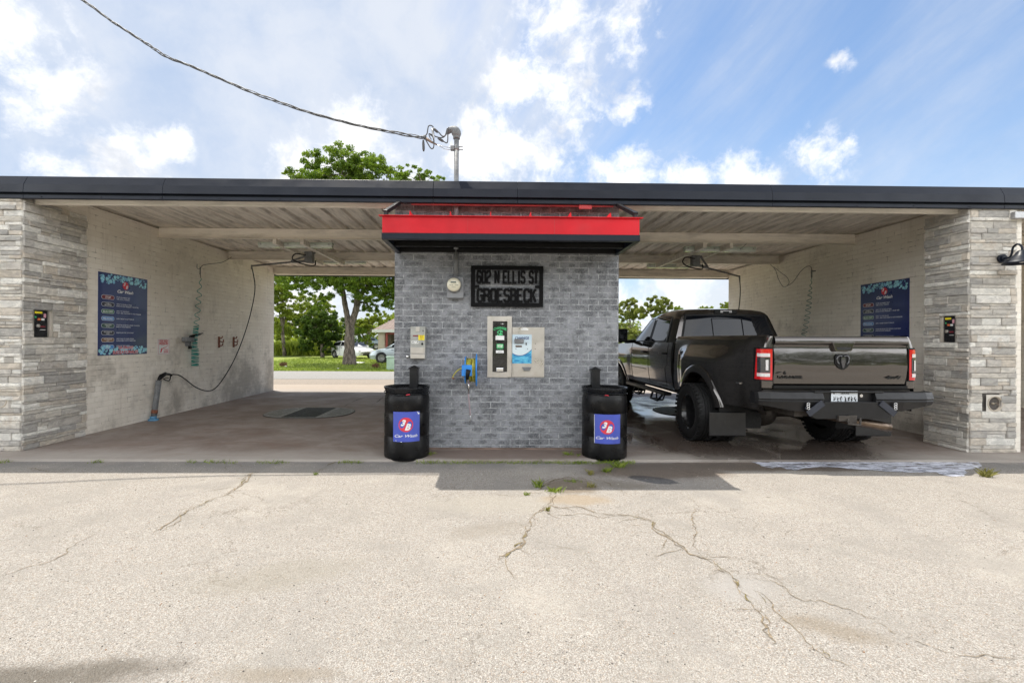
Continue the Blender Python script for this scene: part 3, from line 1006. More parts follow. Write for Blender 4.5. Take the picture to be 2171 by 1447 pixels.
# ------------------------------------------------------------------ ground
SLABZ = 0.03
YF, YB = 5.97, 12.95          # front of the pillars, back of the bays
YBLK = 6.14                    # front face of the centre block
XL, XR = -5.84, 6.65           # painted bay walls
XB0, XB1 = -1.215, 1.70        # centre block sides
rng = random.Random(7)


def sheet(name, x0, x1, y0, y1, z, mat, nx=1, ny=1, kind='structure'):
    mb = MB()
    rows = [[(x0 + (x1 - x0) * i / nx, y0 + (y1 - y0) * j / ny, z) for i in range(nx + 1)] for j in range(ny + 1)]
    mb.grid(rows, smooth=False)
    o = mb.build(name, mat)
    return tag(o, kind=kind)


sheet("ground", -900, 900, -700, 1500, -0.06, M['lawn'])
crackmat = simple("crack_fill", (0.20, 0.16, 0.11), 1.0, 0, 0.5, 30, dirt=0.8, dirtcol=(0.055, 0.045, 0.03))
crackgreen = simple("moss_fill", (0.15, 0.12, 0.05), 1.0, 0, 0.4, 30, dirt=0.5, dirtcol=(0.06, 0.07, 0.02))
slabcrack = simple("slab_crack", (0.05, 0.04, 0.035), 1.0, 0, 0.4, 30)


def ribbon(mb, pts, w, z, mi=0, step=0.02, jit=0.012, seed=0):
    r = random.Random(seed)
    P = smooth_path([(p[0], p[1], 0) for p in pts], 6)
    L = [P[0]]
    for p in P[1:]:
        d = (p - L[-1]).length
        k = int(d / step)
        for i in range(1, k + 1):
            L.append(L[-1].lerp(p, 1 / (k - i + 1)))
        if k == 0 and d > step * 0.5:
            L.append(p)
    vs = []
    n = len(L)
    off = 0
    for i, p in enumerate(L):
        d = (L[min(i + 1, n - 1)] - L[max(i - 1, 0)])
        if d.length < 1e-6:
            d = Vector((1, 0, 0))
        d.normalize()
        s = Vector((-d.y, d.x, 0))
        off = off * 0.75 + r.uniform(-jit, jit)
        ww = w * (0.25 + 1.2 * r.random() * r.random() + 0.35 * math.sin(i * 0.13 + seed)) * min(1, (i + 1) / 6, (n - i) / 6)
        ww = max(ww, w * 0.10)
        c = p + s * off
        vs.append((c.x + s.x * ww, c.y + s.y * ww, z))
        vs.append((c.x - s.x * ww, c.y - s.y * ww, z))
    mb.add(vs, [(2 * i, 2 * i + 1, 2 * i + 3, 2 * i + 2) for i in range(n - 1)], mi)


lot = MB()
lot.grid([[(-40 + 80 * i / 20, -28 + (5.6 + 28) * j / 20, 0) for i in range(21)] for j in range(21)], smooth=False)
lot.grid([[(x, y, 0) for x in (-40, -12.6)] for y in (5.6, 15.9)], smooth=False)
lot.grid([[(x, y, 0) for x in (13.6, 40)] for y in (5.6, 15.9)], smooth=False)
lot.grid([[(x, y, 0) for x in (-12.6, 13.6)] for y in (14.6, 15.9)], 1, smooth=False)
cracks = [
    ([(537, 1000), (525, 1015), (500, 1037), (460, 1055), (400, 1085), (370, 1105), (330, 1131)], .010, 2),
    ([(0, 1220), (55, 1205), (125, 1182), (165, 1150), (235, 1118)], .005, 1),
    ([(1165, 1070), (1185, 1076), (1225, 1075), (1280, 1090), (1335, 1092), (1385, 1105), (1395, 1125), (1435, 1150), (1470, 1175), (1520, 1195), (1555, 1225), (1585, 1260), (1610, 1290), (1622, 1325), (1635, 1365)], .010, 2),
    ([(1162, 1072), (1152, 1085), (1130, 1095), (1115, 1130), (1110, 1150), (1085, 1170), (1055, 1186)], .011, 2),
    ([(1460, 1050), (1475, 1072), (1470, 1105), (1480, 1130), (1477, 1150), (1485, 1175)], .006, 1),
    ([(1575, 1228), (1605, 1225), (1650, 1240), (1700, 1267), (1745, 1275), (1810, 1295), (1860, 1315), (1905, 1345), (1960, 1365), (2035, 1387), (2160, 1400)], .0045, 1),
    ([(1600, 1252), (1615, 1258), (1645, 1295), (1685, 1330), (1735, 1375), (1785, 1405), (1820, 1440)], .005, 2),
    ([(1170, 1089), (1205, 1090), (1235, 1088), (1275, 1097), (1320, 1095), (1365, 1102), (1420, 1100)], .005, 1),
    ([(1180, 1161), (1240, 1166)], .006, 1), ([(665, 1005), (695, 988), (725, 972)], .010, 2),
    ([(1270, 1115), (1330, 1127), (1395, 1131)], .003, 0), ([(1210, 1000), (1240, 1015), (1250, 1035)], .007, 1),
    ([(1140, 1040), (1165, 1022), (1200, 1012), (1235, 1015)], .009, 2), ([(1245, 1010), (1290, 1025), (1340, 1050), (1400, 1045)], .006, 1),
    ([(1165, 1075), (1170, 1050), (1150, 1035)], .007, 1), ([(60, 992), (110, 1000), (160, 995)], .012, 0), ([(410, 985), (480, 982), (540, 990)], .006, 0),
    ([(1560, 1215), (1640, 1222), (1700, 1240)], .004, 0), ([(880, 1290), (900, 1270)], .004, 1), ([(1385, 1105), (1350, 1102), (1300, 1108)], .004, 0),
    ([(1040, 1048), (1100, 1050), (1150, 1040)], .004, 0), ([(1985, 1330), (1990, 1350)], .004, 0)]
for i, (pp, w, g) in enumerate(cracks):
    g3 = [GP(a, b) for a, b in pp]
    ribbon(lot, g3, w * 0.72, 0.004, 2, seed=i, jit=0.016)
    if w >= .007:
        ribbon(lot, g3, w * .42, 0.0045, 2, seed=i + 333, jit=0.024)
    rb = random.Random(i + 900)
    for k in range(len(g3) - 1):
        if w >= .006 and rb.random() < .8:
            q0 = g3[k].lerp(g3[k + 1], rb.random())
            d = (g3[k + 1] - g3[k]).normalized()
            an = rb.choice((-1, 1)) * rb.uniform(.5, 1.4)
            d = Vector((d.x * math.cos(an) - d.y * math.sin(an), d.x * math.sin(an) + d.y * math.cos(an), 0))
            L = rb.uniform(.08, .35)
            ribbon(lot, [q0, q0 + d * L * .5 + Vector((rb.uniform(-.03, .03), rb.uniform(-.03, .03), 0)), q0 + d * L], w * .35, 0.004, 2, seed=i * 13 + k, jit=0.008)
    if g == 2:
        for k in range(len(g3) - 1):
            if random.Random(i * 31 + k).random() < 0.4:
                ribbon(lot, [g3[k], g3[k].lerp(g3[k + 1], 0.6)], w * 1.25, 0.0055, 3, seed=i * 7 + k)
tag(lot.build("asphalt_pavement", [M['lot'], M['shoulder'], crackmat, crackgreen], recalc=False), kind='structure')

# loose pebbles and grit scattered on the lot: nobody could count them
pv, pf = [], []
r = np.random.RandomState(3)
N = 3800
Yp = 1.7 + 3.8 * r.rand(N) ** 1.2
Xp = (r.rand(N) * 2 - 1) * (Yp * 1.15) + 0.1
S = 0.0018 + 0.0034 * r.rand(N) ** 3
base_o = np.array([[1, 0, 0], [-1, 0, 0], [0, 1, 0], [0, -1, 0], [0, 0, 0.8], [0, 0, -0.3]])
of = np.array([[0, 2, 4], [2, 1, 4], [1, 3, 4], [3, 0, 4], [2, 0, 5], [1, 2, 5], [3, 1, 5], [0, 3, 5]])
ang = r.rand(N) * 6.28
ca, sa = np.cos(ang), np.sin(ang)
V = base_o[None] * S[:, None, None] * (0.6 + 0.9 * r.rand(N, 6, 1))
V = np.stack([V[..., 0] * ca[:, None] - V[..., 1] * sa[:, None] + Xp[:, None], V[..., 0] * sa[:, None] + V[..., 1] * ca[:, None] + Yp[:, None], V[..., 2] + 0.001], -1)
F = (of[None] + (np.arange(N) * 6)[:, None, None]).reshape(-1, 3)
tone = r.rand(N)
Cc = np.where(tone[:, None] < 0.30, np.array([[.07, .06, .055]]), np.where(tone[:, None] < 0.45, np.array([[.30, .17, .09]]), np.array([[.62, .57, .5]])))
Cc = np.concatenate([np.repeat(Cc, 6, 0), np.ones((N * 6, 1))], 1)
pm, nt, b = newmat("mixed_grit")
link(nt, nt.n('ShaderNodeAttribute', attribute_name='tone').outputs['Color'], b.inputs['Base Color'])
b.inputs['Roughness'].default_value = 0.85
g = mesh_np("gravel", V.reshape(-1, 3), F, pm, col=Cc)
tag(g, "loose pebbles and grit scattered over the pale parking lot", "gravel", kind='stuff')

# wash-bay slab with its lip, cracks and drain openings
sl = MB()
sl.box(-12.6, 13.6, 5.58, 14.6, -0.10, SLABZ, 0)
sl.add([], [])
for i, pp in enumerate([[(730, 861), (742, 855), (752, 850), (765, 845), (783, 839)], [(790, 858), (806, 848), (813, 840)]]):
    ribbon(sl, [GP(a, b, SLABZ) for a, b in pp], 0.012, SLABZ + 0.004, 1, seed=40 + i, jit=0.006)
tag(sl.build("wash_bay_floor", [M['slab'], slabcrack], bevel=0.0), kind='structure')

sheet("verge_ground", -60, 60, 15.9, 16.9, -0.005, M['shoulder'])
sheet("road", -300, 300, 16.9, 21.0, 0.0, M['road'])

# ------------------------------------------------------------------ the car-wash building
bld = thing("car_wash_building", "grey brick and ledge stone car wash with two open bays", "building", (0, YB - 3, 0))


def part(name, mb, mat, bevel=0.0, parent=None, label=None, **k):
    o = mb.build(name, mat, parent if parent is not None else bld, bevel=bevel, world=True, **k)
    if label:
        o['label'] = label
    return o


WT = 3.37
# centre block: brick shell round the equipment room
mb = MB()
mb.box(XB0, XB1, YBLK, YB, SLABZ + 0.0, WT - 0.05, 1)
mb.add([(XB0 - .002, YBLK - 0.002, SLABZ), (XB1 + .002, YBLK - 0.002, SLABZ), (XB1 + .002, YBLK - 0.002, WT - .05), (XB0 - .002, YBLK - .002, WT - .05)], [(0, 1, 2, 3)], 0)
part("equipment_room", mb, [M['grey_x'], M['grey_y']], label="grey sponged brick block between the two bays")
part("footing", MB().box(XB0 - 0.015, XB1 + 0.015, YBLK - 0.045, YBLK + 0.3, SLABZ - 0.05, SLABZ + 0.012), M['stained'], bevel=0.006)
# bay walls
mb = MB().box(XL - 0.5, XL, YF + 0.02, YB, 0, WT)
part("brick_wall", mb, M['cream_y'], label="empty bay wall of cream painted brick")
mb = MB().box(XR, XR + 0.25, YF + 0.02, YB, 0, WT)
part("brick_wall", mb, M['cream_y'], label="pickup bay wall of cream painted brick")
part("brick_wall", MB().box(11.6, 11.85, YF, YB, 0, WT), M['cream_y'])
part("brick_wall", MB().box(-11.85, -11.6, YF, YB, 0, WT), M['cream_y'])


def stones(x0, x1, zlo, zhi, holes=(), rs=1, dmin=0.003, dmax=0.030, lmax=0.52):
    """ledge stones on a plane u (across) v (up), returned as list (u0,u1,v0,v1,depth,tone)"""
    r = random.Random(rs)
    br = sorted(set([zlo, zhi] + [h for q in holes for h in (q[2], q[3])]))
    out = []
    for a, b in zip(br[:-1], br[1:]):
        z = a
        while z < b - 1e-4:
            h = r.choice([0.032, 0.045, 0.055, 0.065, 0.08, 0.095, 0.105])
            if b - z - h < 0.03:
                h = b - z
            segs = [(x0, x1)]
            for (u0, u1, v0, v1) in holes:
                if z >= v0 - 1e-4 and z + h <= v1 + 1e-4:
                    ns = []
                    for s0, s1 in segs:
                        if u1 <= s0 or u0 >= s1:
                            ns.append((s0, s1))
                        else:
                            if u0 > s0 + 0.005:
                                ns.append((s0, u0))
                            if u1 < s1 - 0.005:
                                ns.append((u1, s1))
                    segs = ns
            for s0, s1 in segs:
                u = s0
                first = True
                while u < s1 - 1e-4:
                    w = r.uniform(0.12, lmax) * (0.5 if first and r.random() < .5 else 1)
                    first = False
                    if s1 - u - w < 0.06:
                        w = s1 - u
                    k = r.random()
                    if h > 0.075 and r.random() < 0.22 and w > 0.12:
                        out.append((u, u + w, z, z + h * .5, r.uniform(dmin, dmax), r.random()))
                        out.append((u, u + w, z + h * .5, z + h, r.uniform(dmin, dmax), r.random()))
                    else:
                        out.append((u, u + w, z, z + h, r.uniform(dmin, dmax), k))
                    u += w
            z += h
    return out


def stone_tone(k, rr):
    pal = [(.58, .545, .49), (.68, .655, .60), (.53, .495, .44), (.46, .435, .395), (.40, .385, .36), (.54, .485, .415), (.57, .515, .445), (.74, .72, .67), (.48, .45, .41), (.51, .48, .44), (.71, .685, .635), (.44, .42, .39)]
    c = pal[int(k * len(pal)) % len(pal)]
    f = rr.uniform(0.9, 1.08)
    return (c[0] * f, c[1] * f, c[2] * f * .985)


def stone_face(sts, Mx, rs):
    """boxes with slightly irregular chipped fronts; returns verts, faces, colours"""
    V, F, C = [], [], []
    r = random.Random(rs)
    for (u0, u1, v0, v1, d, k) in sts:
        g = 0.0012
        e = 0.005
        o = len(V)
        back = [(u0 + g, v0 + g, -0.01), (u1 - g, v0 + g, -0.01), (u1 - g, v1 - g, -0.01), (u0 + g, v1 - g, -0.01)]
        mid = [(a, b_, d - 0.005 - r.uniform(0, .003)) for a, b_, _ in back]
        fr = []
        nx = max(2, int((u1 - u0) / 0.05))
        top = [(u0 + g + e + (u1 - u0 - 2 * g - 2 * e) * i / nx, v1 - g - e * r.uniform(.4, 1.3), d + r.uniform(-.003, .003)) for i in range(nx + 1)]
        bot = [(u0 + g + e + (u1 - u0 - 2 * g - 2 * e) * i / nx, v0 + g + e * r.uniform(.4, 1.3), d + r.uniform(-.003, .003)) for i in range(nx + 1)]
        midr = [((a[0] + b_[0]) / 2, (a[1] + b_[1]) / 2, d + r.uniform(-.002, .005)) for a, b_ in zip(top, bot)]
        vs = back + mid + bot + midr + top
        V += [tuple(Mx @ Vector(p)) for p in vs]
        t = stone_tone(k, r)
        C += [(*t, 1)] * len(vs)
        for i in range(4):
            F.append((o + i, o + (i + 1) % 4, o + 4 + (i + 1) % 4, o + 4 + i))
        B, Mi, T = o + 8, o + 8 + nx + 1, o + 8 + 2 * (nx + 1)
        for i in range(nx):
            F.append((B + i, B + i + 1, Mi + i + 1, Mi + i))
            F.append((Mi + i, Mi + i + 1, T + i + 1, T + i))
        F.append(tuple([o + 4, o + 5] + [B + i for i in range(nx, -1, -1)]))
        F.append(tuple([o + 6, o + 7] + [T + i for i in range(nx + 1)]))
        F.append((o + 5, o + 6, T + nx, Mi + nx, B + nx))
        F.append((o + 7, o + 4, B, Mi, T))
    return V, F, C


def pillar(label, faces, core, holes_round=None):
    V, F, C = [], [], []
    for i, (Mx, sts, rs) in enumerate(faces):
        v, f, c = stone_face(sts, Mx, rs)
        o = len(V)
        V += v
        F += [tuple(k + o for k in q) for q in f]
        C += c
    x0, x1, y0, y1, z0, z1 = core
    o = len(V)
    V += [(x0, y0, z0), (x1, y0, z0), (x1, y1, z0), (x0, y1, z0), (x0, y0, z1), (x1, y0, z1), (x1, y1, z1), (x0, y1, z1)]
    F += [tuple(k + o for k in q) for q in [(0, 3, 2, 1), (4, 5, 6, 7), (0, 1, 5, 4), (1, 2, 6, 5), (2, 3, 7, 6), (3, 0, 4, 7)]]
    C += [(0.10, 0.09, 0.08, 1)] * 8
    off = ORG[bld]
    me = bpy.data.meshes.new("stone_pillar")
    me.from_pydata([(p[0] - off.x, p[1] - off.y, p[2] - off.z) for p in V], [], F)
    me.materials.append(M['stone'])
    at = me.color_attributes.new('tone', 'FLOAT_COLOR', 'POINT')
    at.data.foreach_set('color', np.array(C, dtype=np.float32).ravel())
    me.update()
    ob = bpy.data.objects.new("stone_pillar", me)
    COL.objects.link(ob)
    ob.parent = bld
    ob['label'] = label
    return ob


PZ = 3.19
LPX = -5.80          # inner face of the left pillar
RPX = 6.20           # inner face of the right pillar
# control-box openings
BLh = (0.14, 0.34, 1.40, 1.78)
front_l = frame((-6.46, YF, 0), (1, 0, 0), (0, 0, 1))
fl = stones(0, 0.66, SLABZ, PZ, [(-0.01, 0.24, 0.45, 0.72)] if False else (), 11)
in_l = frame((LPX, YF, 0), (0, 1, 0), (0, 0, 1))
il = stones(0, 0.93, SLABZ, PZ, [(0.13, 0.40, 1.44, 1.80)], 12)
pillar("pale ledge stone pillar beside the empty bay", [(front_l, fl, 3), (in_l, il, 4)], (-6.455, LPX - 0.012, YF + 0.012, YF + 0.925, 0, PZ))
front_r = frame((RPX, YF, 0), (1, 0, 0), (0, 0, 1))
fr_ = stones(0, 0.60, SLABZ, PZ, [(0.17, 0.40, 0.56, 0.79)], 21)
in_r = frame((RPX, YF + 0.62, 0), (0, -1, 0), (0, 0, 1))
ir = stones(0, 0.62, SLABZ, PZ, [(0.235, 0.455, 1.44, 1.80)], 22)
out_r = frame((RPX + 0.60, YF, 0), (0, 1, 0), (0, 0, 1))
orr = stones(0, 0.62, SLABZ, PZ, (), 23)
pillar("pale ledge stone pillar beside the pickup", [(front_r, fr_, 5), (in_r, ir, 6), (out_r, orr, 7)], (RPX + 0.012, RPX + 0.588, YF + 0.012, YF + 0.61, 0, PZ))

# roof: ribbed deck seen from below, purlins, fascia
roof = MB()
x = -12.2
prof = []
while x < 12.6:
    prof += [(x, 3.40), (x + 0.20, 3.40), (x + 0.225, 3.435), (x + 0.265, 3.435), (x + 0.29, 3.40)]
    x += 0.305
rows = [[(a, y, z) for a, z in prof] for y in (6.09, 13.3)]
roof.grid(rows, 0, smooth=False)
rows = [[(a, y, z + 0.02) for a, z in prof] for y in (6.112, 13.3)]
roof.grid(rows, 1, smooth=False)
ro = part("roof", roof, [M['soffit'], M['roofing']], recalc=False)


def purlin(x0, x1, y, lab=None):
    mb = MB()
    mb.box(x0, x1, y, y + 0.006, 3.20, 3.392)
    mb.box(x0, x1, y + 0.006, y + 0.065, 3.386, 3.392)
    mb.box(x0, x1, y - 0.06, y, 3.20, 3.206)
    mb.box(x0, x1, y + 0.0595, y + 0.065, 3.37, 3.386)
    part("purlin", mb, M['purlin'], parent=ro)


for y in (8.45, 10.70):
    for a, b_ in ((XL, XB0), (XB1, XR), (XR + .25, 11.6), (-11.6, XL - .5)):
        purlin(a, b_, y)
for a, b_ in ((XL, XB0), (XB1, XR), (XR + .25, 11.6), (-11.6, XL - .5)):
    part("purlin", MB().box(a, b_, YB - .02, YB + .16, 3.19, 3.392), M['purlin'], parent=ro, bevel=0.004)
    part("purlin", MB().box(a + (0.0 if a > -11 else 0), b_, YF + 0.14, YF + 0.20, 3.140, 3.392), M['purlin'], parent=ro, bevel=0.004)

# fascia: bevelled top, face, recessed groove, drip flange
fp = [(5.985, 3.452), (5.93, 3.338), (5.92, 3.232), (5.965, 3.228), (5.968, 3.205), (5.925, 3.20), (5.925, 3.158), (5.96, 3.155), (5.985, 3.17), (5.99, 3.36), (6.0, 3.43), (5.995, 3.45)]
fas = MB()
joints = [-12.4, -5.75, -4.05, -0.70, 0.36, 3.6, 6.6, 9.6, 12.6]
for a, b_ in zip(joints[:-1], joints[1:]):
    fas.prism([(p[0], p[1]) for p in fp], a + 0.0015, b_ - 0.0015, 'x')
part("sun_gap_cap", MB().box(-12.4, 12.6, 5.988, 6.13, 3.4445, 3.4485), M['charcoal'], parent=ro)  # added unseen plate, stops sun leaking through behind the fascia
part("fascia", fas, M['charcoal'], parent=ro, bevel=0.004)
sc_ = MB()
for i in range(34):
    xx = -12.1 + i * 0.73
    sc_.cyl((xx, 5.917, 3.180), (xx, 5.926, 3.180), 0.006, n=8)
build_split(sc_, "screw", M['black'], ro, world=True)
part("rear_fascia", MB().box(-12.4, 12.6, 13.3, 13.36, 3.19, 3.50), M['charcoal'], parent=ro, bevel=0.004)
# ridge of bent drip edge: red angle above the canopy
part("ledger", MB().box(-0.98, 1.58, 5.965, 5.985, 3.138, 3.154), M['fadedred'], parent=ro)
part("ledger", MB().box(1.14, 1.30, 5.945, 5.962, 3.105, 3.155), M['fadedred'], parent=ro)

# ------------------------------------------------------------------ canopy over the change machines
CY = 5.26
cx0, cx1 = -1.185, 1.69
can = thing("canopy", "red and black metal canopy projecting over the change machines", "canopy", ((cx0 + cx1) / 2, CY, 2.57))
zt, zm, zb = 2.81, 2.625, 2.555
mb = MB()
mb.box(cx0, cx1, CY, CY + 0.02, zm, zt)
mb.box(cx0 - 0.035, cx1 + 0.035, CY - 0.03, CY + 0.04, zt, zt + 0.008)
mb.box(cx0, cx0 + 0.02, CY + 0.02, YBLK - 0.01, zm, zt)
mb.box(cx1 - 0.02, cx1, CY + 0.02, YBLK - 0.01, zm, zt)
mb.build("fascia_band", M['red'], can, world=True, bevel=0.002)
mb = MB()
for xs_ in (cx0 + .95, cx0 + 1.92):
    mb.box(xs_ - .0015, xs_ + .0015, CY - .002, CY + .001, zm, zt)
build_split(mb, "seam", M['fadedred'], can, world=True)
mb = MB()
mb.box(cx0 - .004, cx1 + .004, CY - 0.012, CY + 0.05, zb, zm)
mb.box(cx0 - .004, cx0 + 0.05, CY + 0.05, YBLK - 0.01, zb, zm)
mb.box(cx1 - 0.05, cx1 + .004, CY + 0.05, YBLK - 0.01, zb, zm)
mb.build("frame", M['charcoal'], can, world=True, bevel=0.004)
for y in (5.70, 6.06):
    MB().box(cx0 + 0.05, cx1 - 0.05, y, y + 0.05, zb + 0.01, zm - 0.005).build("joist", M['black'], can, world=True, bevel=0.003)
mb = MB()
mb.box(cx0 + .02, cx1 - .02, CY + 0.02, YBLK - 0.01, zm + 0.012, zm + 0.02, 0)
mb.box(cx0 + .02, cx1 - .02, CY + 0.02, YBLK - 0.01, zm, zm + 0.0115, 1)
x = cx0 + 0.30
while x < cx1 - 0.1:
    mb.prism([(x - 0.028, zm + .02), (x + 0.028, zm + .02), (x + 0.004, zt + 0.075), (x - 0.004, zt + 0.075)], CY + 0.045, YBLK - 0.02, 'y', 0)
    x += 0.452
mb.build("deck", [M['red'], M['black']], can, world=True)
for s, xx, xi in ((-1, cx0 + 0.03, cx0 + 0.06), (1, cx1 - 0.03, cx1 - 0.06)):
    mb = MB()
    mb.box(xx - .02, xx + .02, CY + .03, CY + .07, zt + .01, zt + .06)
    mb.bar((xx, CY + 0.03, zt + 0.055), (xi, YF - 0.03, 3.155), 0.045, 0.045)
    mb.build("strut", M['blacksatin'], can, world=True, bevel=0.003)

# ------------------------------------------------------------------ service mast, conduit and cable
Xc = X_at(966.5, YBLK)
mast = thing("service_mast", "grey steel service mast with a curved weatherhead rising above the roof", "mast", (Xc, 6.06, 3.5))
top = Z_at(966, 290, 6.06)
MB().cyl((Xc, 6.06, 2.60), (Xc, 6.06, top), 0.031, n=20).build("pole", M['galv'], mast, world=True)
mb = MB()
hx = Xc
# weatherhead: a hood bending to the left
pts = [(hx, 6.06, top - 0.01), (hx, 6.06, top + 0.03), (hx - 0.02, 6.06, top + 0.075), (hx - 0.075, 6.06, top + 0.085), (hx - 0.125, 6.06, top + 0.04)]
mb.tube(smooth_path(pts, 5), [0.042, 0.044, 0.047, 0.052, 0.056, 0.058, 0.06, 0.061, 0.061, 0.06, 0.058, 0.056, 0.052, 0.049, 0.046, 0.042, 0.038, 0.034, 0.03, 0.026, 0.022], n=16)
mb.cyl((hx, 6.06, top - 0.03), (hx, 6.06, top + 0.01), 0.044, n=16)
mb.build("weatherhead", M['galv'], mast, world=True)
mb = MB()
zc = Z_at(966, 314, 6.06)
mb.box(Xc - 0.075, Xc - 0.03, 6.03, 6.09, zc - 0.03, zc + 0.02)
mb.cyl((Xc - .03, 6.045, zc - 0.028), (Xc + 0.085, 6.045, zc - 0.028), 0.006)
mb.cyl((Xc - .03, 6.045, zc + 0.012), (Xc + 0.08, 6.045, zc + 0.012), 0.006)
mb.cyl((Xc, 6.06, zc - 0.03), (Xc, 6.06, zc + 0.02), 0.036, n=16)
mb.build("clamp", M['galv'], mast, world=True)
mb = MB()
cable_pts = [PT(px, py, Y) for px, py, Y in [(60, -70, 6.32), (170, 0, 6.32), (240, 50, 6.30), (300, 88, 6.28), (350, 120, 6.26), (415, 146, 6.24), (500, 183, 6.2), (600, 221, 6.16), (700, 252, 6.12), (800, 275, 6.06), (890, 291, 5.99), (899, 293, 5.985)]]
P = smooth_path(cable_pts, 10)
P = [P[0] + Vector((-6.0, .4, 4.6))] + P
cab = thing("service_cable", "twisted black overhead service cable sagging down to the mast", "cable", tuple(P[-1]))
for k in range(3):
    q = []
    for i, p in enumerate(P):
        t = i * 0.55 + k * 2.1
        rr = 0.010 + 0.006 * max(0, math.sin(i * 0.21))
        q.append(p + Vector((math.sin(t) * rr * .3, math.cos(t) * rr, math.sin(t) * rr)))
    MB().tube(q, [0.0085, 0.0085, 0.005][k], n=6).build("strand", M['rope'], cab, world=True)
a = PT(897, 289, 6.0)
mb = MB()


def loopw(pts, r, mbx, Y=6.0):
    mbx.tube(smooth_path([PT(x, y, Y) for x, y in pts], 8), r, n=7)


loopw([(897, 291), (903, 283), (906, 268), (913, 267), (920, 275), (928, 281)], .0075, mb)
loopw([(928, 281), (936, 289), (943, 286), (947, 275), (949, 270)], .0075, mb)
loopw([(898, 292), (905, 305), (912, 315), (917, 312), (917, 295), (912, 285)], .0075, mb, 5.98)
loopw([(912, 285), (907, 284), (909, 291), (912, 296)], .006, mb, 5.99)
loopw([(912, 285), (922, 290), (933, 292), (941, 288), (946, 272)], .0075, mb, 6.02)
loopw([(926, 293), (938, 300), (945, 303), (947, 296), (947, 278)], .0075, mb, 6.03)
mb.build("jumper", M['rope'], cab, world=True)
for p, q, r_ in [((916, 272), (926, 281), .017), ((926, 293), (938, 300), .017), ((895, 297), (896, 321), .016), ((897, 287), (900, 296), .022), ((909, 284), (915, 288), .014)]:
    mb = MB()
    mb.tube([PT(*p, 5.995), PT(p[0] * .7 + q[0] * .3, p[1] * .7 + q[1] * .3, 5.995), PT(p[0] * .2 + q[0] * .8, p[1] * .2 + q[1] * .8, 5.995), PT(*q, 5.995)], [r_ * .6, r_, r_, r_ * .55], n=10)
    mb.build("splice", M['rope'], cab, world=True)
mb = MB()
mb.tube([PT(901, 294, 5.99), PT(912, 301, 6.0), PT(924, 307, 6.01)], [0.02, 0.015, 0.009], n=8)
mb.build("wedge_clamp", simple("brown_wedge", (0.20, 0.14, 0.10), 0.6), cab, world=True)
mb = MB()
mb.tube([PT(914, 273, 5.985), PT(917, 290, 5.985), PT(918, 308, 5.985)], [0.016, 0.013, 0.005], n=8)
mb.tube([PT(924, 307, 6.01), PT(940, 311, 6.03), PT(956, 315, 6.05)], .004, n=5)
mb.tube([PT(924, 307, 6.01), PT(940, 316, 6.03), PT(957, 319, 6.05)], .004, n=5)
mb.build("tie_wire", M['alu'], cab, world=True)
# ------------------------------------------------------------------ things on the front of the centre block
def on_block(px, py, off=0.0):
    return PT(px, py, YBLK - off)


def bf(px0, py0, px1, py1, d=0.0):
    """frame on the block face with its origin at the lower-left pixel corner; returns M, width, height"""
    a = PT(px0, py1, YBLK - d)
    b_ = PT(px1, py1, YBLK - d)
    c = PT(px0, py0, YBLK - d)
    return frame(a, (1, 0, 0), (0, 0, 1)), (b_ - a).x, c.z - a.z, a


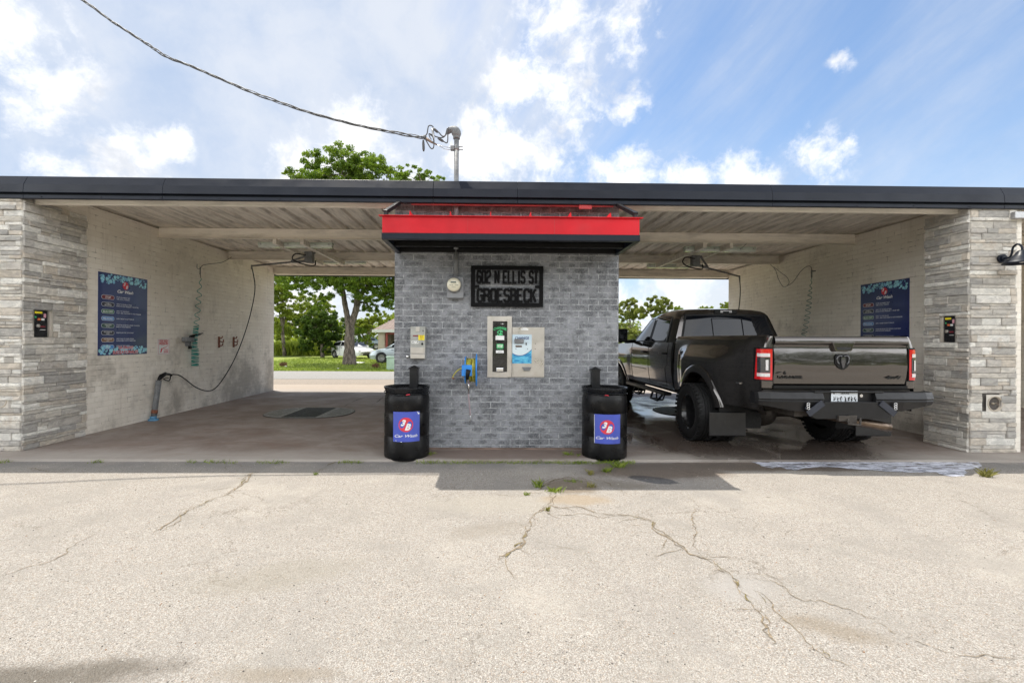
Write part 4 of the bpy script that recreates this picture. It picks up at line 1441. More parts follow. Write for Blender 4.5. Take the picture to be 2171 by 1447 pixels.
# address sign: steel frame with cut varsity letters joined to it
Mx, w, h, o = bf(998, 563, 1151, 650, 0.035)
sg = thing("address_sign", "black cut steel address sign reading 602 N ELLIS ST GROESBECK on the grey brick", "sign", tuple(o))
mb = MB(Mx)
t = 0.052
mb.box(0, w, h - t, h, 0, 0.006)
mb.box(0, w, 0, t, 0, 0.006)
mb.box(0, t, t, h - t, 0, 0.006)
mb.box(w - t, w, t, h - t, 0, 0.006)
mb.box(t, t + 0.055, h * 0.46, h * 0.53, 0, 0.005)
mb.box(w - t - 0.055, w - t, h * 0.46, h * 0.53, 0, 0.005)
for xx in (t + 0.035, w - t - 0.035):
    mb.cyl((xx, h * .495, -0.035), (xx, h * .495, 0.009), 0.006, n=8)
mb.build("frame", M['signblack'], sg, world=True)
C = 0.22
GL = {  # strokes on a 1 x 1.6 cell, chamfered like varsity lettering
    '6': [[(1, 1.28), (1, 1.38), (.78, 1.6), (.22, 1.6), (0, 1.38), (0, .22), (.22, 0), (.78, 0), (1, .22), (1, .66), (.8, .86), (.12, .86)]],
    '0': [[(.22, 0), (.78, 0), (1, .22), (1, 1.38), (.78, 1.6), (.22, 1.6), (0, 1.38), (0, .22), (.22, 0)]],
    'O': [[(.22, 0), (.78, 0), (1, .22), (1, 1.38), (.78, 1.6), (.22, 1.6), (0, 1.38), (0, .22), (.22, 0)]],
    '2': [[(0, 1.25), (0, 1.38), (.22, 1.6), (.78, 1.6), (1, 1.38), (1, 1.05), (.82, .87), (.2, .72), (0, .52), (0, 0), (1.05, 0)]],
    'N': [[(0, -.08), (0, 1.68)], [(.02, 1.6), (.98, 0)], [(1, -.08), (1, 1.68)]],
    'E': [[(1.05, 1.6), (0, 1.6), (0, 0), (1.05, 0)], [(.1, .82), (.8, .82)]],
    'L': [[(0, 1.68), (0, 0), (1.0, 0)]],
    'I': [[(.5, -.08), (.5, 1.68)]],
    'S': [[(1, 1.25), (1, 1.38), (.78, 1.6), (.22, 1.6), (0, 1.38), (0, 1.05), (.2, .84), (.8, .78), (1, .58), (1, .22), (.78, 0), (.22, 0), (0, .22), (0, .36)]],
    'T': [[(-.05, 1.6), (1.05, 1.6)], [(.5, 1.5), (.5, -.08)]],
    'G': [[(1, 1.2), (1, 1.38), (.78, 1.6), (.22, 1.6), (0, 1.38), (0, .22), (.22, 0), (.78, 0), (1, .22), (1, .76), (.5, .76)]],
    'R': [[(0, -.08), (0, 1.6), (.78, 1.6), (1, 1.4), (1, 1.0), (.8, .80), (.1, .80)], [(.72, .74), (1, .45), (1, -.08)]],
    'B': [[(0, 0), (0, 1.6), (.75, 1.6), (.95, 1.42), (.95, 1.02), (.76, .84), (1, .62), (1, .2), (.8, 0), (0, 0)], [(.1, .84), (.66, .84)]],
    'C': [[(1, 1.2), (1, 1.38), (.78, 1.6), (.22, 1.6), (0, 1.38), (0, .22), (.22, 0), (.78, 0), (1, .22), (1, .42)]],
    'K': [[(0, -.08), (0, 1.68)], [(.1, .72), (1, 1.66)], [(.38, .92), (1, -.06)]],
}


def stroke(mb, pts, th, n0, n1, xf):
    P = [Vector((p[0], p[1])) for p in pts]
    closed = (P[0] - P[-1]).length < 1e-6
    if closed:
        P = P[:-1]
    k = len(P)
    L, Rr = [], []
    for i in range(k):
        a = P[(i - 1) % k] if (closed or i > 0) else None
        b_ = P[(i + 1) % k] if (closed or i < k - 1) else None
        d0 = (P[i] - a).normalized() if a is not None else (b_ - P[i]).normalized()
        d1 = (b_ - P[i]).normalized() if b_ is not None else d0
        n_0, n_1 = Vector((-d0.y, d0.x)), Vector((-d1.y, d1.x))
        m = (n_0 + n_1)
        m.normalize()
        s = min(1.6, 1 / max(0.3, m.dot(n_0)))
        L.append(P[i] + m * (th / 2 * s))
        Rr.append(P[i] - m * (th / 2 * s))
    vs = []
    for q in (n0, n1):
        for i in range(k):
            vs.append((*xf(L[i]), q))
        for i in range(k):
            vs.append((*xf(Rr[i]), q))
    fs = []
    rngk = range(k) if closed else range(k - 1)
    for i in rngk:
        j = (i + 1) % k
        fs += [(i, j, k + j, k + i), (2 * k + i, 3 * k + i, 3 * k + j, 2 * k + j), (i, 2 * k + i, 2 * k + j, j), (k + i, k + j, 3 * k + j, 3 * k + i)]
    if not closed:
        fs += [(0, k, 3 * k, 2 * k), (k - 1, 3 * k - 1, 4 * k - 1, 2 * k - 1)]
    mb.add(vs, fs)


def sign_line(word, x0, x1, y0, y1, th):
    cw = {' ': .6, 'I': .55}
    tot = sum(cw.get(ch, 1.0) + 0.46 for ch in word) - 0.46
    k = (x1 - x0) / tot
    x = x0
    mb = MB(Mx)
    for ch in word:
        if ch != ' ':
            w_ = k * 1.0
            xo = x - (k * .22 if ch == 'I' else 0)
            for si, stt in enumerate(GL[ch]):
                stroke(mb, [(p[0] * k, p[1] * (y1 - y0) / 1.6) for p in stt], th, 0.0005 * si, 0.005 + 0.0005 * si, lambda q, xo=xo: (xo + q.x, y0 + q.y))
        x += (cw.get(ch, 1.0) + 0.46) * k
    mb.build("lettering", M['signblack'], sg, world=True)


sign_line("602 N ELLIS ST", t + 0.03, w - t - 0.02, h * 0.585, h - t - 0.018, 0.027)
sign_line("GROESBECK", t + 0.035, w - t - 0.045, t + 0.018, h * 0.43, 0.032)

# electric meter
Mx, w, h, o = bf(948, 588, 983, 633)
mt = thing("electric_meter", "round glass electric meter on a grey box with conduit running up the brick", "electric meter", tuple(o))
MB(Mx).box(0, w, 0, h, 0, 0.10).build("meter_box", M['greybox'], mt, world=True, bevel=0.006)
mb = MB(Mx)
cxm, cym = w * 0.44, h * 0.60
mb.lathe([(0.100, 0.10), (0.100, 0.118), (0.092, 0.122), (0.090, 0.122)], (cxm, cym, 0), 'z', 32)
mb.build("meter_ring", M['galv'], mt, world=True)
mb = MB(Mx)
mb.lathe([(0.088, 0.12), (0.088, 0.16), (0.080, 0.178), (0.05, 0.186), (0.0, 0.187)], (cxm, cym, 0), 'z', 32)
dial = mb.build("dial", M['meterface'], mt, world=True)
mb = MB(Mx)
mb.box(cxm - .038, cxm + .030, cym + .018, cym + .036, 0.1865, 0.1895, 0)
for dx_ in (-.045, -.02, .03, .05):
    mb.box(cxm + dx_ - .006, cxm + dx_ + .006, cym - .012, cym - .004, 0.186, 0.1885, 0)
mb.box(cxm - .025, cxm + .025, cym - .038, cym - .034, 0.184, 0.1865, 0)
mb.build("display", M['lcd'], mt, world=True)
mb = MB()
zt_ = 2.62
mb.cyl((Xc, YBLK - 0.05, o.z + h - 0.01), (Xc, YBLK - 0.05, zt_), 0.031, n=20)
mb.cyl((Xc, YBLK - 0.05, zt_ + .01), (Xc, YBLK - 0.05, 3.30), 0.031, n=20)
mb.cyl((Xc, YBLK - 0.05, o.z + h - 0.002), (Xc, YBLK - 0.05, o.z + h + 0.03), 0.040, n=20)
mb.build("conduit", M['galv'], mt, world=True)

# air vending box
Mx, w, h, o = bf(873, 692, 904, 760)
ab = thing("air_machine", "small grey coin operated air vending box with yellow sticker", "air machine", tuple(o))
MB(Mx).box(0, w, 0, h, 0, 0.11).build("cabinet", M['gunmetal'], ab, world=True, bevel=0.006)
mb = MB(Mx)
mb.box(0.004, w - .004, h * .17, h * .36, 0.11, 0.124)
mb.box(0.004, w - .004, 0.006, h * .155, 0.11, 0.120)
mb.build("coin_door", M['steel'], ab, world=True, bevel=0.003)
mb = MB(Mx)
mb.box(w * .36, w * .62, h * .84, h * .985, 0.11, 0.122)
mb.build("hasp", M['steel'], ab, world=True, bevel=0.002)
mb = MB(Mx)
mb.box(w * .17, w * .56, h * .69, h * .73, 0.11, 0.113)
mb.build("price_display", M['maroon'], ab, world=True)
mb = MB(Mx)
mb.box(w * .54, w * .95, h * .58, h * .735, 0.1135, 0.1145, 0)
for i, tx in enumerate(["$2.00", "CREDIT", "ACCEPTED", "HERE"]):
    put_text(mb, tx, w * .745, h * (.695 - i * .034), .014 if i == 0 else .008, n=0.1155, mi=1, align='C', bold=.01, maxw=w * .36)
mb.build("price_sticker", [M['yellow'], M['maroon']], ab, world=True)
mb = MB(Mx)
for i, ch in enumerate("AIR"):
    mb.box(w * (.08 + i * .155), w * (.225 + i * .155), h * .475, h * .555, 0.11, 0.1115, 0)
    put_text(mb, ch, w * (.155 + i * .155), h * .49, .024, n=0.1125, mi=1, align='C', bold=.015, shear=0.3)
mb.build("air_label", [M['paper'], M['black']], ab, world=True)
mb = MB(Mx)
mb.cyl((w * .80, h * .46, .11), (w * .80, h * .46, .118), .014, n=12)
mb.box(w * .785, w * .815, h * .46, h * .51, .11, .121)
mb.cyl((w * .85, h * .86, .11), (w * .85, h * .86, .122), .006, n=8)
mb.box(w * .80, w * .88, h * .88, h * .885, .11, .113)
build_split(mb, "coin_slot", M['black'], ab, world=True)
mb = MB(Mx)
mb.cyl((-0.022, h * .08, .05), (-0.06, h * .055, .07), .022, n=14)
mb.cyl((0.0, h * .1, .05), (-0.022, h * .08, .05), .008, n=8)
mb.build("padlock", M['chrome'], ab, world=True)

# hose reel
rc = on_block(1000, 782)
rl = thing("hose_reel", "blue wall reel wound with yellow air hose", "hose reel", (rc.x, YBLK, rc.z))
mb = MB()
RY = YBLK - 0.19
# drum axis runs along x: two blue flanges
for xx, rad in ((rc.x - 0.075, .17), (rc.x + 0.062, .20)):
    n = 36
    mb.lathe([(0.05, 0), (rad, 0), (rad + .006, .008), (rad, .016), (0.05, .016)], (xx, RY, rc.z), 'x', n)
mb.build("flange", M['reelblue'], rl, world=True)
mb = MB()
mb.box(rc.x - 0.105, rc.x + 0.02, RY - .225, RY - .19, rc.z - .06, rc.z + .075)
mb.box(rc.x - 0.105, rc.x - .085, RY - .20, YBLK - .002, rc.z - .05, rc.z + .06)
mb.build("bracket", M['reelblue'], rl, world=True, bevel=0.006)
mb = MB()
r_ = random.Random(5)
for i in range(9):
    xx = rc.x - 0.055 + i * 0.0138
    for lay in range(2):
        rad = .125 + lay * .014 + r_.uniform(-.004, .010)
        tl = r_.uniform(-.012, .012)
        P = [(xx + math.cos(a_) * tl, RY + math.cos(a_) * rad, rc.z + math.sin(a_) * rad) for a_ in [k * math.pi / 14 for k in range(29)]]
        mb.tube(P, .0068, n=6, mi=(i + lay) % 3 == 1 and 1 or 0)
mb.build("wound_hose", [M['hoseyellow'], M['hosegreen']], rl, world=True)
mb = MB()
mb.cyl((rc.x - .09, RY, rc.z), (rc.x + .08, RY, rc.z), .05, n=16)
mb.tube([(rc.x - .02, RY - .24, rc.z + .02), (rc.x - .03, RY - .245, rc.z - .03), (rc.x - .035, RY - .235, rc.z - .10)], [.03, .026, .018], n=12)
mb.build("hub", M['black'], rl, world=True)
mb = MB()
a_ = on_block(984, 778, .2)
P = smooth_path([(rc.x - .08, RY - .15, rc.z + .02), (a_.x + .01, YBLK - .2, a_.z), on_block(972, 784, .16), on_block(963, 794, .1), on_block(960, 801, .08)], 6)
mb.tube(P, .0075, n=8)
mb.build("inlet_hose", M['hoseyellow'], rl, world=True)
mb = MB()
q = on_block(961, 802, .08)
mb.cyl(q + Vector((-.015, 0, .012)), q + Vector((.02, 0, -.006)), .010, n=10)
mb.build("coupling", M['rust'], rl, world=True)
mb = MB()
mb.tube(smooth_path([(rc.x - .035, RY - .235, rc.z - .09), on_block(995, 812, .25), on_block(994, 835, .2), on_block(996, 858, .12), on_block(998, 880, .06)], 8), .009, n=8)
mb.build("whip", simple("faded_pink_hose", (0.42, 0.33, 0.36), .5), rl, world=True)
mb = MB()
mb.cyl(on_block(995, 808, .245), on_block(994, 834, .2), .012, n=10)
mb.cyl(on_block(998, 878, .06), on_block(997, 900, .03), .004, n=8)
mb.build("nozzle", M['chrome'], rl, world=True)

# bill changers
Mx, w, h, o = bf(1033, 670, 1085, 799)
ch1 = thing("change_machine", "narrow black faced change machine in a steel surround with green dollar sign", "change machine", tuple(o))
mb = MB(Mx)
bw = w * .215
mb.box(0, bw, 0, h, 0, .022)
mb.box(w - bw * .82, w, 0, h, 0, .022)
mb.box(bw, w - bw * .82, 0, h * .085, 0, .022)
mb.box(bw, w - bw * .82, h * .915, h, 0, .022)
mb.build("surround", M['steel'], ch1, world=True, bevel=.003)
mb = MB(Mx)
x0, x1 = bw + .002, w - bw * .82 - .002
mb.box(x0, x1, h * .087, h * .913, 0, .012)
face1 = mb.build("face_plate", simple("black_face_plate", (0.012, 0.011, 0.010), .25, coat=.4), ch1, world=True)
mb = MB(Mx)
mid = (x0 + x1) / 2


def arcw(cx, cy, k):
    return lambda a, b_: (a, b_ - k * (a - cx) ** 2)


put_text(mb, "CHANGE", mid, h * .79, .032, w=(x1 - x0) * .90, n=.014, align='C', bold=.03, warp=arcw(mid, 0, 3.0))
put_text(mb, "$", mid, h * .665, .088, w=.075, n=.014, align='C', bold=.035)
put_text(mb, "ACCEPTS", mid, h * .452, .010, w=.085, n=.014, align='C', bold=.02)
mb.box(mid - .043, mid + .043, h * .475, h * .545, .0125, .0135)
mb.build("green_print", M['green'], ch1, world=True)
mb = MB(Mx)
mb.box(mid - .058, mid + .055, h * .61, h * .68, .0145, .017, 0)
mb.box(mid - .052, mid + .05, h * .395, h * .44, .0125, .0145, 0)
mb.box(mid - .034, mid + .034, h * .485, h * .536, .014, .0155, 1)
mb.cyl((mid + .03, h * .875, .012), (mid + .03, h * .875, .0135), .007, n=10)
mb.box(mid + .006, mid + .018, h * .873, h * .877, .0125, .0135, 0)
mb.box(mid + .04, mid + .052, h * .873, h * .877, .0125, .0135, 0)
put_text(mb, "BILLS ONLY", mid, h * .410, .007, n=.016, mi=2, align='C', maxw=.08)
mb.build("paper_labels", [M['paper'], simple("banknote_print", (.42, .60, .42), .6, vary=.5, scale=60), M['black']], ch1, world=True)
mb = MB(Mx)
mb.box(mid - .042, mid + .035, h * .575, h * .60, .012, .022)
mb.build("bill_slot", M['black'], ch1, world=True, bevel=.003)
mb = MB(Mx)
mb.box(mid - .05, mid + .048, h * .09, h * .16, .012, .045)
mb.build("coin_tray", M['chrome'], ch1, world=True, bevel=.012, seg=3)

Mx, w, h, o = bf(1085.5, 693, 1154, 799)
ch2 = thing("change_machine", "wide steel change machine with a blue wave sticker reading CHANGE", "change machine", tuple(o))
mb = MB(Mx)
mb.box(0.002, w, 0, h, 0, .016)
mb.build("surround", M['steel'], ch2, world=True, bevel=.004)
MB(Mx).box(.018, w - .03, h * .03, h * .925, .016, .019).build("door", M['steel'], ch2, world=True, bevel=.0015)
wm, nt, b = newmat("wave_sticker")
P_ = nt.pos()
x_, y_, z_ = nt.sep(P_)
bot = PT(1085, 770, YBLK).z
hh = PT(1085, 709, YBLK).z - bot
cv_ = nt.m('ADD', nt.m('MULTIPLY', nt.m('POWER', nt.m('SUBTRACT', x_, o.x + .10), 2.0), 3.4), bot + hh * .26)
dd = nt.m('SUBTRACT', z_, cv_)
top_c = nt.mix(nt.ss(z_, bot + hh * .5, bot + hh), (.58, .67, .70), (.46, .58, .66))
sea = nt.mix(nt.ss(nt.noise(nt.vm('MULTIPLY', P_, (1, 1, 2.5)), 14, 4, .6), .35, .65), (.01, .19, .42), (.12, .50, .68))
c_ = nt.mix(nt.ss(dd, 0.0, .002), sea, top_c)
band = nt.m('MULTIPLY', nt.ss(dd, -.003, 0.0), nt.ss(dd, .010, .006))
c_ = nt.mix(band, c_, (.02, .06, .22))
link(nt, c_, b.inputs['Base Color'])
b.inputs['Roughness'].default_value = .35
mb = MB(Mx)
sx0, sx1 = .004, w * .605
sy0, sy1 = h * .275, h * .85
mb.box(sx0, sx1, sy0, sy1, .0195, .0215)
mb.build("wave_sticker", wm, ch2, world=True)
mb = MB(Mx)
put_text(mb, "CHANGE", (sx0 + sx1) / 2, sy1 - .062, .035, w=.185, n=.0225, align='C', bold=.03)
mb.build("lettering", M['navy'], ch2, world=True)
mb = MB(Mx)
mb.box(.028, w * .36, h * .675, h * .765, .0216, .055)
mb.build("bill_mouth", M['galv'], ch2, world=True, bevel=.010, seg=3)
mb = MB(Mx)
mb.box(.045, w * .30, h * .60, h * .632, .0216, .028, 0)
for qx, qy in ((.05, .565), (.20, .565), (.30, .565), (.30, .67)):
    mb.box(qx * w / .42 - .004, qx * w / .42 + .004, h * qy - .005, h * qy + .005, .0216, .025, 1)
mb.box(w * .42, w * .45, h * .64, h * .69, .0216, .026, 1)
build_split(mb, "slot", [simple("brown_slot", (.10, .06, .04), .5), M['black']], ch2, world=True)
mb = MB(Mx)
mb.box(w * .27, w * .50, h * .938, h * .968, .0165, .0195)
mb.box(w * .33, w * .45, h * .968, h * .985, .0165, .0195)
mb.build("paper_label", M['paper'], ch2, world=True)
mb = MB(Mx)
cxx = w * .455
mb.prism([(cxx - .070, h * .21), (cxx + .070, h * .21), (cxx + .045, h * .115), (cxx - .045, h * .115)], .018, .024, 'z', 0)
mb.prism([(cxx - .060, h * .205), (cxx + .060, h * .205), (cxx + .038, h * .13), (cxx - .038, h * .13)], .024, .045, 'z', 1)
mb.build("coin_cup", [M['steel'], M['galv']], ch2, world=True, bevel=.003)

# short posts with pyramid caps and the drum bins in front of them
for px0, px1, pyt, lab in ((868.5, 888.5, 774, "short black square post with pyramid cap behind the drum bin nearer the empty bay"), (1252.5, 1272.5, 777, "short black square post with pyramid cap behind the drum bin nearer the pickup")):
    Yp = 6.045
    a0, a1 = PT(px0 + 1.5, 900, Yp), PT(px1 - 1.5, 900, Yp)
    zt_ = Z_at((px0 + px1) / 2, pyt, Yp)
    cx_ = (a0.x + a1.x) / 2
    hw = (a1.x - a0.x) / 2
    ps = thing("bollard_post", lab, "post", (cx_, Yp, SLABZ), group="short black posts behind the drum bins")
    MB().box(-hw, hw, -hw, hw, 0, zt_ - SLABZ - .035).build("post", M['blacksatin'], ps, bevel=.004)
    mb = MB()
    hc = hw + .012
    zz = zt_ - SLABZ - .045
    mb.box(-hc, hc, -hc, hc, zz, zz + .012)
    mb.add([(-hc, -hc, zz + .0125), (hc, -hc, zz + .0125), (hc, hc, zz + .0125), (-hc, hc, zz + .0125), (0, 0, zz + .047)], [(0, 1, 4), (1, 2, 4), (2, 3, 4), (3, 0, 4), (3, 2, 1, 0)])
    mb.build("cap", M['blacksatin'], ps)


def logo_on_cyl(root, a0, a1, z0, z1, rad, curl):
    """vinyl label bent round the drum: angle range, height range"""
    def wp(n):
        def f(x, z):
            th = x / rad
            return (math.sin(th) * (rad + n), -math.cos(th) * (rad + n), z)
        return f
    nx, nz = 24, 8
    mb = MB()
    f0 = wp(.0025)
    rows = []
    for j in range(nz + 1):
        z = z0 + (z1 - z0) * j / nz
        row = []
        for i in range(nx + 1):
            x = a0 + (a1 - a0) * i / nx
            u = (x - a0) / (a1 - a0)
            v = j / nz
            zz, xx = z, x
            k = .16
            if curl == 'bl' and u + v < k * 2.2 * .5 + .05:
                e = (k * 1.1 + .05 - u - v)
                xx, zz = x + e * .5 * (a1 - a0), z + e * .5 * (z1 - z0)
            row.append(f0(xx, zz))
        rows.append(row)
    mb.grid(rows, 0)
    lb = mb.build("label", M['royal'], root, recalc=False)
    w_, h_ = a1 - a0, z1 - z0
    cxr, czr, rr = a0 + w_ * .48, z0 + h_ * .57, w_ * .265
    mb = MB()
    f1 = wp(.0040)
    k = 40
    vs = [f1(cxr, czr)] + [f1(cxr + rr * math.cos(2 * math.pi * i / k), czr + rr * math.sin(2 * math.pi * i / k)) for i in range(k)]
    mb.add(vs, [(0, i + 1, (i + 1) % k + 1) for i in range(k)])
    mb.build("logo_disc", M['redprint'], lb, recalc=False)
    mb = MB()
    tm = MB()
    put_text(tm, "3", cxr - rr * .34, czr - rr * .10, rr * .80, w=rr * .70, align='C', bold=.05, shear=.35, n=0)
    put_text(tm, "B", cxr + rr * .28, czr - rr * .70, rr * .86, w=rr * .84, align='C', bold=.05, shear=.35, n=0)
    put_text(tm, "Car Wash", a0 + w_ * .49, z0 + h_ * .155, h_ * .095, w=w_ * .84, align='C', bold=.012, shear=.35, n=0)
    f2 = wp(.0056)
    mb.add([f2(p[0], p[1]) for p in tm.v], tm.f)
    mb.build("lettering", M['white'], lb, recalc=False)
    mb = MB()
    f3 = wp(.006)
    if curl == 'tr':
        mb.add([f3(a1 - w_ * .12, z1), f3(a1, z1 - h_ * .07), f3(a1 - w_ * .06, z1 - h_ * .10)], [(0, 1, 2)])
        f4 = wp(.004)
        mb.add([f4(a0 + w_ * .1, z0 + h_ * .045), f4(a0 + w_ * .35, z0), f4(a0 + w_ * .33, z0 - .004), f4(a0 + w_ * .09, z0 + h_ * .03)], [(0, 1, 2, 3)])
    else:
        mb.add([f3(a0, z1 - .01), f3(a0 + .005, z1 - .01), f3(a0 + .008, z0 + .01), f3(a0 + .003, z0)], [(0, 1, 2, 3)])
    mb.build("peeled_corner", M['paper'], lb, recalc=False)


def drum_bin(pxc, label, la0, la1, z0, z1, curl, seed, tilt):
    Yc = 5.80
    p = GP(pxc, 970, 0)
    c = Vector((X_at(pxc, Yc), Yc, 0.012))
    root = thing("drum_bin", label, "trash barrel", tuple(c), rotz=math.atan2(c.x * -1.0, c.y) * 0.0, group="black drum bins beside the centre block")
    r_ = random.Random(seed)
    R_ = .272
    pr = [(0.0, .018), (.235, .018), (.240, .0), (.252, .0), (.268, .02), (R_, .05), (R_, .265), (R_ - .006, .275), (R_ - .006, .287), (R_, .297), (R_, .545), (R_ - .006, .555), (R_ - .006, .567), (R_, .577), (R_, .70), (R_ - .008, .76), (R_ - .024, .795), (R_ - .028, .82), (R_ - .028, .848), (R_ - .04, .85), (R_ - .05, .80), (R_ - .05, .55), (0, .55)]
    mb = MB()
    mb.lathe(pr, n=56, jit=lambda k, j: 0.0012 * math.sin(j * .9 + k + seed))
    mb.build("barrel", M['drum'], root)
    # liner folded over the rim
    n = 110
    ph = [r_.uniform(-1, 1) for _ in range(n)]

    def jit(k, j):
        a_ = ph[j] * .5 + ph[(j + 1) % n] * .3 + math.sin(j * .35 + seed) * .5
        return a_ * {0: .004, 1: .005, 2: .005, 3: .005, 4: .003}.get(k, .007)
    lp = [(R_ - .020, .775), (R_ - .012, .80), (R_ - .006, .83), (R_ + .006, .852), (R_ + .004, .862), (R_ - .020, .856), (R_ - .040, .82), (R_ - .055, .74), (R_ - .07, .62), (R_ - .12, .57), (.0001, .565)]
    mb = MB()
    mb.lathe(lp, n=n, jit=jit)
    mb.build("bin_liner", M['bag'], root, recalc=False)
    mb = MB()
    P = [(math.sin(t_) * (R_ + .004), -math.cos(t_) * (R_ + .004), .792 + .015 * math.sin(t_ * 1.3 + seed)) for t_ in [k * 2 * math.pi / 60 for k in range(61)]]
    mb.tube(P, .005, n=5)
    mb.build("draw_cord", M['bag'], root)
    mb = MB()
    t0 = -.05 if curl == 'tr' else 0.02
    P = [(math.sin(t_) * (R_ + .009), -math.cos(t_) * (R_ + .009), .784 + .004 * math.sin(t_ * 20)) for t_ in [t0 + k * .02 for k in range(9)]]
    mb.tube(P, .005, n=5)
    mb.build("red_tie", M['redprint'], root)
    logo_on_cyl(root, la0, la1, z0, z1, R_, curl)
    root.rotation_euler = (0, tilt, math.atan2(-c.x, c.y))


drum_bin(864, "black drum bin nearer the empty bay, its label centred with a curled top corner", -.168, .152, .235, .585, 'tr', 3, 0.0)
drum_bin(1282, "black drum bin nearer the pickup, its label set off centre toward the truck", -.118, .200, .215, .560, 'x', 8, 0.0)
# ------------------------------------------------------------------ bay fittings
def poster(Mx, w, h, label, group):
    root = thing("instruction_poster", label, "poster", tuple(Mx.translation), group=group)
    mb = MB(Mx)
    mb.box(0, w, 0, h, 0, .006)
    mb.build("panel", M['navy'], root, world=True)
    r_ = random.Random(9)
    bub, bub2 = MB(Mx), MB(Mx)
    for band in (0, 1):
        i = 0
        for k in range(150):
            x = r_.uniform(.02, w - .02)
            lim = .15 + .03 * math.sin(x * 9)
            y = r_.uniform(h - lim + .02, h - .015) if band == 0 else r_.uniform(.015, .125 + .02 * math.sin(x * 11))
            rr = r_.choice([.007, .009, .012, .016, .022, .027])
            if x < rr or x > w - rr or y + rr > h - .004 or y - rr < .004:
                continue
            disc(bub if r_.random() < .7 else bub2, x, y, rr, .0072 + k * .000012, 14)
    bub.build("bubble_print", M['aqua'], root, world=True, recalc=False)
    bub2.build("bubble_print", M['aqua2'], root, world=True, recalc=False)
    lg = MB(Mx)
    disc(lg, w * .52, h * .872, .062, .0100, 30)
    ld = lg.build("logo_disc", M['redprint'], root, world=True, recalc=False)
    tx = MB(Mx)
    put_text(tx, "3", w * .495, h * .873, .05, w=.042, n=.0112, align='C', bold=.05, shear=.35)
    put_text(tx, "B", w * .545, h * .838, .05, w=.046, n=.0112, align='C', bold=.05, shear=.35)
    put_text(tx, "Car Wash", w * .52, h * .775, .048, w=w * .33, n=.0085, align='C', bold=.035, shear=.35)
    rows = [("STOP", 1, 'maroon', ["STOPS EQUIPMENT BUT", "TIME IS STILL TICKING!"]), ("WHEEL &|TIRE CLEANER", 2, 'pillblack', ["APPLY TO WHEELS & TIRES.", "RINSE W/ HIGH PRESSURE 1\" FROM TIRE."]),
            ("BUG OFF!", 1, 'pillgreen', ["APPLY TO THE SPLATS", "WAIT 1 MIN. AND RINSE W/ HIGH PRESSURE"]), ("PRE-SOAK", 1, 'pillblue', ["APPLY FROM THE BOTTOM UP!"]),
            ("TRIPLE FOAM|BRUSH", 2, 'pilldkgreen', ["WASH BRUSH B4 YOU SCRUB YOUR RIDE!", "RINSE W/ HIGH PRESSURE."]), ("HIGH PRESSURE|RINSE", 2, 'pillblack', ["RINSE FROM THE TOP DOWN!"]),
            ("HIGH PRESSURE|WAX", 2, 'pillbrown', ["APPLY WAX TO YOUR WHOLE", "CAR & FINISH W/SPOT FREE RINSE!"]), ("SPOT FREE|RINSE", 2, 'pillblue', ["APPLY TO THE WHOLE", "VEHICLE AND...."])]
    small = MB(Mx)
    y = h * .725
    dy_ = h * .0862
    for t, n, cm, lines in rows:
        pm_ = MB(Mx)
        stadium(pm_, w * .055, w * .30, y - .058, y + .008, .0072, 1)
        stadium(pm_, w * .060, w * .295, y - .054, y + .004, .0080, 0)
        pm_.build("pill", [M[cm], M['dimwhite']], root, world=True, recalc=False)
        parts = t.split('|')
        if n == 1:
            put_text(tx, t, w * .177, y - .041, .032, n=.009, align='C', bold=.02, maxw=w * .19)
        else:
            put_text(tx, parts[0], w * .177, y - .022, .016, n=.009, align='C', bold=.015, maxw=w * .17)
            put_text(tx, parts[1], w * .177, y - .044, .016, n=.009, align='C', bold=.015, maxw=w * .17)
        for i, l in enumerate(lines):
            yy = y - .030 if len(lines) == 1 else y - .018 - i * .030
            put_text(small, l, w * .34, yy, .019, n=.0080, bold=.012, maxw=w * .62)
        y -= dy_
    tx.build("lettering", M['white'], root, world=True, recalc=False)
    small.build("lettering", M['dimwhite'], root, world=True, recalc=False)
    rd = MB(Mx)
    put_text(rd, "TA DAH!!!!", w * .53, h * .072, .048, w=w * .31, n=.0105, align='C', bold=.055, mi=1)
    put_text(rd, "SUDZATIONAL!!!!", w * .53, h * .016, .050, w=w * .52, n=.0105, align='C', bold=.055, mi=1)
    put_text(rd, "TA DAH!!!!", w * .53, h * .072, .048, w=w * .31, n=.0120, align='C', bold=.02, mi=0)
    put_text(rd, "SUDZATIONAL!!!!", w * .53, h * .016, .050, w=w * .52, n=.0120, align='C', bold=.02, mi=0)
    rd.build("lettering", [M['redprint'], M['white']], root, world=True, recalc=False)


a = PX(207, 754, XL)
a2 = PX(311, 750, XL)
ptop = PX(208, 575, XL)
poster(frame((XL, a.y, a.z), (0, 1, 0), (0, 0, 1)) @ Matrix.Identity(4), a2.y - a.y, ptop.z - a.z, "navy car wash instruction poster on the empty bay's wall", "instruction posters on the bay walls")
b0 = PX(1825, 604, XR)
b1 = PX(1928, 590, XR)
hpo = ptop.z - a.z
poster(frame((XR, b0.y, b0.z - hpo), (0, -1, 0), (0, 0, 1)), b0.y - b1.y, hpo, "navy car wash instruction poster on the wall behind the pickup above the tailgate", "instruction posters on the bay walls")

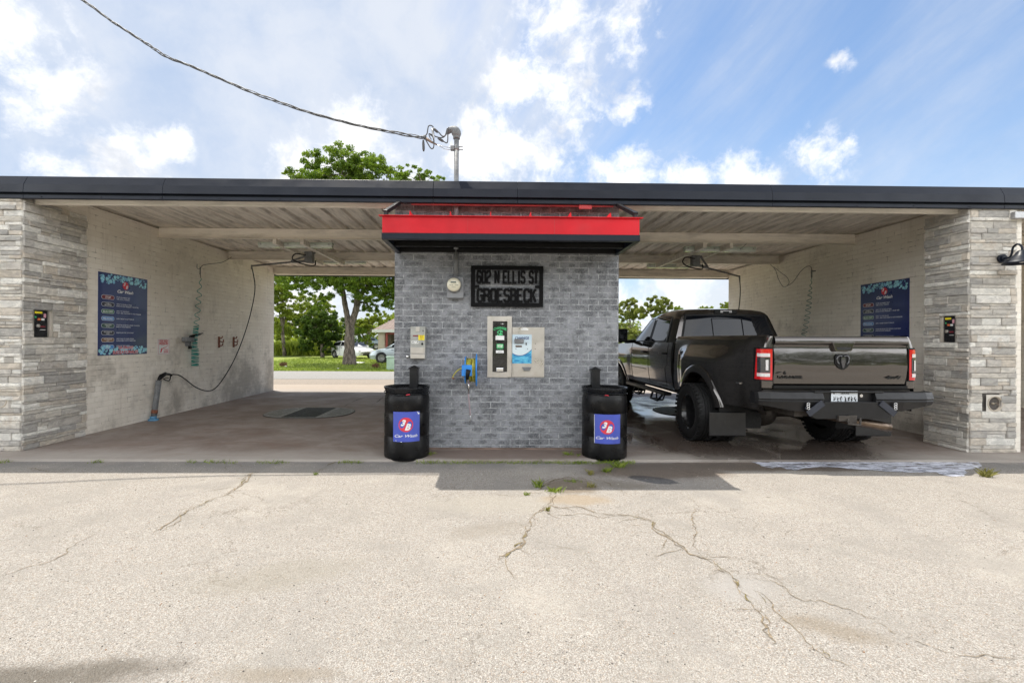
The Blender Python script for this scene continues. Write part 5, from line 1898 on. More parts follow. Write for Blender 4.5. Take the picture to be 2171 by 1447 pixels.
# small red and white notice
a, b_ = PX(334, 752, XL), PX(359, 752, XL)
c = PX(334, 718, XL)
w, h = b_.y - a.y, c.z - a.z
ns = thing("notice", "small white and red notice reading FOR HIGH PRESSURE on the empty bay's wall", "sign", (XL, a.y, a.z))
Mx = frame((XL, a.y, a.z), (0, 1, 0), (0, 0, 1))
MB(Mx).box(0, w, 0, h, 0, .003).build("plate", M['paper'], ns, world=True)
mb = MB(Mx)
for q in ((.012, w - .012, h - .018, h - .014), (.012, w - .012, .014, .018), (.012, .016, .018, h - .018), (w - .016, w - .012, .018, h - .018)):
    mb.box(q[0], q[1], q[2], q[3], .003, .0042)
put_text(mb, "FOR HIGH", w * .5, h * .78, .042, w=w * .72, n=.005, align='C', bold=.03)
put_text(mb, "PRESSURE", w * .5, h * .62, .042, w=w * .76, n=.005, align='C', bold=.03)
put_text(mb, "HOLD", w * .68, h * .30, .020, w=w * .34, n=.005, align='C', bold=.01)
put_text(mb, "WAND", w * .68, h * .22, .020, w=w * .34, n=.005, align='C', bold=.01)
put_text(mb, "TRIGGER", w * .68, h * .12, .026, w=w * .40, n=.005, align='C', bold=.03)
mb.add([(w * .2, h * .14, .005), (w * .30, h * .14, .005), (w * .40, h * .36, .005), (w * .30, h * .42, .005)], [(0, 1, 2, 3)])
mb.add([(w * .3, h * .38, .0054), (w * .34, h * .34, .0054), (w * .85, h * .53, .0054), (w * .84, h * .55, .0054)], [(0, 1, 2, 3)])
mb.build("print", M['redprint'], ns, world=True, recalc=False)


def coil(path, turns, rad, rt, n_per=14):
    """helix round a vertical path; radius function of t"""
    P = smooth_path(path, 10)
    L = [0]
    for i in range(1, len(P)):
        L.append(L[-1] + (P[i] - P[i - 1]).length)
    tot = L[-1]
    out = []
    N_ = int(turns(1.0) * n_per)
    for i in range(N_ + 1):
        t = i / N_
        # find s so that turns(s) = t*turns(1)
        lo, hi = 0.0, 1.0
        for _ in range(18):
            m_ = (lo + hi) / 2
            if turns(m_) < t * turns(1.0):
                lo = m_
            else:
                hi = m_
        s = lo * tot
        j = max(k for k in range(len(L)) if L[k] <= s + 1e-9)
        j = min(j, len(P) - 2)
        f = (s - L[j]) / max(1e-6, L[j + 1] - L[j])
        c = P[j].lerp(P[j + 1], f)
        ph = i / n_per * 2 * math.pi
        r = rad(lo)
        out.append(c + Vector((math.cos(ph) * r, math.sin(ph) * r, 0.01 * math.sin(ph * .37))))
    return out


# left bay: teal coil hose
Xh = XL + 0.09
hz = [PX(425, 590, Xh), PX(421, 630, Xh), PX(417, 680, Xh), PX(413, 725, Xh), PX(414, 750, Xh), PX(414, 776, Xh)]
lc = thing("coil_hose", "teal coiled hose hanging on the empty bay's wall, bunched at its end", "coil hose", tuple(hz[0]))
tn = lambda s: 11 * s if s < .55 else 6.05 + (s - .55) / .45 * 30
mb = MB()
mb.tube(coil(hz, tn, lambda s: .045 * min(1, .15 + s * 5) if s < .8 else .062, .007), .0062, n=6)
mb.build("coil", M['teal'], lc, world=True)
mb = MB()
mb.tube(smooth_path([PX(490, 545, Xh), PX(470, 556, Xh), PX(440, 560, Xh), PX(427, 564, Xh), PX(424, 575, Xh), PX(425, 590, Xh)], 8), .006, n=6)
mb.build("lead_hose", M['rope'], lc, world=True)
mb = MB()
mb.tube([PX(424, 566, Xh), PX(423.5, 582, Xh)], .012, n=8)
mb.tube(smooth_path([PX(417, 560, XL + .02), PX(417, 568, Xh), PX(421, 570, Xh), PX(424, 568, Xh)], 4), .006, n=6)
mb.build("hook", M['galv'], lc, world=True)
# spray gun in its wall bracket
g0 = PX(392, 722, XL)
br = thing("spray_gun", "black spray gun resting in a grey wall bracket beside the coil hose", "spray gun", (XL, g0.y, g0.z))
y0, z0 = g0.y, g0.z
mb = MB()
mb.box(XL, XL + .10, y0 - .10, y0 + .16, z0 - .02, z0 + .07)
mb.box(XL, XL + .07, y0 + .0, y0 + .09, z0 - .10, z0 - .02)
mb.build("bracket", M['galv'], br, world=True, bevel=.006)
mb = MB()
mb.tube([(XL + .08, y0 + .02, z0 + .075), (XL + .09, y0 + .16, z0 + .10), (XL + .09, y0 + .32, z0 + .13)], [.022, .03, .024], n=10)
mb.tube(smooth_path([(XL + .09, y0 + .32, z0 + .13), (XL + .09, y0 + .42, z0 + .15), PX(412, 712, Xh), PX(414, 724, Xh)], 5), .01, n=8)
mb.box(XL + .05, XL + .09, y0 + .02, y0 + .07, z0 - .16, z0 - .10)
mb.build("grip", M['black'], br, world=True)
for i, (px, lab) in enumerate(((464, "rusty wall hook nearer the coil hose"), (495, "rusty wall hook nearer the back of the empty bay"))):
    p = PX(px, 725, XL)
    hk = thing("wall_hook", lab, "hook", tuple(p), group="rusty hooks on the empty bay's wall")
    mb = MB()
    mb.box(0, .012, -.03, .03, -.12, .12)
    mb.tube(smooth_path([(.01, 0, .08), (.06, 0, .09), (.08, 0, .13)], 5), .012, n=8)
    mb.tube(smooth_path([(.01, 0, -.08), (.07, 0, -.07), (.09, 0, -.02)], 5), .012, n=8)
    mb.tube(smooth_path([(.01, .02, .02), (.08, .02, .0), (.085, .02, .06)], 5), .011, n=8)
    mb.build("iron", M['rust'], hk)

# lance holder pipe standing by the wall, with the pressure gun and its hose
pb = Vector((XL + .12, PX(326, 890, XL + .12).y, SLABZ))
pt_ = Vector((XL + .16, 0, 0))
pt_ = PX(337, 806, XL + .14)
pp = thing("lance_holder", "leaning grey pipe holding the pressure lance beside the empty bay's wall", "pipe holder", tuple(pb))
MB().tube([pb + Vector((0, 0, .01)), pt_], .045, n=18).build("pipe", M['galv'], pp, world=True)
mb = MB()
mb.cyl(pb, pb + Vector((0, 0, .03)), .078, n=20)
mb.cyl(pb + Vector((0, 0, .03)), pb + Vector((0, 0, .075)), .052, n=20)
mb.build("base", M['bluemetal'], pp, world=True)
mb = MB()
d_ = (pt_ - pb).normalized()
mb.cyl(pb + d_ * .12, pb + d_ * .18, .049, n=18)
mb.build("collar", M['rust'], pp, world=True)
gp = thing("pressure_gun", "black pressure gun with trigger guard hanging from the lance holder", "pressure gun", tuple(pt_))
mb = MB()
q = [PX(336, 806, Xh), PX(342, 798, Xh), PX(350, 793, Xh)]
mb.tube([q[0], q[0].lerp(q[1], .6), q[1], q[2], PX(352, 790, Xh)], [.018, .034, .040, .034, .02], n=10)
mb.tube(smooth_path([PX(348, 795, Xh), PX(355, 793, Xh), PX(362, 794, Xh), PX(364, 796, Xh)], 5), .020, n=8)
mb.tube(smooth_path([PX(347, 803, Xh), PX(353, 806, Xh), PX(360, 806, Xh), PX(362, 797, Xh)], 6), .010, n=6)
mb.tube(smooth_path([PX(347, 804, Xh), PX(351, 801, Xh), PX(358, 801, Xh)], 4), .007, n=6)
mb.build("grip", M['black'], gp, world=True)
# boom and pressure hose of the empty bay
boxc = Vector((X_at(656, 9.4), 9.4, 3.08))
tip = Vector((-5.05, 10.15, 2.985))


def boom(label, bc, tip_, elbow, hose, group):
    root = thing("swing_boom", label, "boom", tuple(bc), group=group)
    mb = MB()
    mb.box(bc.x - .085, bc.x + .065, bc.y - .07, bc.y + .07, bc.z - .14, bc.z + .075)
    mb.build("swivel_box", M['galv'], root, world=True, bevel=.008)
    mb = MB()
    for sx in (-.24, .24):
        mb.bar((bc.x + sx, 8.38, 3.155), (bc.x + sx, 10.78, 3.155), .06, .088)
    mb.box(bc.x - .21, bc.x + .21, bc.y - .10, bc.y + .10, 3.165, 3.18)
    mb.bar((bc.x - .20, bc.y - .5, 3.17), (bc.x + .20, bc.y + .5, 3.17), .04, .02)
    mb.build("ceiling_brace", M['purlin'], root, world=True)
    mb = MB()
    mb.bar(bc + Vector((0, 0, -.10)), elbow, .055, .04)
    mb.tube([elbow, tip_], .018, n=8)
    mb.bar(bc + Vector((.1, 0, .06)), elbow + Vector((0, 0, .02)), .03, .03)
    mb.build("arm", M['galv'], root, world=True)
    mb = MB()
    mb.tube(smooth_path([bc + Vector((-.05, -.08, .0)), bc + Vector((-.24, -.1, .02)), bc + Vector((-.30, -.1, -.08)), bc + Vector((-.15, -.05, -.16)), bc + Vector((.1, -.05, -.2)), bc + Vector((.12, -.03, -.1))], 6), .012, n=7)
    mb.build("loop_hose", M['rubber'], root, world=True)
    P = smooth_path(hose, 12)
    hs = thing("pressure_hose", label.replace("swing boom", "pressure hose dropping from the boom tip").replace("grey ", "black "), "hose", tuple(tip_), group=group.replace("booms", "hoses"))
    MB().tube([tip_ + Vector((0, 0, .01))] + P, .0105, n=8).build("hose", M['rubber'], hs, world=True)
    MB().tube([tip_ + Vector((0, 0, .02)), tip_ + Vector((0, -.01, -.07))], .017, n=8).build("ferrule", M['galv'], hs, world=True)
    return root


hose_l = [tip, PX(540, 610, -5.2), PX(532, 660, -5.35), PX(517, 712, -5.5), PX(497, 762, -5.6), PX(474, 802, -5.65), PX(455, 824, -5.7), PX(437, 828, -5.72), PX(415, 820, -5.74), PX(395, 805, -5.75), PX(380, 795, -5.75), PX(366, 793.5, -5.75)]
boom("grey ceiling swing boom in the empty bay", boxc, tip, boxc.lerp(tip, .3) + Vector((0, 0, -.06)), hose_l, "swing booms under the bay ceilings")
boxr = Vector((X_at(1474, 9.3), 9.3, 3.06))
tipr = Vector((X_at(1567, 10.4), 10.4, Z_at(1567, 586, 10.4)))
hose_r = [tipr, tipr + Vector((.02, 0, -.35)), tipr + Vector((-.03, -.02, -.8)), tipr + Vector((-.12, -.05, -1.3)), tipr + Vector((-.1, .1, -1.75))]
boom("grey ceiling swing boom in the pickup's bay over the pickup", boxr, tipr, boxr.lerp(tipr, .25) + Vector((0, 0, -.08)), hose_r, "swing booms under the bay ceilings")

# right bay: old coil hose and its loose wire
Xq = XR - 0.09
hz = [PX(1720, 590, Xq), PX(1717, 620, Xq), PX(1714, 650, Xq), PX(1710, 680, Xq), PX(1704, 712, Xq), PX(1700, 745, Xq)]
rcoil = thing("coil_hose", "faded teal coiled hose hanging on the wall behind the pickup above the truck bed", "coil hose", tuple(hz[0]))
MB().tube(coil(hz, lambda s: 15 * s, lambda s: .045 * min(1, .1 + s * 3), .006), .006, n=6).build("coil", M['teal_old'], rcoil, world=True)
mb = MB()
mb.tube(smooth_path([PX(1630, 558, Xq), PX(1643, 572, Xq), PX(1650, 592, Xq), PX(1661, 608, Xq), PX(1672, 600, Xq), PX(1668, 588, Xq), PX(1655, 578, Xq), PX(1640, 566, Xq)], 8), .005, n=6)
mb.tube(smooth_path([PX(1664, 608, Xq), PX(1680, 598, Xq), PX(1697, 575, Xq), PX(1710, 565, Xq), PX(1719, 567, Xq), PX(1720, 590, Xq)], 8), .006, n=6)
mb.build("lead_hose", M['rope'], rcoil, world=True)
mb = MB()
mb.tube([PX(1720, 572, Xq), PX(1720, 588, Xq)], .014, n=8)
mb.tube([PX(1728, 574, XR), PX(1720, 575, Xq)], .012, n=6)
mb.build("hook", M['galv'], rcoil, world=True)

# fluorescent fixtures
def fixture(x0, x1, y, z, label, hang=False):
    f = thing("ceiling_light", label, "light fixture", ((x0 + x1) / 2, y, z), group="sealed tube lights under the bay ceilings")
    mb = MB()
    L = x1 - x0
    mb.box(-L / 2, L / 2, -.06, .06, .0, .05)
    mb.build("housing", M['lightbody'], f, bevel=.012, seg=3)
    mb = MB()
    mb.prism([(-.055, 0), (-.045, -.045), (.045, -.045), (.055, 0)], -L / 2 + .01, L / 2 - .01, 'x')
    mb.build("diffuser", simple("clear_light_cover", (.56, .60, .54), .25, coat=.3), f)
    mb = MB()
    for k in range(6):
        xx = -L / 2 + .06 + (L - .12) * k / 5
        mb.box(xx - .012, xx + .012, -.066, -.059, -.004, .022)
    build_split(mb, "clip", M['alu'], f)
    if hang:
        mb = MB()
        for xx in (-L / 2 + .28, L / 2 - .32):
            mb.tube([(xx, -.30, .25), (xx, -.29, .05), (xx, -.08, -.01)], .004, n=5)
        build_split(mb, "hanger_wire", M['rope'], f)


fixture(X_at(548, 8.75), X_at(705, 8.75), 8.75, Z_at(625, 520, 8.75), "near tube light behind the second beam of the empty bay")
fixture(X_at(684, 11.7), X_at(775, 11.7), 11.7, 3.34, "far tube light near the back of the empty bay")
fixture(X_at(1449, 8.80), X_at(1599, 8.80), 8.80, Z_at(1524, 529, 8.8), "near tube light hung by wires in the pickup's bay", True)
fixture(X_at(1371, 11.2), X_at(1460, 11.2), 11.2, Z_at(1415, 564, 11.2), "far tube light near the back of the pickup's bay")

# control boxes set in the pillars' inner faces
def control(Mx, w, h, label, door_right):
    root = thing("control_box", label, "control panel", tuple(Mx.translation), group="bay control boxes in the stone pillars")
    mb = MB(Mx)
    mb.box(0, w, 0, h, -.03, -.006)
    mb.box(0, .006, 0, h, -.006, .020)
    mb.box(w - .006, w, 0, h, -.006, .020)
    mb.box(.006, w - .006, 0, .006, -.006, .018)
    mb.box(.006, w - .006, h - .006, h, -.006, .018)
    mb.build("steel_frame", M['steel'], root, world=True)
    dw = w * .70
    x0 = 0.008 if door_right else w - .008 - dw
    mb = MB(Mx)
    mb.box(x0, x0 + dw, .008, h - .008, -.006, .010)
    mb.build("face_plate", simple("black_control_plate", (.012, .012, .014), .3), root, world=True)
    mb = MB(Mx)
    n = .0112
    mb.box(x0 + dw * .08, x0 + dw * .62, h * .86, h * .93, .010, n, 0)
    mb.box(x0 + dw * .28, x0 + dw * .5, h * .62, h * .69, .010, n, 1)
    mb.box(x0 + dw * .55, x0 + dw * .78, h * .62, h * .69, .010, n, 2)
    mb.box(x0 + dw * .72, x0 + dw * .9, h * .72, h * .86, .010, n, 3)
    mb.box(x0 + dw * .45, x0 + dw * .85, h * .37, h * .42, .010, n, 4)
    mb.box(x0 + dw * .45, x0 + dw * .85, h * .27, h * .285, .010, n, 2)
    mb.box(x0 + dw * .08, x0 + dw * .2, h * .70, h * .76, .010, n, 5)
    build_split(mb, "decal", [M['yellow'], simple("orange_decal", (.7, .16, .05), .5), M['paper'], simple("pink_decal", (.6, .3, .35), .5), M['maroon'], M['green']], root, world=True)
    mb = MB(Mx)
    mb.cyl((x0 + dw * .28, h * .42, .010), (x0 + dw * .28, h * .42, .028), .022, n=16)
    mb.box(x0 + dw * .26, x0 + dw * .30, h * .37, h * .47, .028, .036)
    mb.build("dial_knob", M['steel'], root, world=True)


a, b_, c = PX(87, 722, LPX), PX(124, 719, LPX), PX(87, 660, LPX)
control(frame((LPX, YF + .13, 1.44), (0, 1, 0), (0, 0, 1)), .27, .36, "steel framed bay control box set in the pillar of the empty bay", True)
control(frame((RPX, YF + .62 - .235, 1.44), (0, -1, 0), (0, 0, 1)), .22, .36, "steel framed bay control box set in the pillar by the pickup", False)


def barn_light(px, py, label):
    p = PT(px, py, YF)
    root = thing("barn_light", label, "wall lamp", (p.x, YF - .024, p.z), group="gooseneck barn lights on the stone pillars")
    mb = MB()
    mb.cyl((0, 0, 0), (0, -.03, 0), .055, n=20)
    mb.cyl((0, -.03, 0), (0, -.05, 0), .035, n=16)
    mb.tube(smooth_path([(0, -.04, 0), (0.0, -.10, 0.0), (.0, -.125, .05), (.0, -.14, .12), (.0, -.19, .15), (.0, -.235, .11), (.0, -.24, .05)], 6), .012, n=10)
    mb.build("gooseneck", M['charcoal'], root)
    mb = MB()
    mb.lathe([(.0, .07), (.03, .065), (.05, .05), (.065, .02), (.10, -.015), (.145, -.06), (.175, -.085), (.18, -.10), (.173, -.098), (.14, -.065), (.095, -.025), (.05, -.005), (.0, .0)], (.0, -.24, 0), 'z', 36)
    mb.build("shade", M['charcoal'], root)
    mb = MB()
    mb.lathe([(.0, -.02), (.03, -.03), (.036, -.06), (.025, -.085), (0, -.092)], (.0, -.24, 0), 'z', 16)
    mb.build("bulb", M['lampwhite'], root)
    return root


barn_light(2117, 549, "black gooseneck barn light on the stone pillar by the pickup")
barn_light(-22, 533, "black gooseneck barn light on the stone pillar by the empty bay")
# junction box under the eave
p = PT(2135, 466, YF)
jb = thing("junction_box", "silver junction box under the eave on the pillar by the pickup", "junction box", (p.x, YF - .03, p.z))
MB().box(0, .26, -.06, .0, 0, .085).build("cover", M['alu'], jb, bevel=.006)
MB().cyl((.26, -.03, .04), (.50, -.03, .04), .012, n=10).build("conduit", M['alu'], jb)


def port(px, py, label):
    p = PT(px, py, YF)
    root = thing("wall_outlet", label, "wall outlet", (p.x, YF, p.z), group="round recessed outlets low on the stone pillars")
    mb = MB()
    k = 32
    sq = [(max(-1, min(1, 1.42 * math.cos(2 * math.pi * i / k))) * .1149, max(-1, min(1, 1.42 * math.sin(2 * math.pi * i / k))) * .1149) for i in range(k)]
    rows = [[(a_, -.012, b_) for a_, b_ in sq], [(.092 * math.cos(2 * math.pi * i / k), -.012, .092 * math.sin(2 * math.pi * i / k)) for i in range(k)]]
    mb.grid(rows, 0, smooth=False, closed=True)
    mb.build("mortar_plate", simple("stone_coloured_mortar", (.58, .54, .48), .85, dirt=.3, bump=.4), root, recalc=False)
    mb = MB()
    mb.lathe([(.098, -.012), (.098, -.020), (.088, -.020), (.086, .06), (0, .06)], (0, 0, 0), 'y', 32, caps=False)
    mb.build("ring", simple("beige_outlet_ring", (.46, .40, .32), .6, dirt=.3), root)
    mb = MB()
    mb.lathe([(0, .02), (.045, .02), (.06, .035), (.062, .058), (.02, .058)], (-.01, 0, -.0), 'y', 24)
    mb.lathe([(0, -.005), (.014, -.005), (.018, .02)], (-.01, 0, -.0), 'y', 16)
    mb.tube([(-.01, .0, 0), (.05, .01, .01)], .006, n=6)
    mb.build("valve", simple("brassy_valve", (.30, .26, .2), .35, .5), root)


pr_ = PT(2108, 855, YF)
port(2108, 855, "round recessed outlet low on the pillar by the pickup")
port(1, 848, "round recessed outlet low on the pillar by the empty bay")


def drain(label, cx, cy, L, Wd, rot):
    root = thing("floor_drain", label, "drain", (cx, cy, SLABZ + .004), rotz=rot, group="oval grated drains in the bay floors")
    n = 48
    ov = lambda k: [(k * L * .5 * abs(math.cos(t)) ** .8 * (1 if math.cos(t) > 0 else -1), k * Wd * .5 * abs(math.sin(t)) ** .8 * (1 if math.sin(t) > 0 else -1)) for t in [2 * math.pi * i / n for i in range(n)]]
    mb = MB()
    mb.prism(ov(1.0), 0, .004, 'z', 0)
    mb.build("rim", M['pit'], root)
    mb = MB()
    mb.prism(ov(.985), .0045, .010, 'z', 0)
    mb.build("plate", M['iron'], root)
    mb = MB()
    hx, hy = L * .185, Wd * .445
    mb.box(-hx, hx, -hy, hy, .0102, .0130, 0)
    for sx in (-1, 1):
        for i in range(8):
            yy = -Wd * .40 + Wd * .80 * i / 7
            lim = L * .5 * math.sqrt(max(0, 1 - (abs(yy) / (Wd * .5)) ** 2)) - .06
            if lim > hx + .12:
                mb.box(min(sx * (hx + .09), sx * lim), max(sx * (hx + .09), sx * lim), yy - .011, yy + .011, .0102, .0112, 0)
    mb.build("slots", M['pit'], root)
    mb = MB()
    for i in range(26):
        xx = -hx + 2 * hx * (i + .5) / 26
        mb.box(xx - .003, xx + .003, -hy, hy, .0132, .0145, 0)
    mb.build("grate", simple("dark_grate_iron", (.030, .028, .026), .5, .3), root)


drain("oval grated floor drain in the dry empty bay", -3.38, 9.05, 1.62, 1.30, 0)
drain("oval grated floor drain in the wet bay beside the pickup", 4.15, 9.35, 1.62, 1.30, 0)
# ------------------------------------------------------------------ the pickup truck
TX, TY = 4.09, 6.72
trk = thing("pickup_truck", "wet dark grey four door pickup truck with its tailgate toward us in the wash bay", "pickup truck", (TX, TY, SLABZ))


def lerp_t(tab, z):
    if z <= tab[0][0]:
        return tab[0][1]
    for (a, p), (b_, q) in zip(tab[:-1], tab[1:]):
        if z <= b_:
            t = (z - a) / (b_ - a)
            return p + (q - p) * t
    return tab[-1][1]


def sst(a, b_, x):
    t = max(0, min(1, (x - a) / (b_ - a)))
    return t * t * (3 - 2 * t)


def bed_hw(y, z):
    base = lerp_t([(.58, .93), (.75, .955), (1.0, .965), (1.2, .955), (1.34, .94), (1.42, .915), (1.475, .885)], z)
    rear = sst(-.95, -1.27, y)
    base -= .055 * rear
    g = sst(1.0, .50, abs(y - .02))
    f = sst(1.38, 1.12, z)
    return base + .135 * g * f


def cab_hw(y, z):
    base = lerp_t([(.55, .90), (.66, .945), (.9, .975), (1.1, .98), (1.25, .97), (1.34, .955), (1.40, .94)], z)
    base -= .16 * sst(4.55, 5.35, y)
    g = sst(.95, .45, abs(y - 4.28))
    base += .035 * g * sst(1.30, 1.05, z)
    return base


def side_panel(hw, y0, y1, z0, z1fun, arch, sgn, ny, nz, top=None, z0fun=None):
    """body side as a fine grid with the wheel arch cut out, edge vertices drawn onto the arch"""
    (ay, az, ar) = arch
    V, Fs = [], []
    for i in range(ny + 1):
        y = y0 + (y1 - y0) * i / ny
        zt__ = z1fun(y)
        zb_ = z0fun(y) if z0fun else z0
        for j in range(nz + 1):
            z = zb_ + (zt__ - zb_) * j / nz
            V.append([y, z])
    A = np.array(V)
    d = np.hypot(A[:, 0] - ay, A[:, 1] - az)
    keep = []
    for i in range(ny):
        for j in range(nz):
            q = [i * (nz + 1) + j, (i + 1) * (nz + 1) + j, (i + 1) * (nz + 1) + j + 1, i * (nz + 1) + j + 1]
            if sum(1 for k in q if d[k] < ar) >= 2:
                continue
            keep.append(q)
    for k in range(len(A)):
        if d[k] < ar:
            A[k, 0] = ay + (A[k, 0] - ay) / max(d[k], 1e-4) * ar
            A[k, 1] = az + (A[k, 1] - az) / max(d[k], 1e-4) * ar
    return [(sgn * hw(y, z), y, z) for y, z in A], keep


def flare(hw, arch, sgn, a0, a1, w=.085, out=.032):
    ay, az, ar = arch
    rows = []
    n = 44
    for i in range(n + 1):
        t = R(a0 + (a1 - a0) * i / n)
        row = []
        for rr, o in ((ar - .03, -.14), (ar - .035, .0), (ar - .015, out), (ar + w * .6, out), (ar + w, out * .5), (ar + w + .004, -.004)):
            y, z = ay + math.cos(t) * rr, az + math.sin(t) * rr
            row.append((sgn * (hw(y, max(.58, z)) + o), y, z))
        rows.append(row)
    return rows


RA = (0.0, .42, .565)
FA = (4.28, .42, .50)
for s in (-1, 1):
    body = MB()
    v, f = side_panel(bed_hw, -1.27, 1.19, .58, lambda y: 1.475, RA, s, 62, 26, z0fun=lambda y: .60)
    body.add(v, f, 0, True)
    body.build("bed_side", M['paint'], trk, smooth_angle=R(60))
mb = MB()
for s in (-1, 1):
    # rail cap, inner wall and rear corner column
    rows = []
    for i in range(21):
        y = -1.27 + 2.46 * i / 20
        h_ = bed_hw(y, 1.475)
        rows.append([(s * h_, y, 1.475), (s * (h_ - .012), y, 1.487), (s * (h_ - .085), y, 1.487), (s * (h_ - .095), y, 1.47), (s * (h_ - .095), y, 1.0)])
    mb.grid(rows, 0)
    zz = [.60 + (1.475 - .60) * j / 16 for j in range(17)]
    rows = [[(s * bed_hw(-1.27, z), -1.27, z), (s * (bed_hw(-1.27, z) - .012), -1.288, z), (s * (bed_hw(-1.27, z) - .04), -1.296, z), (s * .79, -1.296, z), (s * .79, -1.22, z)] for z in zz if z > .86]
    mb.grid(rows, 0)
rows = [[(-.80, y, 1.0), (.80, y, 1.0)] for y in (-1.25, 1.19)]
mb.grid(rows, 1, smooth=False)
mb.box(-.82, .82, 1.15, 1.19, 1.0, 1.46, 0)
mb.build("bed_rail", [M['paint'], M['black']], trk, smooth_angle=R(40))
for s in (-1, 1):
    MB().grid(flare(bed_hw, RA, s, 12, 168), 0).build("wheel_arch", M['paint'], trk, smooth_angle=R(50))
    MB().grid(flare(cab_hw, FA, s, 10, 170, w=.06, out=.02), 0).build("wheel_arch", M['paint'], trk, smooth_angle=R(50))
for s in (-1, 1):
    for (ay, az, ar), x0, x1 in ((RA, .50, 1.06), (FA, .55, .95)):
        mb = MB()
        n = 24
        rows = [[(s * x, ay + math.cos(t) * (ar + .02), az + math.sin(t) * (ar + .02)) for x in (x0, x1)] for t in [R(-15 + 210 * i / n) for i in range(n + 1)]]
        mb.grid(rows, 0)
        mb.add([(s * x0, ay + math.cos(R(-15 + 210 * i / n)) * (ar + .02), az + math.sin(R(-15 + 210 * i / n)) * (ar + .02)) for i in range(n + 1)], [tuple(range(n + 1))], 0)
        mb.build("wheel_well", M['rubber'], trk)

# lower cab, front fenders and hood
zt_f = lambda y: 1.385 if y < 3.45 else 1.385 - .10 * sst(3.45, 5.35, y)
cabm = MB()
for s in (-1, 1):
    v, f = side_panel(cab_hw, 1.25, 5.30, .55, zt_f, FA, s, 84, 24, z0fun=lambda y: .57)
    cabm.add(v, f, 0, True)
rows = []
for i in range(19):
    y = 3.42 + 1.88 * i / 18
    z = zt_f(y)
    h_ = cab_hw(y, z)
    rows.append([(x * h_, y, z + .055 * (1 - abs(x) ** 2.2) + (.02 if abs(x) < .5 else 0) * sst(5.3, 4.6, y)) for x in [-1, -.9, -.7, -.5, -.3, 0, .3, .5, .7, .9, 1]])
cabm.grid(rows, 0)
cabm.grid([[(-cab_hw(5.30, z), 5.30, z), (0, 5.38, z), (cab_hw(5.30, z), 5.30, z)] for z in (.57, .8, 1.0, 1.15, 1.285)], 0)
cabm.grid([[(-cab_hw(1.25, z), 1.25, z), (cab_hw(1.25, z), 1.25, z)] for z in (.57, .8, 1.1, 1.385)], 0)
# greenhouse
GT = [(1.34, .955), (1.44, .925), (1.56, .885), (1.68, .845), (1.78, .812), (1.85, .78), (1.90, .735), (1.93, .66), (1.948, .52)]
yr = lambda z: 1.235 + max(0, (z - 1.38)) * .26
yf = lambda z: 3.56 - (z - 1.36) * 1.42 - max(0, z - 1.85) * 2.0
NTT = 14


def ghx(z):
    return lerp_t(GT, z)


lv = [g_[0] for g_ in GT]
for s in (-1, 1):
    rows = []
    for z in lv:
        row = []
        for i in range(NTT + 1):
            t = i / NTT
            y = yr(z) + (yf(z) - yr(z)) * t
            bow = .018 * math.sin(math.pi * t) * (1 if z > 1.8 else 0)
            row.append((s * (ghx(z) - .05 * sst(.75, 1.0, t) - .03 * sst(.12, 0, t)), y, z + bow + (.022 * math.sin(math.pi * min(1, t * 1.15)) if z > 1.88 else 0)))
        rows.append(row)
    # roof to the middle
    last = rows[-1]
    rows.append([(p[0] * .5, p[1], p[2] + .012) for p in last])
    rows.append([(0, p[1], p[2] + .016) for p in last])
    cabm.grid(rows, 0)
    rear = [[(r_[0][0] * k, r_[0][1] - .03 * (1 - k * k), r_[0][2]) for k in (1, .9, .75, .5, .25, 0)] for r_ in rows[:-2]]
    cabm.grid(rear, 0)
    frt = [[(r_[-1][0] * k, r_[-1][1] + .06 * (1 - k * k), r_[-1][2]) for k in (1, .75, .5, .25, 0)] for r_ in rows[:-2]]
    cabm.grid(frt, 0)
cab_o = cabm.build("cab", M['paint'], trk, smooth_angle=R(38))


def gpanel(name, s, corners, mat, off, mi=0, nn=8, parent=None, rnd=.0):
    """patch on the greenhouse side; corners (y,z) bottom-rear, bottom-front, top-front, top-rear"""
    mb = MB()
    rows = []
    for j in range(nn + 1):
        v = j / nn
        row = []
        for i in range(nn + 1):
            u = i / nn
            a = (corners[0][0] * (1 - u) + corners[1][0] * u, corners[0][1] * (1 - u) + corners[1][1] * u)
            b_ = (corners[3][0] * (1 - u) + corners[2][0] * u, corners[3][1] * (1 - u) + corners[2][1] * u)
            y, z = a[0] * (1 - v) + b_[0] * v, a[1] * (1 - v) + b_[1] * v
            t = (y - yr(z)) / (yf(z) - yr(z))
            x = ghx(z) - .05 * sst(.75, 1.0, t) - .03 * sst(.12, 0, t)
            row.append((s * (x + off), y, z))
        rows.append(row)
    mb.grid(rows, 0)
    return mb.build(name, mat, parent or trk)


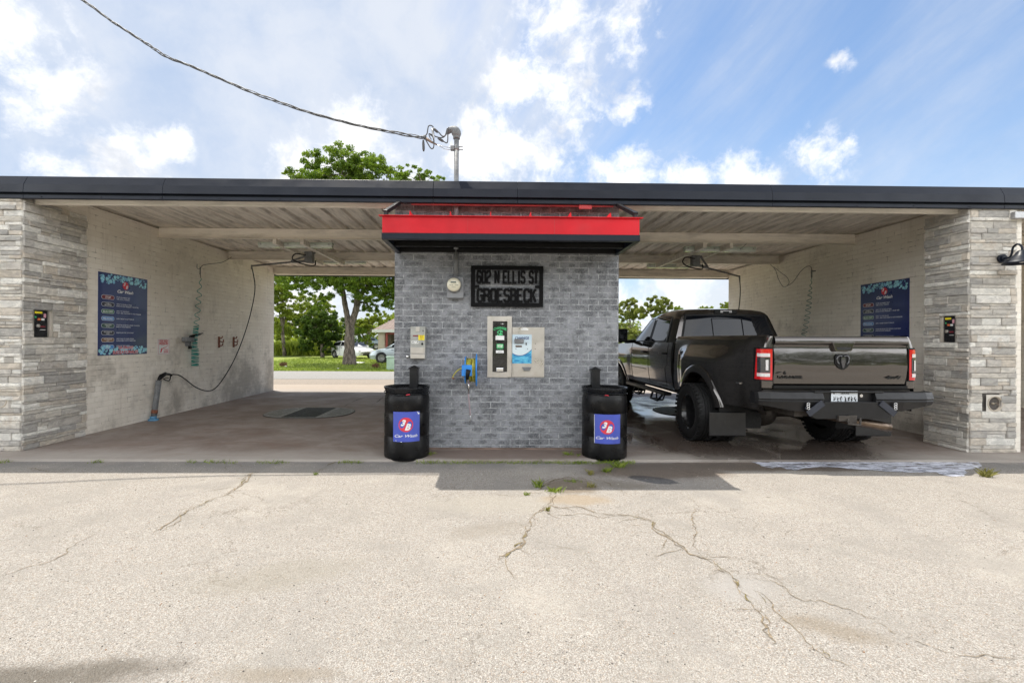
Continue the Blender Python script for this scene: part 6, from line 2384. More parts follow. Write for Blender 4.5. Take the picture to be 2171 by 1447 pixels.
for s in (-1, 1):
    fr_b = gpanel("window_frame", s, [(1.50, 1.385), (3.47, 1.385), (2.82, 1.86), (1.60, 1.86)], M['black'], .004)
    gpanel("side_window", s, [(1.56, 1.41), (2.30, 1.41), (2.33, 1.83), (1.68, 1.83)], M['glass'], .009)
    gpanel("side_window", s, [(2.44, 1.41), (3.36, 1.41), (2.80, 1.83), (2.46, 1.83)], M['glass'], .009)
    # bright bead round the glass
    P = []
    for (y, z) in [(1.54, 1.395), (3.44, 1.395), (2.83, 1.845), (1.65, 1.845), (1.54, 1.395)]:
        t = (y - yr(z)) / (yf(z) - yr(z))
        P.append(Vector((s * (ghx(z) - .05 * sst(.75, 1.0, t) - .03 * sst(.12, 0, t) + .008), y, z)))
    mb = MB()
    for a, b_ in zip(P[:-1], P[1:]):
        L = [a.lerp(b_, k / 8) for k in range(9)]
        L = [Vector((s * (ghx(p.z) - .05 * sst(.75, 1.0, (p.y - yr(p.z)) / (yf(p.z) - yr(p.z))) - .03 * sst(.12, 0, (p.y - yr(p.z)) / (yf(p.z) - yr(p.z))) + .008), p.y, p.z)) for p in L]
        mb.tube(L, .006, n=6)
    mb.build("window_trim", M['galv'], trk)


def rpanel(name, corners, mat, off, nn=8, parent=None):
    """patch on the rear of the cab; corners (x,z)"""
    mb = MB()
    rows = []
    for j in range(nn + 1):
        v = j / nn
        row = []
        for i in range(nn + 1):
            u = i / nn
            a = [corners[0][k] * (1 - u) + corners[1][k] * u for k in (0, 1)]
            b_ = [corners[3][k] * (1 - u) + corners[2][k] * u for k in (0, 1)]
            x, z = a[0] * (1 - v) + b_[0] * v, a[1] * (1 - v) + b_[1] * v
            k = abs(x) / max(.3, ghx(z) - .03)
            row.append((x, yr(z) - .03 * (1 - min(1, k * k)) - off, z))
        rows.append(row)
    mb.grid(rows, 0)
    return mb.build(name, mat, parent or trk)


rpanel("rear_window_frame", [(-.83, 1.36), (.83, 1.36), (.70, 1.875), (-.70, 1.875)], M['black'], .010)
rw = rpanel("rear_window", [(-.79, 1.39), (.79, 1.39), (.675, 1.845), (-.675, 1.845)], M['glass'], .016)
mb = MB()
for x in (-.26, .26):
    mb.bar((x, yr(1.40) - .03 - .019, 1.40), (x, yr(1.80) - .03 - .019, 1.80), .014, .006, up=(1, 0, 0))
mb.bar((-.26, yr(1.80) - .049, 1.80), (.26, yr(1.80) - .049, 1.80), .012, .006)
mb.build("slider_frame", M['black'], trk)
mb = MB()
mb.add([(-.765, yr(1.41) - .031, 1.405), (-.50, yr(1.41) - .040, 1.405), (-.50, yr(1.46) - .040, 1.475), (-.765, yr(1.46) - .031, 1.475)], [(0, 1, 2, 3)])
mb.build("window_sticker", simple("greyish_sticker", (.42, .36, .42), .6, vary=.5, scale=60), rw)
# high brake light
mb = MB()
mb.prism([(-.20, 1.885), (.20, 1.885), (.19, 1.945), (-.19, 1.945)], yr(1.9) - .052, yr(1.9) - .01, 'y')
ch = mb.build("high_brake_light", M['black'], trk, bevel=.006)
mb = MB()
mb.box(-.10, .10, yr(1.9) - .060, yr(1.9) - .053, 1.925, 1.94)
mb.box(-.10, -.055, yr(1.9) - .060, yr(1.9) - .053, 1.90, 1.92)
mb.box(.055, .10, yr(1.9) - .060, yr(1.9) - .053, 1.90, 1.92)
mb.build("lens", M['lampwhite'], ch)

# door seams, handles
mb = MB()
for s in (-1, 1):
    for ys in (1.42, 2.38, 3.42):
        P = [(s * (cab_hw(ys, z) + .0005), ys + (.0 if ys != 1.42 else (.10 if z < .95 else 0)), z) for z in [.62 + .76 * k / 12 for k in range(13)]]
        mb.tube(P, .0045, n=5)
    P = [(s * (cab_hw(y, .62) + .0005), y, .62) for y in [1.5 + 1.9 * k / 12 for k in range(13)]]
    mb.tube(P, .0045, n=5)
    P = [(s * (cab_hw(1.25, z) - .004), 1.22, z) for z in [.62 + .76 * k / 8 for k in range(9)]]
    mb.tube(P, .016, n=6)
build_split(mb, "door_seam", M['black'], trk)
for s in (-1, 1):
    for ys in (1.62, 2.60):
        x = cab_hw(ys, 1.19)
        mb = MB()
        mb.tube(smooth_path([(s * (x - .0), ys - .12, 1.19), (s * (x + .035), ys - .09, 1.19), (s * (x + .04), ys, 1.192), (s * (x + .035), ys + .09, 1.19), (s * x, ys + .12, 1.19)], 4), .016, n=8)
        mb.build("door_handle", M['blacksatin'], trk)
    mb = MB()
    x = cab_hw(3.0, .85)
    mb.add([(s * (cab_hw(2.5 + .9 * k / 6, .86) + .004), 2.5 + .9 * k / 6, z) for k in range(7) for z in (.855, .868)], [(2 * k, 2 * k + 2, 2 * k + 3, 2 * k + 1) for k in range(6)])
    mb.build("door_moulding", M['blacksatin'], trk)
    # towing mirror
    mb = MB()
    mb.bar((s * .93, 3.34, 1.40), (s * 1.14, 3.30, 1.385), .12, .07)
    mb.build("mirror_arm", M['black'], trk, bevel=.012)
    mb = MB()
    mb.box(s * 1.22 - .11, s * 1.22 + .11, 3.24, 3.36, 1.37, 1.66)
    mi_ = mb.build("mirror", M['black'], trk, bevel=.035, seg=4)
    MB().box(s * 1.22 - .085, s * 1.22 + .085, 3.234, 3.239, 1.43, 1.63).build("mirror_glass", M['glass'], mi_)
    # step bar with hung steps
    mb = MB()
    mb.bar((s * 1.0, 1.32, .50), (s * 1.0, 3.50, .50), .13, .05)
    for yc in (1.75, 2.75):
        mb.tube([(s * 1.0, yc - .26, .50), (s * 1.08, yc - .18, .36), (s * 1.08, yc + .18, .36), (s * 1.0, yc + .26, .50)], .020, n=8)
        mb.tube([(s * .96, yc - .22, .50), (s * .98, yc - .15, .36), (s * .98, yc + .15, .36), (s * .96, yc + .22, .50)], .014, n=6)
        for k in range(4):
            mb.tube([(s * .98, yc - .15 + .1 * k, .36), (s * 1.08, yc - .15 + .1 * k, .36)], .010, n=6)
    mb.build("side_step", M['blacksatin'], trk)
mb = MB()
mb.box(-.93, -.925, 3.9, 4.05, 1.14, 1.155)
# small badges on the left fender and rear quarter
put = MB(frame((-.99, 3.20, .93), (0, -1, 0), (0, 0, 1)))
put_text(put, "LARAMIE", 0, 0, .026, w=.20, n=.0, bold=.03)
q = MB()
for p in put.v:
    q.v.append((-(cab_hw(p[1], p[2]) + .004), p[1], p[2]))
q.f, q.mi, q.sm = put.f, put.mi, put.sm
q.build("badge", M['black'], trk, recalc=False)
put = MB(frame((-.99, -.78, .88), (0, -1, 0), (0, 0, 1)))
put_text(put, "x", 0, 0, .03, n=0) if False else None
MB().box(-(bed_hw(-.86, .90) + .004), -(bed_hw(-.86, .90) - .02), -.93, -.84, .885, .905).build("badge", M['chrome'], trk)

# tailgate: section drawn through z, lofted across
tz = [(.915, -1.262), (.925, -1.290), (1.02, -1.303), (1.075, -1.312), (1.12, -1.317), (1.20, -1.315), (1.28, -1.308), (1.355, -1.298), (1.370, -1.300), (1.384, -1.320), (1.40, -1.334), (1.44, -1.330), (1.466, -1.316), (1.476, -1.290), (1.478, -1.25)]
fine = []
for (a, p), (b_, q_) in zip(tz[:-1], tz[1:]):
    for k in range(3):
        fine.append((a + (b_ - a) * k / 3, p + (q_ - p) * k / 3))
fine.append(tz[-1])
rows = []
for z, y in fine:
    row = []
    for i in range(41):
        x = -.785 + 1.57 * i / 40
        u = abs(x) / .785
        yy = y - .012 * (1 - u * u)
        # pressed swage that dips in the middle of the lower panel
        sw = 1.065 + .030 * sst(.45, .75, u)
        yy += .006 * math.exp(-((z - sw) / .022) ** 2) * sst(1.0, .7, u)
        row.append((x, yy, z))
    rows.append(row)
mb = MB()
mb.grid(rows, 0)
mb.box(-.78, .78, -1.25, -1.20, .915, 1.46)
tg = mb.build("tailgate", M['paint'], trk, smooth_angle=R(50))
mb = MB()
for x in (-.7875, .7875):
    mb.box(x - .003, x + .003, -1.30, -1.24, .90, 1.475)
mb.box(-.79, .79, -1.315, -1.20, .870, .905)
build_split(mb, "tailgate_gap", M['black'], trk)
mb = MB()
mb.prism([(-.135, 1.41), (.135, 1.41), (.10, 1.315), (.085, 1.305), (-.085, 1.305), (-.10, 1.315)], -1.356, -1.30, 'y', 0)
hd = mb.build("tailgate_handle", M['paint'], trk, bevel=.006)
mb = MB()
mb.prism([(-.088, 1.352), (.088, 1.352), (.075, 1.318), (-.075, 1.318)], -1.359, -1.3565, 'y', 0)
mb.build("handle_recess", M['pit'], hd)
mb = MB()
yb_ = -1.330
# shield badge with a simple horned head
mb.prism([(-.062, 1.272), (.062, 1.272), (.088, 1.24), (.088, 1.16), (.055, 1.115), (.012, 1.09), (-.012, 1.09), (-.055, 1.115), (-.088, 1.16), (-.088, 1.24)], yb_ - .012, yb_, 'y', 0)
bd = mb.build("shield_badge", M['black'], trk, bevel=.008)
mb = MB()
for s in (-1, 1):
    mb.tube(smooth_path([(s * .012, yb_ - .014, 1.245), (s * .045, yb_ - .016, 1.252), (s * .068, yb_ - .016, 1.225), (s * .066, yb_ - .016, 1.18), (s * .045, yb_ - .016, 1.158)], 4), .009, n=6)
mb.prism([(-.022, 1.235), (.022, 1.235), (.026, 1.18), (.008, 1.112), (-.008, 1.112), (-.026, 1.18)], yb_ - .022, yb_ - .013, 'y', 0)
mb.build("emblem", M['lampdark'], bd)
Mx = frame((0, -1.318, 0), (1, 0, 0), (0, 0, 1))
mb = MB(Mx)
put_text(mb, "LARAMIE", -.735, .985, .030, w=.28, n=.0, bold=.035, thick=.004)
put_text(mb, "6", -.675, 1.032, .040, n=.0, bold=.03, thick=.004)
mb.tube([(-.76, 1.04, .002), (-.74, 1.055, .002), (-.70, 1.06, .002)], .004, n=5)
put_text(mb, "4x4", .52, .985, .036, w=.19, n=0, bold=.03, shear=.4, thick=.004)
mb.build("lettering", M['black'], trk, recalc=False)

# tail lamps wrapping the corners
for s in (-1, 1):
    def lx(u):
        """plan path from the tailgate edge round the corner; u 0..1"""
        P = [(.796, -1.300), (.85, -1.302), (.885, -1.292), (.912, -1.262), (.922, -1.215), (.930, -1.15)]
        k = u * 5
        i = min(4, int(k))
        t = k - i
        return P[i][0] + (P[i + 1][0] - P[i][0]) * t, P[i][1] + (P[i + 1][1] - P[i][1]) * t

    def patch(u0, u1, z0, z1, off, taper=0):
        rows = []
        for j in range(5):
            v = j / 4
            z = z0 + (z1 - z0) * v
            row = []
            for i in range(11):
                u = u0 + (u1 - taper * v * (u1 - u0) - u0) * i / 10
                x, y = lx(u)
                d = .35 + .65 * u
                row.append((s * (x + off * d), y - off * (1.35 - u), z))
            rows.append(row)
        return rows
    mb = MB()
    mb.grid(patch(0, 1.0, .955, 1.345, .006), 0)
    bz = mb.build("tail_lamp", M['black'], trk)
    mb = MB()
    mb.grid(patch(.03, .93, .97, 1.325, .012, .1), 0)
    mb.build("red_lens", M['lampred'], bz)
    mb = MB()
    for a, b_ in ((1.235, 1.275), (1.005, 1.045)):
        mb.grid(patch(.13, .80, a, b_, .016), 0)
    mb.build("clear_lens", M['lampwhite'], bz)
    mb = MB()
    mb.grid(patch(.12, .80, 1.05, 1.23, .015), 0)
    mb.build("smoked_lens", M['lampdark'], bz)
    mb = MB()
    mb.grid(patch(.20, .34, 1.08, 1.20, .019), 0)
    mb.build("reverse_lens", M['lampwhite'], bz)

# heavy plate bumper
prof = [(.845, -1.36), (.840, -1.435), (.765, -1.465), (.758, -1.452), (.745, -1.452), (.738, -1.462), (.625, -1.430), (.625, -1.33)]
for s in (-1, 1):
    mb = MB()
    rows = []
    for x, dz_, dy_ in ((.30, 0, 0), (.62, .0, .0), (.90, .050, .015), (1.015, .070, .05), (1.03, .075, .10)):
        rows.append([(s * x, y + dy_, z if k < 6 else z + dz_) for k, (z, y) in enumerate(prof)])
    mb.grid(rows, 0, smooth=False)
    mb.add([rows[-1][k] for k in range(8)], [tuple(range(8))])
    mb.add([rows[0][k] for k in range(8)], [tuple(range(8))])
    mb.build("bumper_wing", M['blacksatin'], trk, bevel=.004)
mb = MB()
mb.box(-.30, .30, -1.40, -1.30, .62, .845, 0)
mb.box(-.40, .40, -1.445, -1.36, .835, .852, 0)
mb.prism([(-.30, .735), (.30, .735), (.46, .575), (.40, .545), (-.40, .545), (-.46, .575)], -1.475, -1.40, 'y', 0)
mb.build("bumper", M['blacksatin'], trk, bevel=.004)
mb = MB()
for s in (-1, 1):
    mb.bar((s * .33, -1.482, .73), (s * .50, -1.478, .60), .07, .012, up=(0, 1, 0))
    mb.cyl((s * .50, -1.47, .700), (s * .50, -1.48, .700), .018, n=10)
    mb.cyl((s * .51, -1.462, .665), (s * .51, -1.475, .665), .016, n=10)
build_split(mb, "bumper_gusset", simple("blue_black_plate", (.035, .04, .055), .35, .3), trk)
mb = MB()
for s, x in ((-1, -.50), (1, .50)):
    for k in range(3):
        mb.tube([(x + .016 * math.cos(t), -1.484, .715 - .025 * k + .012 * math.sin(t)) for t in [i * math.pi / 6 for i in range(13)]], .004, n=5)
build_split(mb, "chain_ring", M['chrome'], trk)
mb = MB()
mb.box(-.185, .120, -1.412, -1.406, .705, .855, 0)
pl = mb.build("licence_plate", simple("plate_white", (.62, .66, .70), .4), trk, bevel=.0)
mb = MB(frame((-.185, -1.4135, .705), (1, 0, 0), (0, 0, 1)))
put_text(mb, "TEXAS", .155, .113, .022, w=.105, n=.001, align='C', bold=.03)
r_ = random.Random(12)
for ch_ in range(7):
    x = .028 + ch_ * .038 + (.008 if ch_ > 2 else 0)
    for k in range(9):
        bx = x + r_.uniform(0, .022)
        by = .028 + r_.uniform(0, .055)
        a_, c_ = r_.uniform(.002, .006), r_.uniform(.004, .012)
        mb.add([(bx - a_, by - c_, .001 + k * .00003), (bx + a_, by - c_ * .6, .001 + k * .00003), (bx + a_ * .8, by + c_, .001 + k * .00003), (bx - a_, by + c_ * .7, .001 + k * .00003)], [(0, 1, 2, 3)])
for (x, y) in ((.06, .13), (.245, .13)):
    disc(mb, x, y, .005, .001, 10)
put_text(mb, "*", .02, .098, .035, n=.001, bold=.02)
mb.build("plate_lettering", M['black'], pl, recalc=False)
mb = MB()
mb.cyl((.165, -1.40, .800), (.165, -1.412, .800), .018, n=14)
mb.build("plate_bolt", M['chrome'], trk)

# hitch, exhaust, axle, frame, mud flaps
mb = MB()
mb.box(-.045, .045, -1.50, -1.30, .50, .59)
mb.box(-.16, -.04, -1.50, -1.46, .525, .585)
mb.tube([(-.06, -1.50, .55), (-.09, -1.54, .50), (.05, -1.54, .49), (.08, -1.50, .56)], .012, n=6)
mb.build("hitch", M['axle'], trk, bevel=.004)
mb = MB()
mb.tube(smooth_path([(.15, 1.2, .50), (.32, .4, .52), (.12, -.60, .50), (.12, -1.05, .50), (.22, -1.25, .485), (.52, -1.36, .43)], 6), .052, n=16)
mb.lathe([(.060, 0), (.062, .12), (.056, .12), (.05, .02)], (0, 0, 0), 'x', 24) if False else None
mb.tube([(.34, -1.30, .465), (.54, -1.37, .430)], .050, n=20)
mb.build("exhaust", M['exhaust'], trk)
mb = MB()
mb.cyl((-.95, 0, .40), (.95, 0, .40), .07, n=16)
mb.lathe([(0, -.24), (.09, -.225), (.155, -.17), (.185, -.08), (.185, .05), (.12, .16), (.07, .4)], (-.20, -.02, .40), 'y', 24)
mb.cyl((-.20, .3, .42), (.0, 2.4, .52), .05, n=12)
mb.box(-.60, -.42, -.35, .35, .50, .56)
mb.box(.42, .60, -.35, .35, .50, .56)
mb.build("rear_axle", M['axle'], trk)
mb = MB()
for s in (-1, 1):
    mb.box(s * .52 - .05, s * .52 + .05, -1.35, 5.2, .55, .72)
    mb.bar((s * .50, -.75, .50), (s * .50, .75, .50), .07, .05)
    mb.tube([(s * .42, -.25, .36), (s * .34, -.35, .80)], .032, n=8)
mb.box(-.5, .5, -1.35, -1.28, .56, .72)
mb.box(-.88, .88, -1.25, 1.19, .80, .86)
mb.box(-.85, .85, 1.25, 5.1, .52, .60)
mb.box(-.25, .25, -.95, -.5, .50, .70)
mb.build("chassis", M['axle'], trk)
for s in (-1, 1):
    mb = MB()
    mb.box(s * .97 - .24, s * .97 + .24, -.625, -.612, .18, .485)
    fp_ = mb.build("mud_flap", M['flap'], trk, bevel=.006)
    mb = MB()
    mb.box(s * .97 - .21, s * .97 + .21, -.630, -.626, .185, .192)
    mb.build("flap_mark", M['rubber'], fp_)


def tyre(R_, w, rim_r, tread=True):
    """profile of a tyre, axis x from -w/2 to w/2"""
    h = w / 2
    return [(rim_r, -h * .80), (rim_r + .02, -h * .92), ((rim_r + R_) / 2, -h * 1.0), (R_ - .045, -h * .96), (R_ - .018, -h * .84), (R_ - .004, -h * .68), (R_, -h * .35), (R_ - .012, -h * .33), (R_ - .012, -h * .27), (R_, -h * .25),
            (R_, h * -.04), (R_ - .012, -h * .03), (R_ - .012, h * .03), (R_, h * .04), (R_, h * .25), (R_ - .012, h * .27), (R_ - .012, h * .33), (R_, h * .35), (R_ - .004, h * .68), (R_ - .018, h * .84), (R_ - .045, h * .96), ((rim_r + R_) / 2, h), (rim_r + .02, h * .92), (rim_r, h * .80)]


def wheel(x, y, s, dual_inner=False, dish='deep', R_=.405, w=.235, rim_r=.235, root=None, zc=None, rimmat=None, light=False):
    zc = R_ if zc is None else zc
    root = root or trk
    mb = MB()
    mb.lathe(tyre(R_, w, rim_r), (x, y, zc), 'x', 48, caps=False)
    if not light:
        # tread blocks
        for k in range(40):
            a_ = 2 * math.pi * k / 40
            for sx in (-1, 1):
                c = Vector((x + sx * w * .40, y + math.cos(a_) * (R_ - .012), zc + math.sin(a_) * (R_ - .012)))
                rad = Vector((0, math.cos(a_), math.sin(a_)))
                tan = Vector((0, -math.sin(a_), math.cos(a_)))
                ax = Vector((1, 0, 0))
                vs = []
                for dr in (-.01, .014):
                    for (p, q_) in ((-1, -1), (1, -1), (1, 1), (-1, 1)):
                        vs.append(c + ax * (p * w * .11) + tan * (q_ * .017) + rad * dr)
                mb.add(vs, [(0, 3, 2, 1), (4, 5, 6, 7), (0, 1, 5, 4), (1, 2, 6, 5), (2, 3, 7, 6), (3, 0, 4, 7)])
    wh = mb.build("tyre" if root is not trk else "wheel", M['rubber'], root, smooth_angle=R(40))
    mb = MB()
    o = s * w / 2
    if dish == 'deep':
        pr = [(rim_r + .012, o * .86), (rim_r + .002, o * .90), (rim_r - .012, o * .80), (rim_r - .03, o * .3), (rim_r - .05, -o * .5), (rim_r - .09, -o * .75), (.10, -o * .6), (.085, -o * .2), (.07, -o * .1), (.0, -o * .1)]
    else:
        pr = [(rim_r + .012, o * .86), (rim_r + .002, o * .90), (rim_r - .012, o * .70), (rim_r - .03, o * .45), (.15, o * .75), (.095, o * .95), (.08, o * 1.25), (.0, o * 1.28)]
    pr = [(r0, h_) for r0, h_ in pr]
    mb.lathe(pr, (x, y, zc), 'x', 40, caps=False)
    hb = mb.build("rim", rimmat or M['glossblack'], wh, smooth_angle=R(35))
    mb = MB()
    for k in range(8):
        a_ = 2 * math.pi * k / 8
        rr, xo = (.135, -o * .62) if dish == 'deep' else (.115, o * .92)
        p = Vector((x + xo, y + math.cos(a_) * rr, zc + math.sin(a_) * rr))
        mb.cyl(p, p + Vector((s * .03, 0, 0)), .012, n=8)
    for k in range(8):
        a_ = 2 * math.pi * (k + .5) / 8
        p = Vector((x + (-o * .70 if dish == 'deep' else o * .60), y + math.cos(a_) * .175, zc + math.sin(a_) * .175))
        if not light:
            mb.cyl(p, p + Vector((s * .004, 0, 0)), .022, n=12, mi=1)
    build_split(mb, "lug_nut", [M['galv'], M['pit']], wh)
    return wh


for s in (-1, 1):
    wheel(s * 1.115, 0, s, dish='deep', w=.255)
    wheel(s * .80, 0, s, dish='deep', w=.255)
    wheel(s * .885, 4.28, s, dish='out', rimmat=M['galv'])
trk.rotation_euler = (0, 0, R(0.3))
# ------------------------------------------------------------------ trees
def leaves_np(clusters, n_total, size, rs, flat=.55):
    """clusters: array of (x,y,z,r,weight); returns verts, faces, tone"""
    r = np.random.RandomState(rs)
    cl = np.array(clusters)
    p = cl[:, 4] / cl[:, 4].sum()
    idx = r.choice(len(cl), n_total, p=p)
    d = r.normal(size=(n_total, 3))
    d /= np.linalg.norm(d, axis=1, keepdims=True)
    rad = cl[idx, 3] * (r.rand(n_total) ** .45)
    C_ = cl[idx, :3] + d * rad[:, None] * np.array([1, 1, .72])
    # orientation
    nrm = r.normal(size=(n_total, 3)) + np.array([0, 0, .8])
    nrm /= np.linalg.norm(nrm, axis=1, keepdims=True)
    t = np.cross(nrm, r.normal(size=(n_total, 3)))
    t /= np.linalg.norm(t, axis=1, keepdims=True)
    b_ = np.cross(nrm, t)
    s = size * (.55 + .9 * r.rand(n_total))[:, None]
    V = np.stack([C_ - t * s, C_ + b_ * s * flat * .7 + nrm * s * .12, C_ + t * s, C_ - b_ * s * flat * .7 + nrm * s * .12], 1).reshape(-1, 3)
    F = np.arange(n_total * 4).reshape(-1, 4)
    ctone = r.rand(len(cl))[idx] * .55
    tone = np.clip(ctone + r.rand(n_total) * .5, 0, 1)
    col = np.repeat(np.stack([tone] * 3 + [np.ones(n_total)], 1), 4, 0)
    return V, F, col


def clusters_from(lobes, rs, density=1.0, cr=(.10, .22)):
    r = np.random.RandomState(rs)
    out = []
    for (x, y, z, rx, ry, rz) in lobes:
        k = int(34 * density * max(1, (rx * ry * rz) ** .45))
        for _ in range(k):
            d = r.normal(size=3)
            d /= np.linalg.norm(d)
            q = (.35 + .65 * r.rand() ** .5)
            c = np.array([x, y, z]) + d * np.array([rx, ry, rz]) * q
            rr = (rx + ry + rz) / 3 * (cr[0] + (cr[1] - cr[0]) * r.rand())
            out.append((c[0], c[1], c[2], rr, rr ** 1.6))
    return out


def tree(name, label, base, limbs, lobes, n, size, mat, rs, group=None, density=1.0, cr=(.10, .22), cat="tree"):
    """limbs: list of (points, radii) in place coordinates relative to the base"""
    root = thing(name, label, cat, base, group=group)
    r = random.Random(rs)
    mb = MB()
    for pts, rad in limbs:
        P = smooth_path(pts, 5)
        k = len(P)
        rs_ = []
        for i in range(k):
            t = i / (k - 1) * (len(rad) - 1)
            j = min(len(rad) - 2, int(t))
            rs_.append((rad[j] + (rad[j + 1] - rad[j]) * (t - j)) * r.uniform(.93, 1.07))
        mb.tube(P, rs_, n=12)
    cl = clusters_from(lobes, rs, density, cr)
    # twigs from limb ends toward some clusters
    ends = [smooth_path(p, 5) for p, _ in limbs]
    allp = [q for e in ends for q in e[len(e) // 3:]]
    for c in cl[::3]:
        cv = Vector(c[:3])
        q = min(allp, key=lambda p: (p - cv).length)
        if (cv - q).length > 1.6:
            continue
        m = q.lerp(cv, .5) + Vector((r.uniform(-.2, .2), r.uniform(-.2, .2), r.uniform(0, .3)))
        L = (cv - q).length
        mb.tube([q, m, cv], [.005 * L + .008, .004 * L + .006, .004], n=5)
    mb.build("trunk", M['bark'], root)
    V, F, col = leaves_np(cl, n, size, rs)
    mesh_np("crown", V, F, mat, root, col)
    return root


# the big pecan across the street
bp_ = GP(741, 771, 0)
sc28 = bp_.y / 1000.0


def T(px, py, dy=0.0):
    """point of the photograph in the big tree's plane, relative to its base"""
    y = bp_.y + dy
    p = PT(px, py, y)
    return (p.x - bp_.x, dy, p.z)


limbs = [([T(741, 774), T(741, 745), T(741, 715), T(742, 695), T(740, 680)], [.40, .30, .26, .25, .24]),
         ([T(740, 690), T(735, 665), T(730, 640), T(726, 615), T(716, 590), T(708, 560), T(705, 500, -.5), T(715, 430, -.5), T(725, 360, -.5)], [.21, .16, .14, .13, .12, .10, .07, .05, .03]),
         ([T(742, 690), T(752, 665), T(757, 640), T(756, 600), T(760, 550), T(775, 480, .5), T(790, 420, .5)], [.22, .19, .17, .15, .12, .07, .03]),
         ([T(757, 640), T(775, 610, -.6), T(795, 585, -1), T(830, 545, -1), T(880, 460, -1), T(900, 400, -1)], [.12, .10, .08, .07, .05, .02]),
         ([T(726, 615), T(700, 590, 1), T(670, 580, 2), T(630, 585, 2)], [.09, .06, .04, .02])]
L_ = lambda px, py, r1, r2=None, dy=0.0, ry=None: (*T(px, py, dy), r1 * sc28, (ry if ry else r1) * sc28, (r2 or r1 * .8) * sc28)
lobes = [L_(640, 600, 40, 26, -.5), L_(690, 585, 44, 22, -1), L_(755, 600, 50, 24, -1.5), L_(820, 605, 40, 30, -1), L_(835, 640, 24, 18, -.6), L_(705, 350, 66, 42), L_(780, 365, 60, 34), L_(650, 392, 60, 30), L_(820, 385, 60, 30), L_(655, 375, 45, 30), L_(745, 380, 60, 35), L_(872, 375, 40, 24), L_(910, 385, 34, 20), L_(690, 420, 85, 45, 0), L_(830, 430, 80, 40, 0), L_(760, 470, 120, 50, 0),
         L_(650, 560, 60, 45, 1), L_(700, 600, 45, 34, -1.5), L_(790, 600, 60, 38, -1.2), L_(740, 570, 80, 40, 1), L_(838, 622, 38, 32, -1.5), L_(800, 640, 34, 22, .8), L_(850, 560, 80, 50, 0),
         L_(620, 500, 60, 50), L_(900, 480, 70, 60), L_(630, 590, 30, 22, 2), L_(680, 640, 22, 22, -2), L_(600, 600, 32, 30, 1.0), L_(770, 640, 26, 24, 1.6), L_(760, 710, 24, 16, 1)]
tree("pecan_tree", "large spreading tree with a forked trunk across the street", tuple(bp_), limbs, lobes, 190000, .070, M['leaf'], 5, density=1.25, cr=(.09, .20))
# dark shrub-like tree to the left of the trunk
b2 = Vector((X_at(680, 37.0), 37.0, -.05))


def rel(b, px, py, dy=0):
    p = PT(px, py, b.y + dy)
    return (p.x - b.x, dy, p.z - b.z)


def lobe(b, px, py, r1, r2=None, dy=0.0):
    k = b.y / 1000.0
    return (*rel(b, px, py, dy), r1 * k, r1 * k, (r2 or r1 * .8) * k)


tree("hackberry_tree", "low dense dark green tree hanging to the grass beside the big trunk", tuple(b2), [([rel(b2, 684, 759), rel(b2, 682, 730), rel(b2, 676, 700)], [.16, .12, .07])],
     [lobe(b2, 690, 700, 36, 36), lobe(b2, 655, 705, 30, 30, -.5), lobe(b2, 715, 695, 24, 34, .5), lobe(b2, 640, 690, 22, 20, .3), lobe(b2, 680, 672, 34, 20), lobe(b2, 650, 735, 18, 12), lobe(b2, 700, 735, 28, 14)], 40000, .075, M['leaf_d'], 9, density=1.2)
# lighter trees behind
specs = [
    ("yellow green tree rising behind the low dark tree", 668, 48, [(650, 660, 40, 34), (680, 650, 30, 24), (620, 690, 34, 28), (600, 700, 26, 26), (655, 695, 45, 30)], 'leaf_y', 15000, "leafy_tree"),
    ("tall sparse tree close beside the empty bay.s wall", 604, 40, [(600, 610, 34, 40), (615, 650, 26, 30), (590, 670, 34, 40), (575, 600, 40, 50)], 'leaf_y', 14000, "leafy_tree"),
    ("bushy tree between the trunk and the beige house", 770, 44, [(765, 700, 26, 22), (785, 690, 20, 22), (755, 690, 22, 18), (800, 670, 22, 16), (778, 725, 16, 10)], 'leaf_y', 12000, "leafy_tree"),
    ("tree showing above the roof of the beige house", 850, 62, [(850, 675, 30, 16), (825, 680, 24, 16), (890, 670, 40, 20)], 'leaf_y', 7000, "leafy_tree"),
    ("round topped olive tree beyond the pickup", 1388, 55, [(1392, 643, 24, 17), (1375, 660, 28, 14), (1410, 650, 16, 16), (1402, 672, 20, 10)], 'leaf_o', 15000, "field_tree"),
    ("low olive tree beside the round topped one beyond the pickup", 1338, 58, [(1334, 650, 24, 18), (1350, 665, 22, 12), (1322, 668, 20, 14)], 'leaf_o', 12000, "field_tree"),
    ("lower olive trees showing between the grey block and the pickup", 1330, 46, [(1325, 705, 34, 22), (1350, 715, 30, 18), (1378, 722, 26, 14), (1310, 730, 30, 20)], 'leaf_o', 12000, "field_tree"),
    ("small bright crown just above the cab roof", 1430, 70, [(1430, 655, 16, 7), (1418, 668, 20, 10)], 'leaf_y', 4000, "field_tree"),
    ("low bright tree top seen over the middle of the cab roof", 1497, 40, [(1490, 656, 14, 7), (1508, 662, 24, 12), (1480, 668, 20, 10)], 'leaf_y', 5000, "field_tree"),
    ("low bright tree top seen over the passenger side of the cab roof", 1536, 40, [(1536, 650, 12, 10), (1530, 665, 20, 12), (1550, 668, 20, 14)], 'leaf_y', 5000, "field_tree"),
]
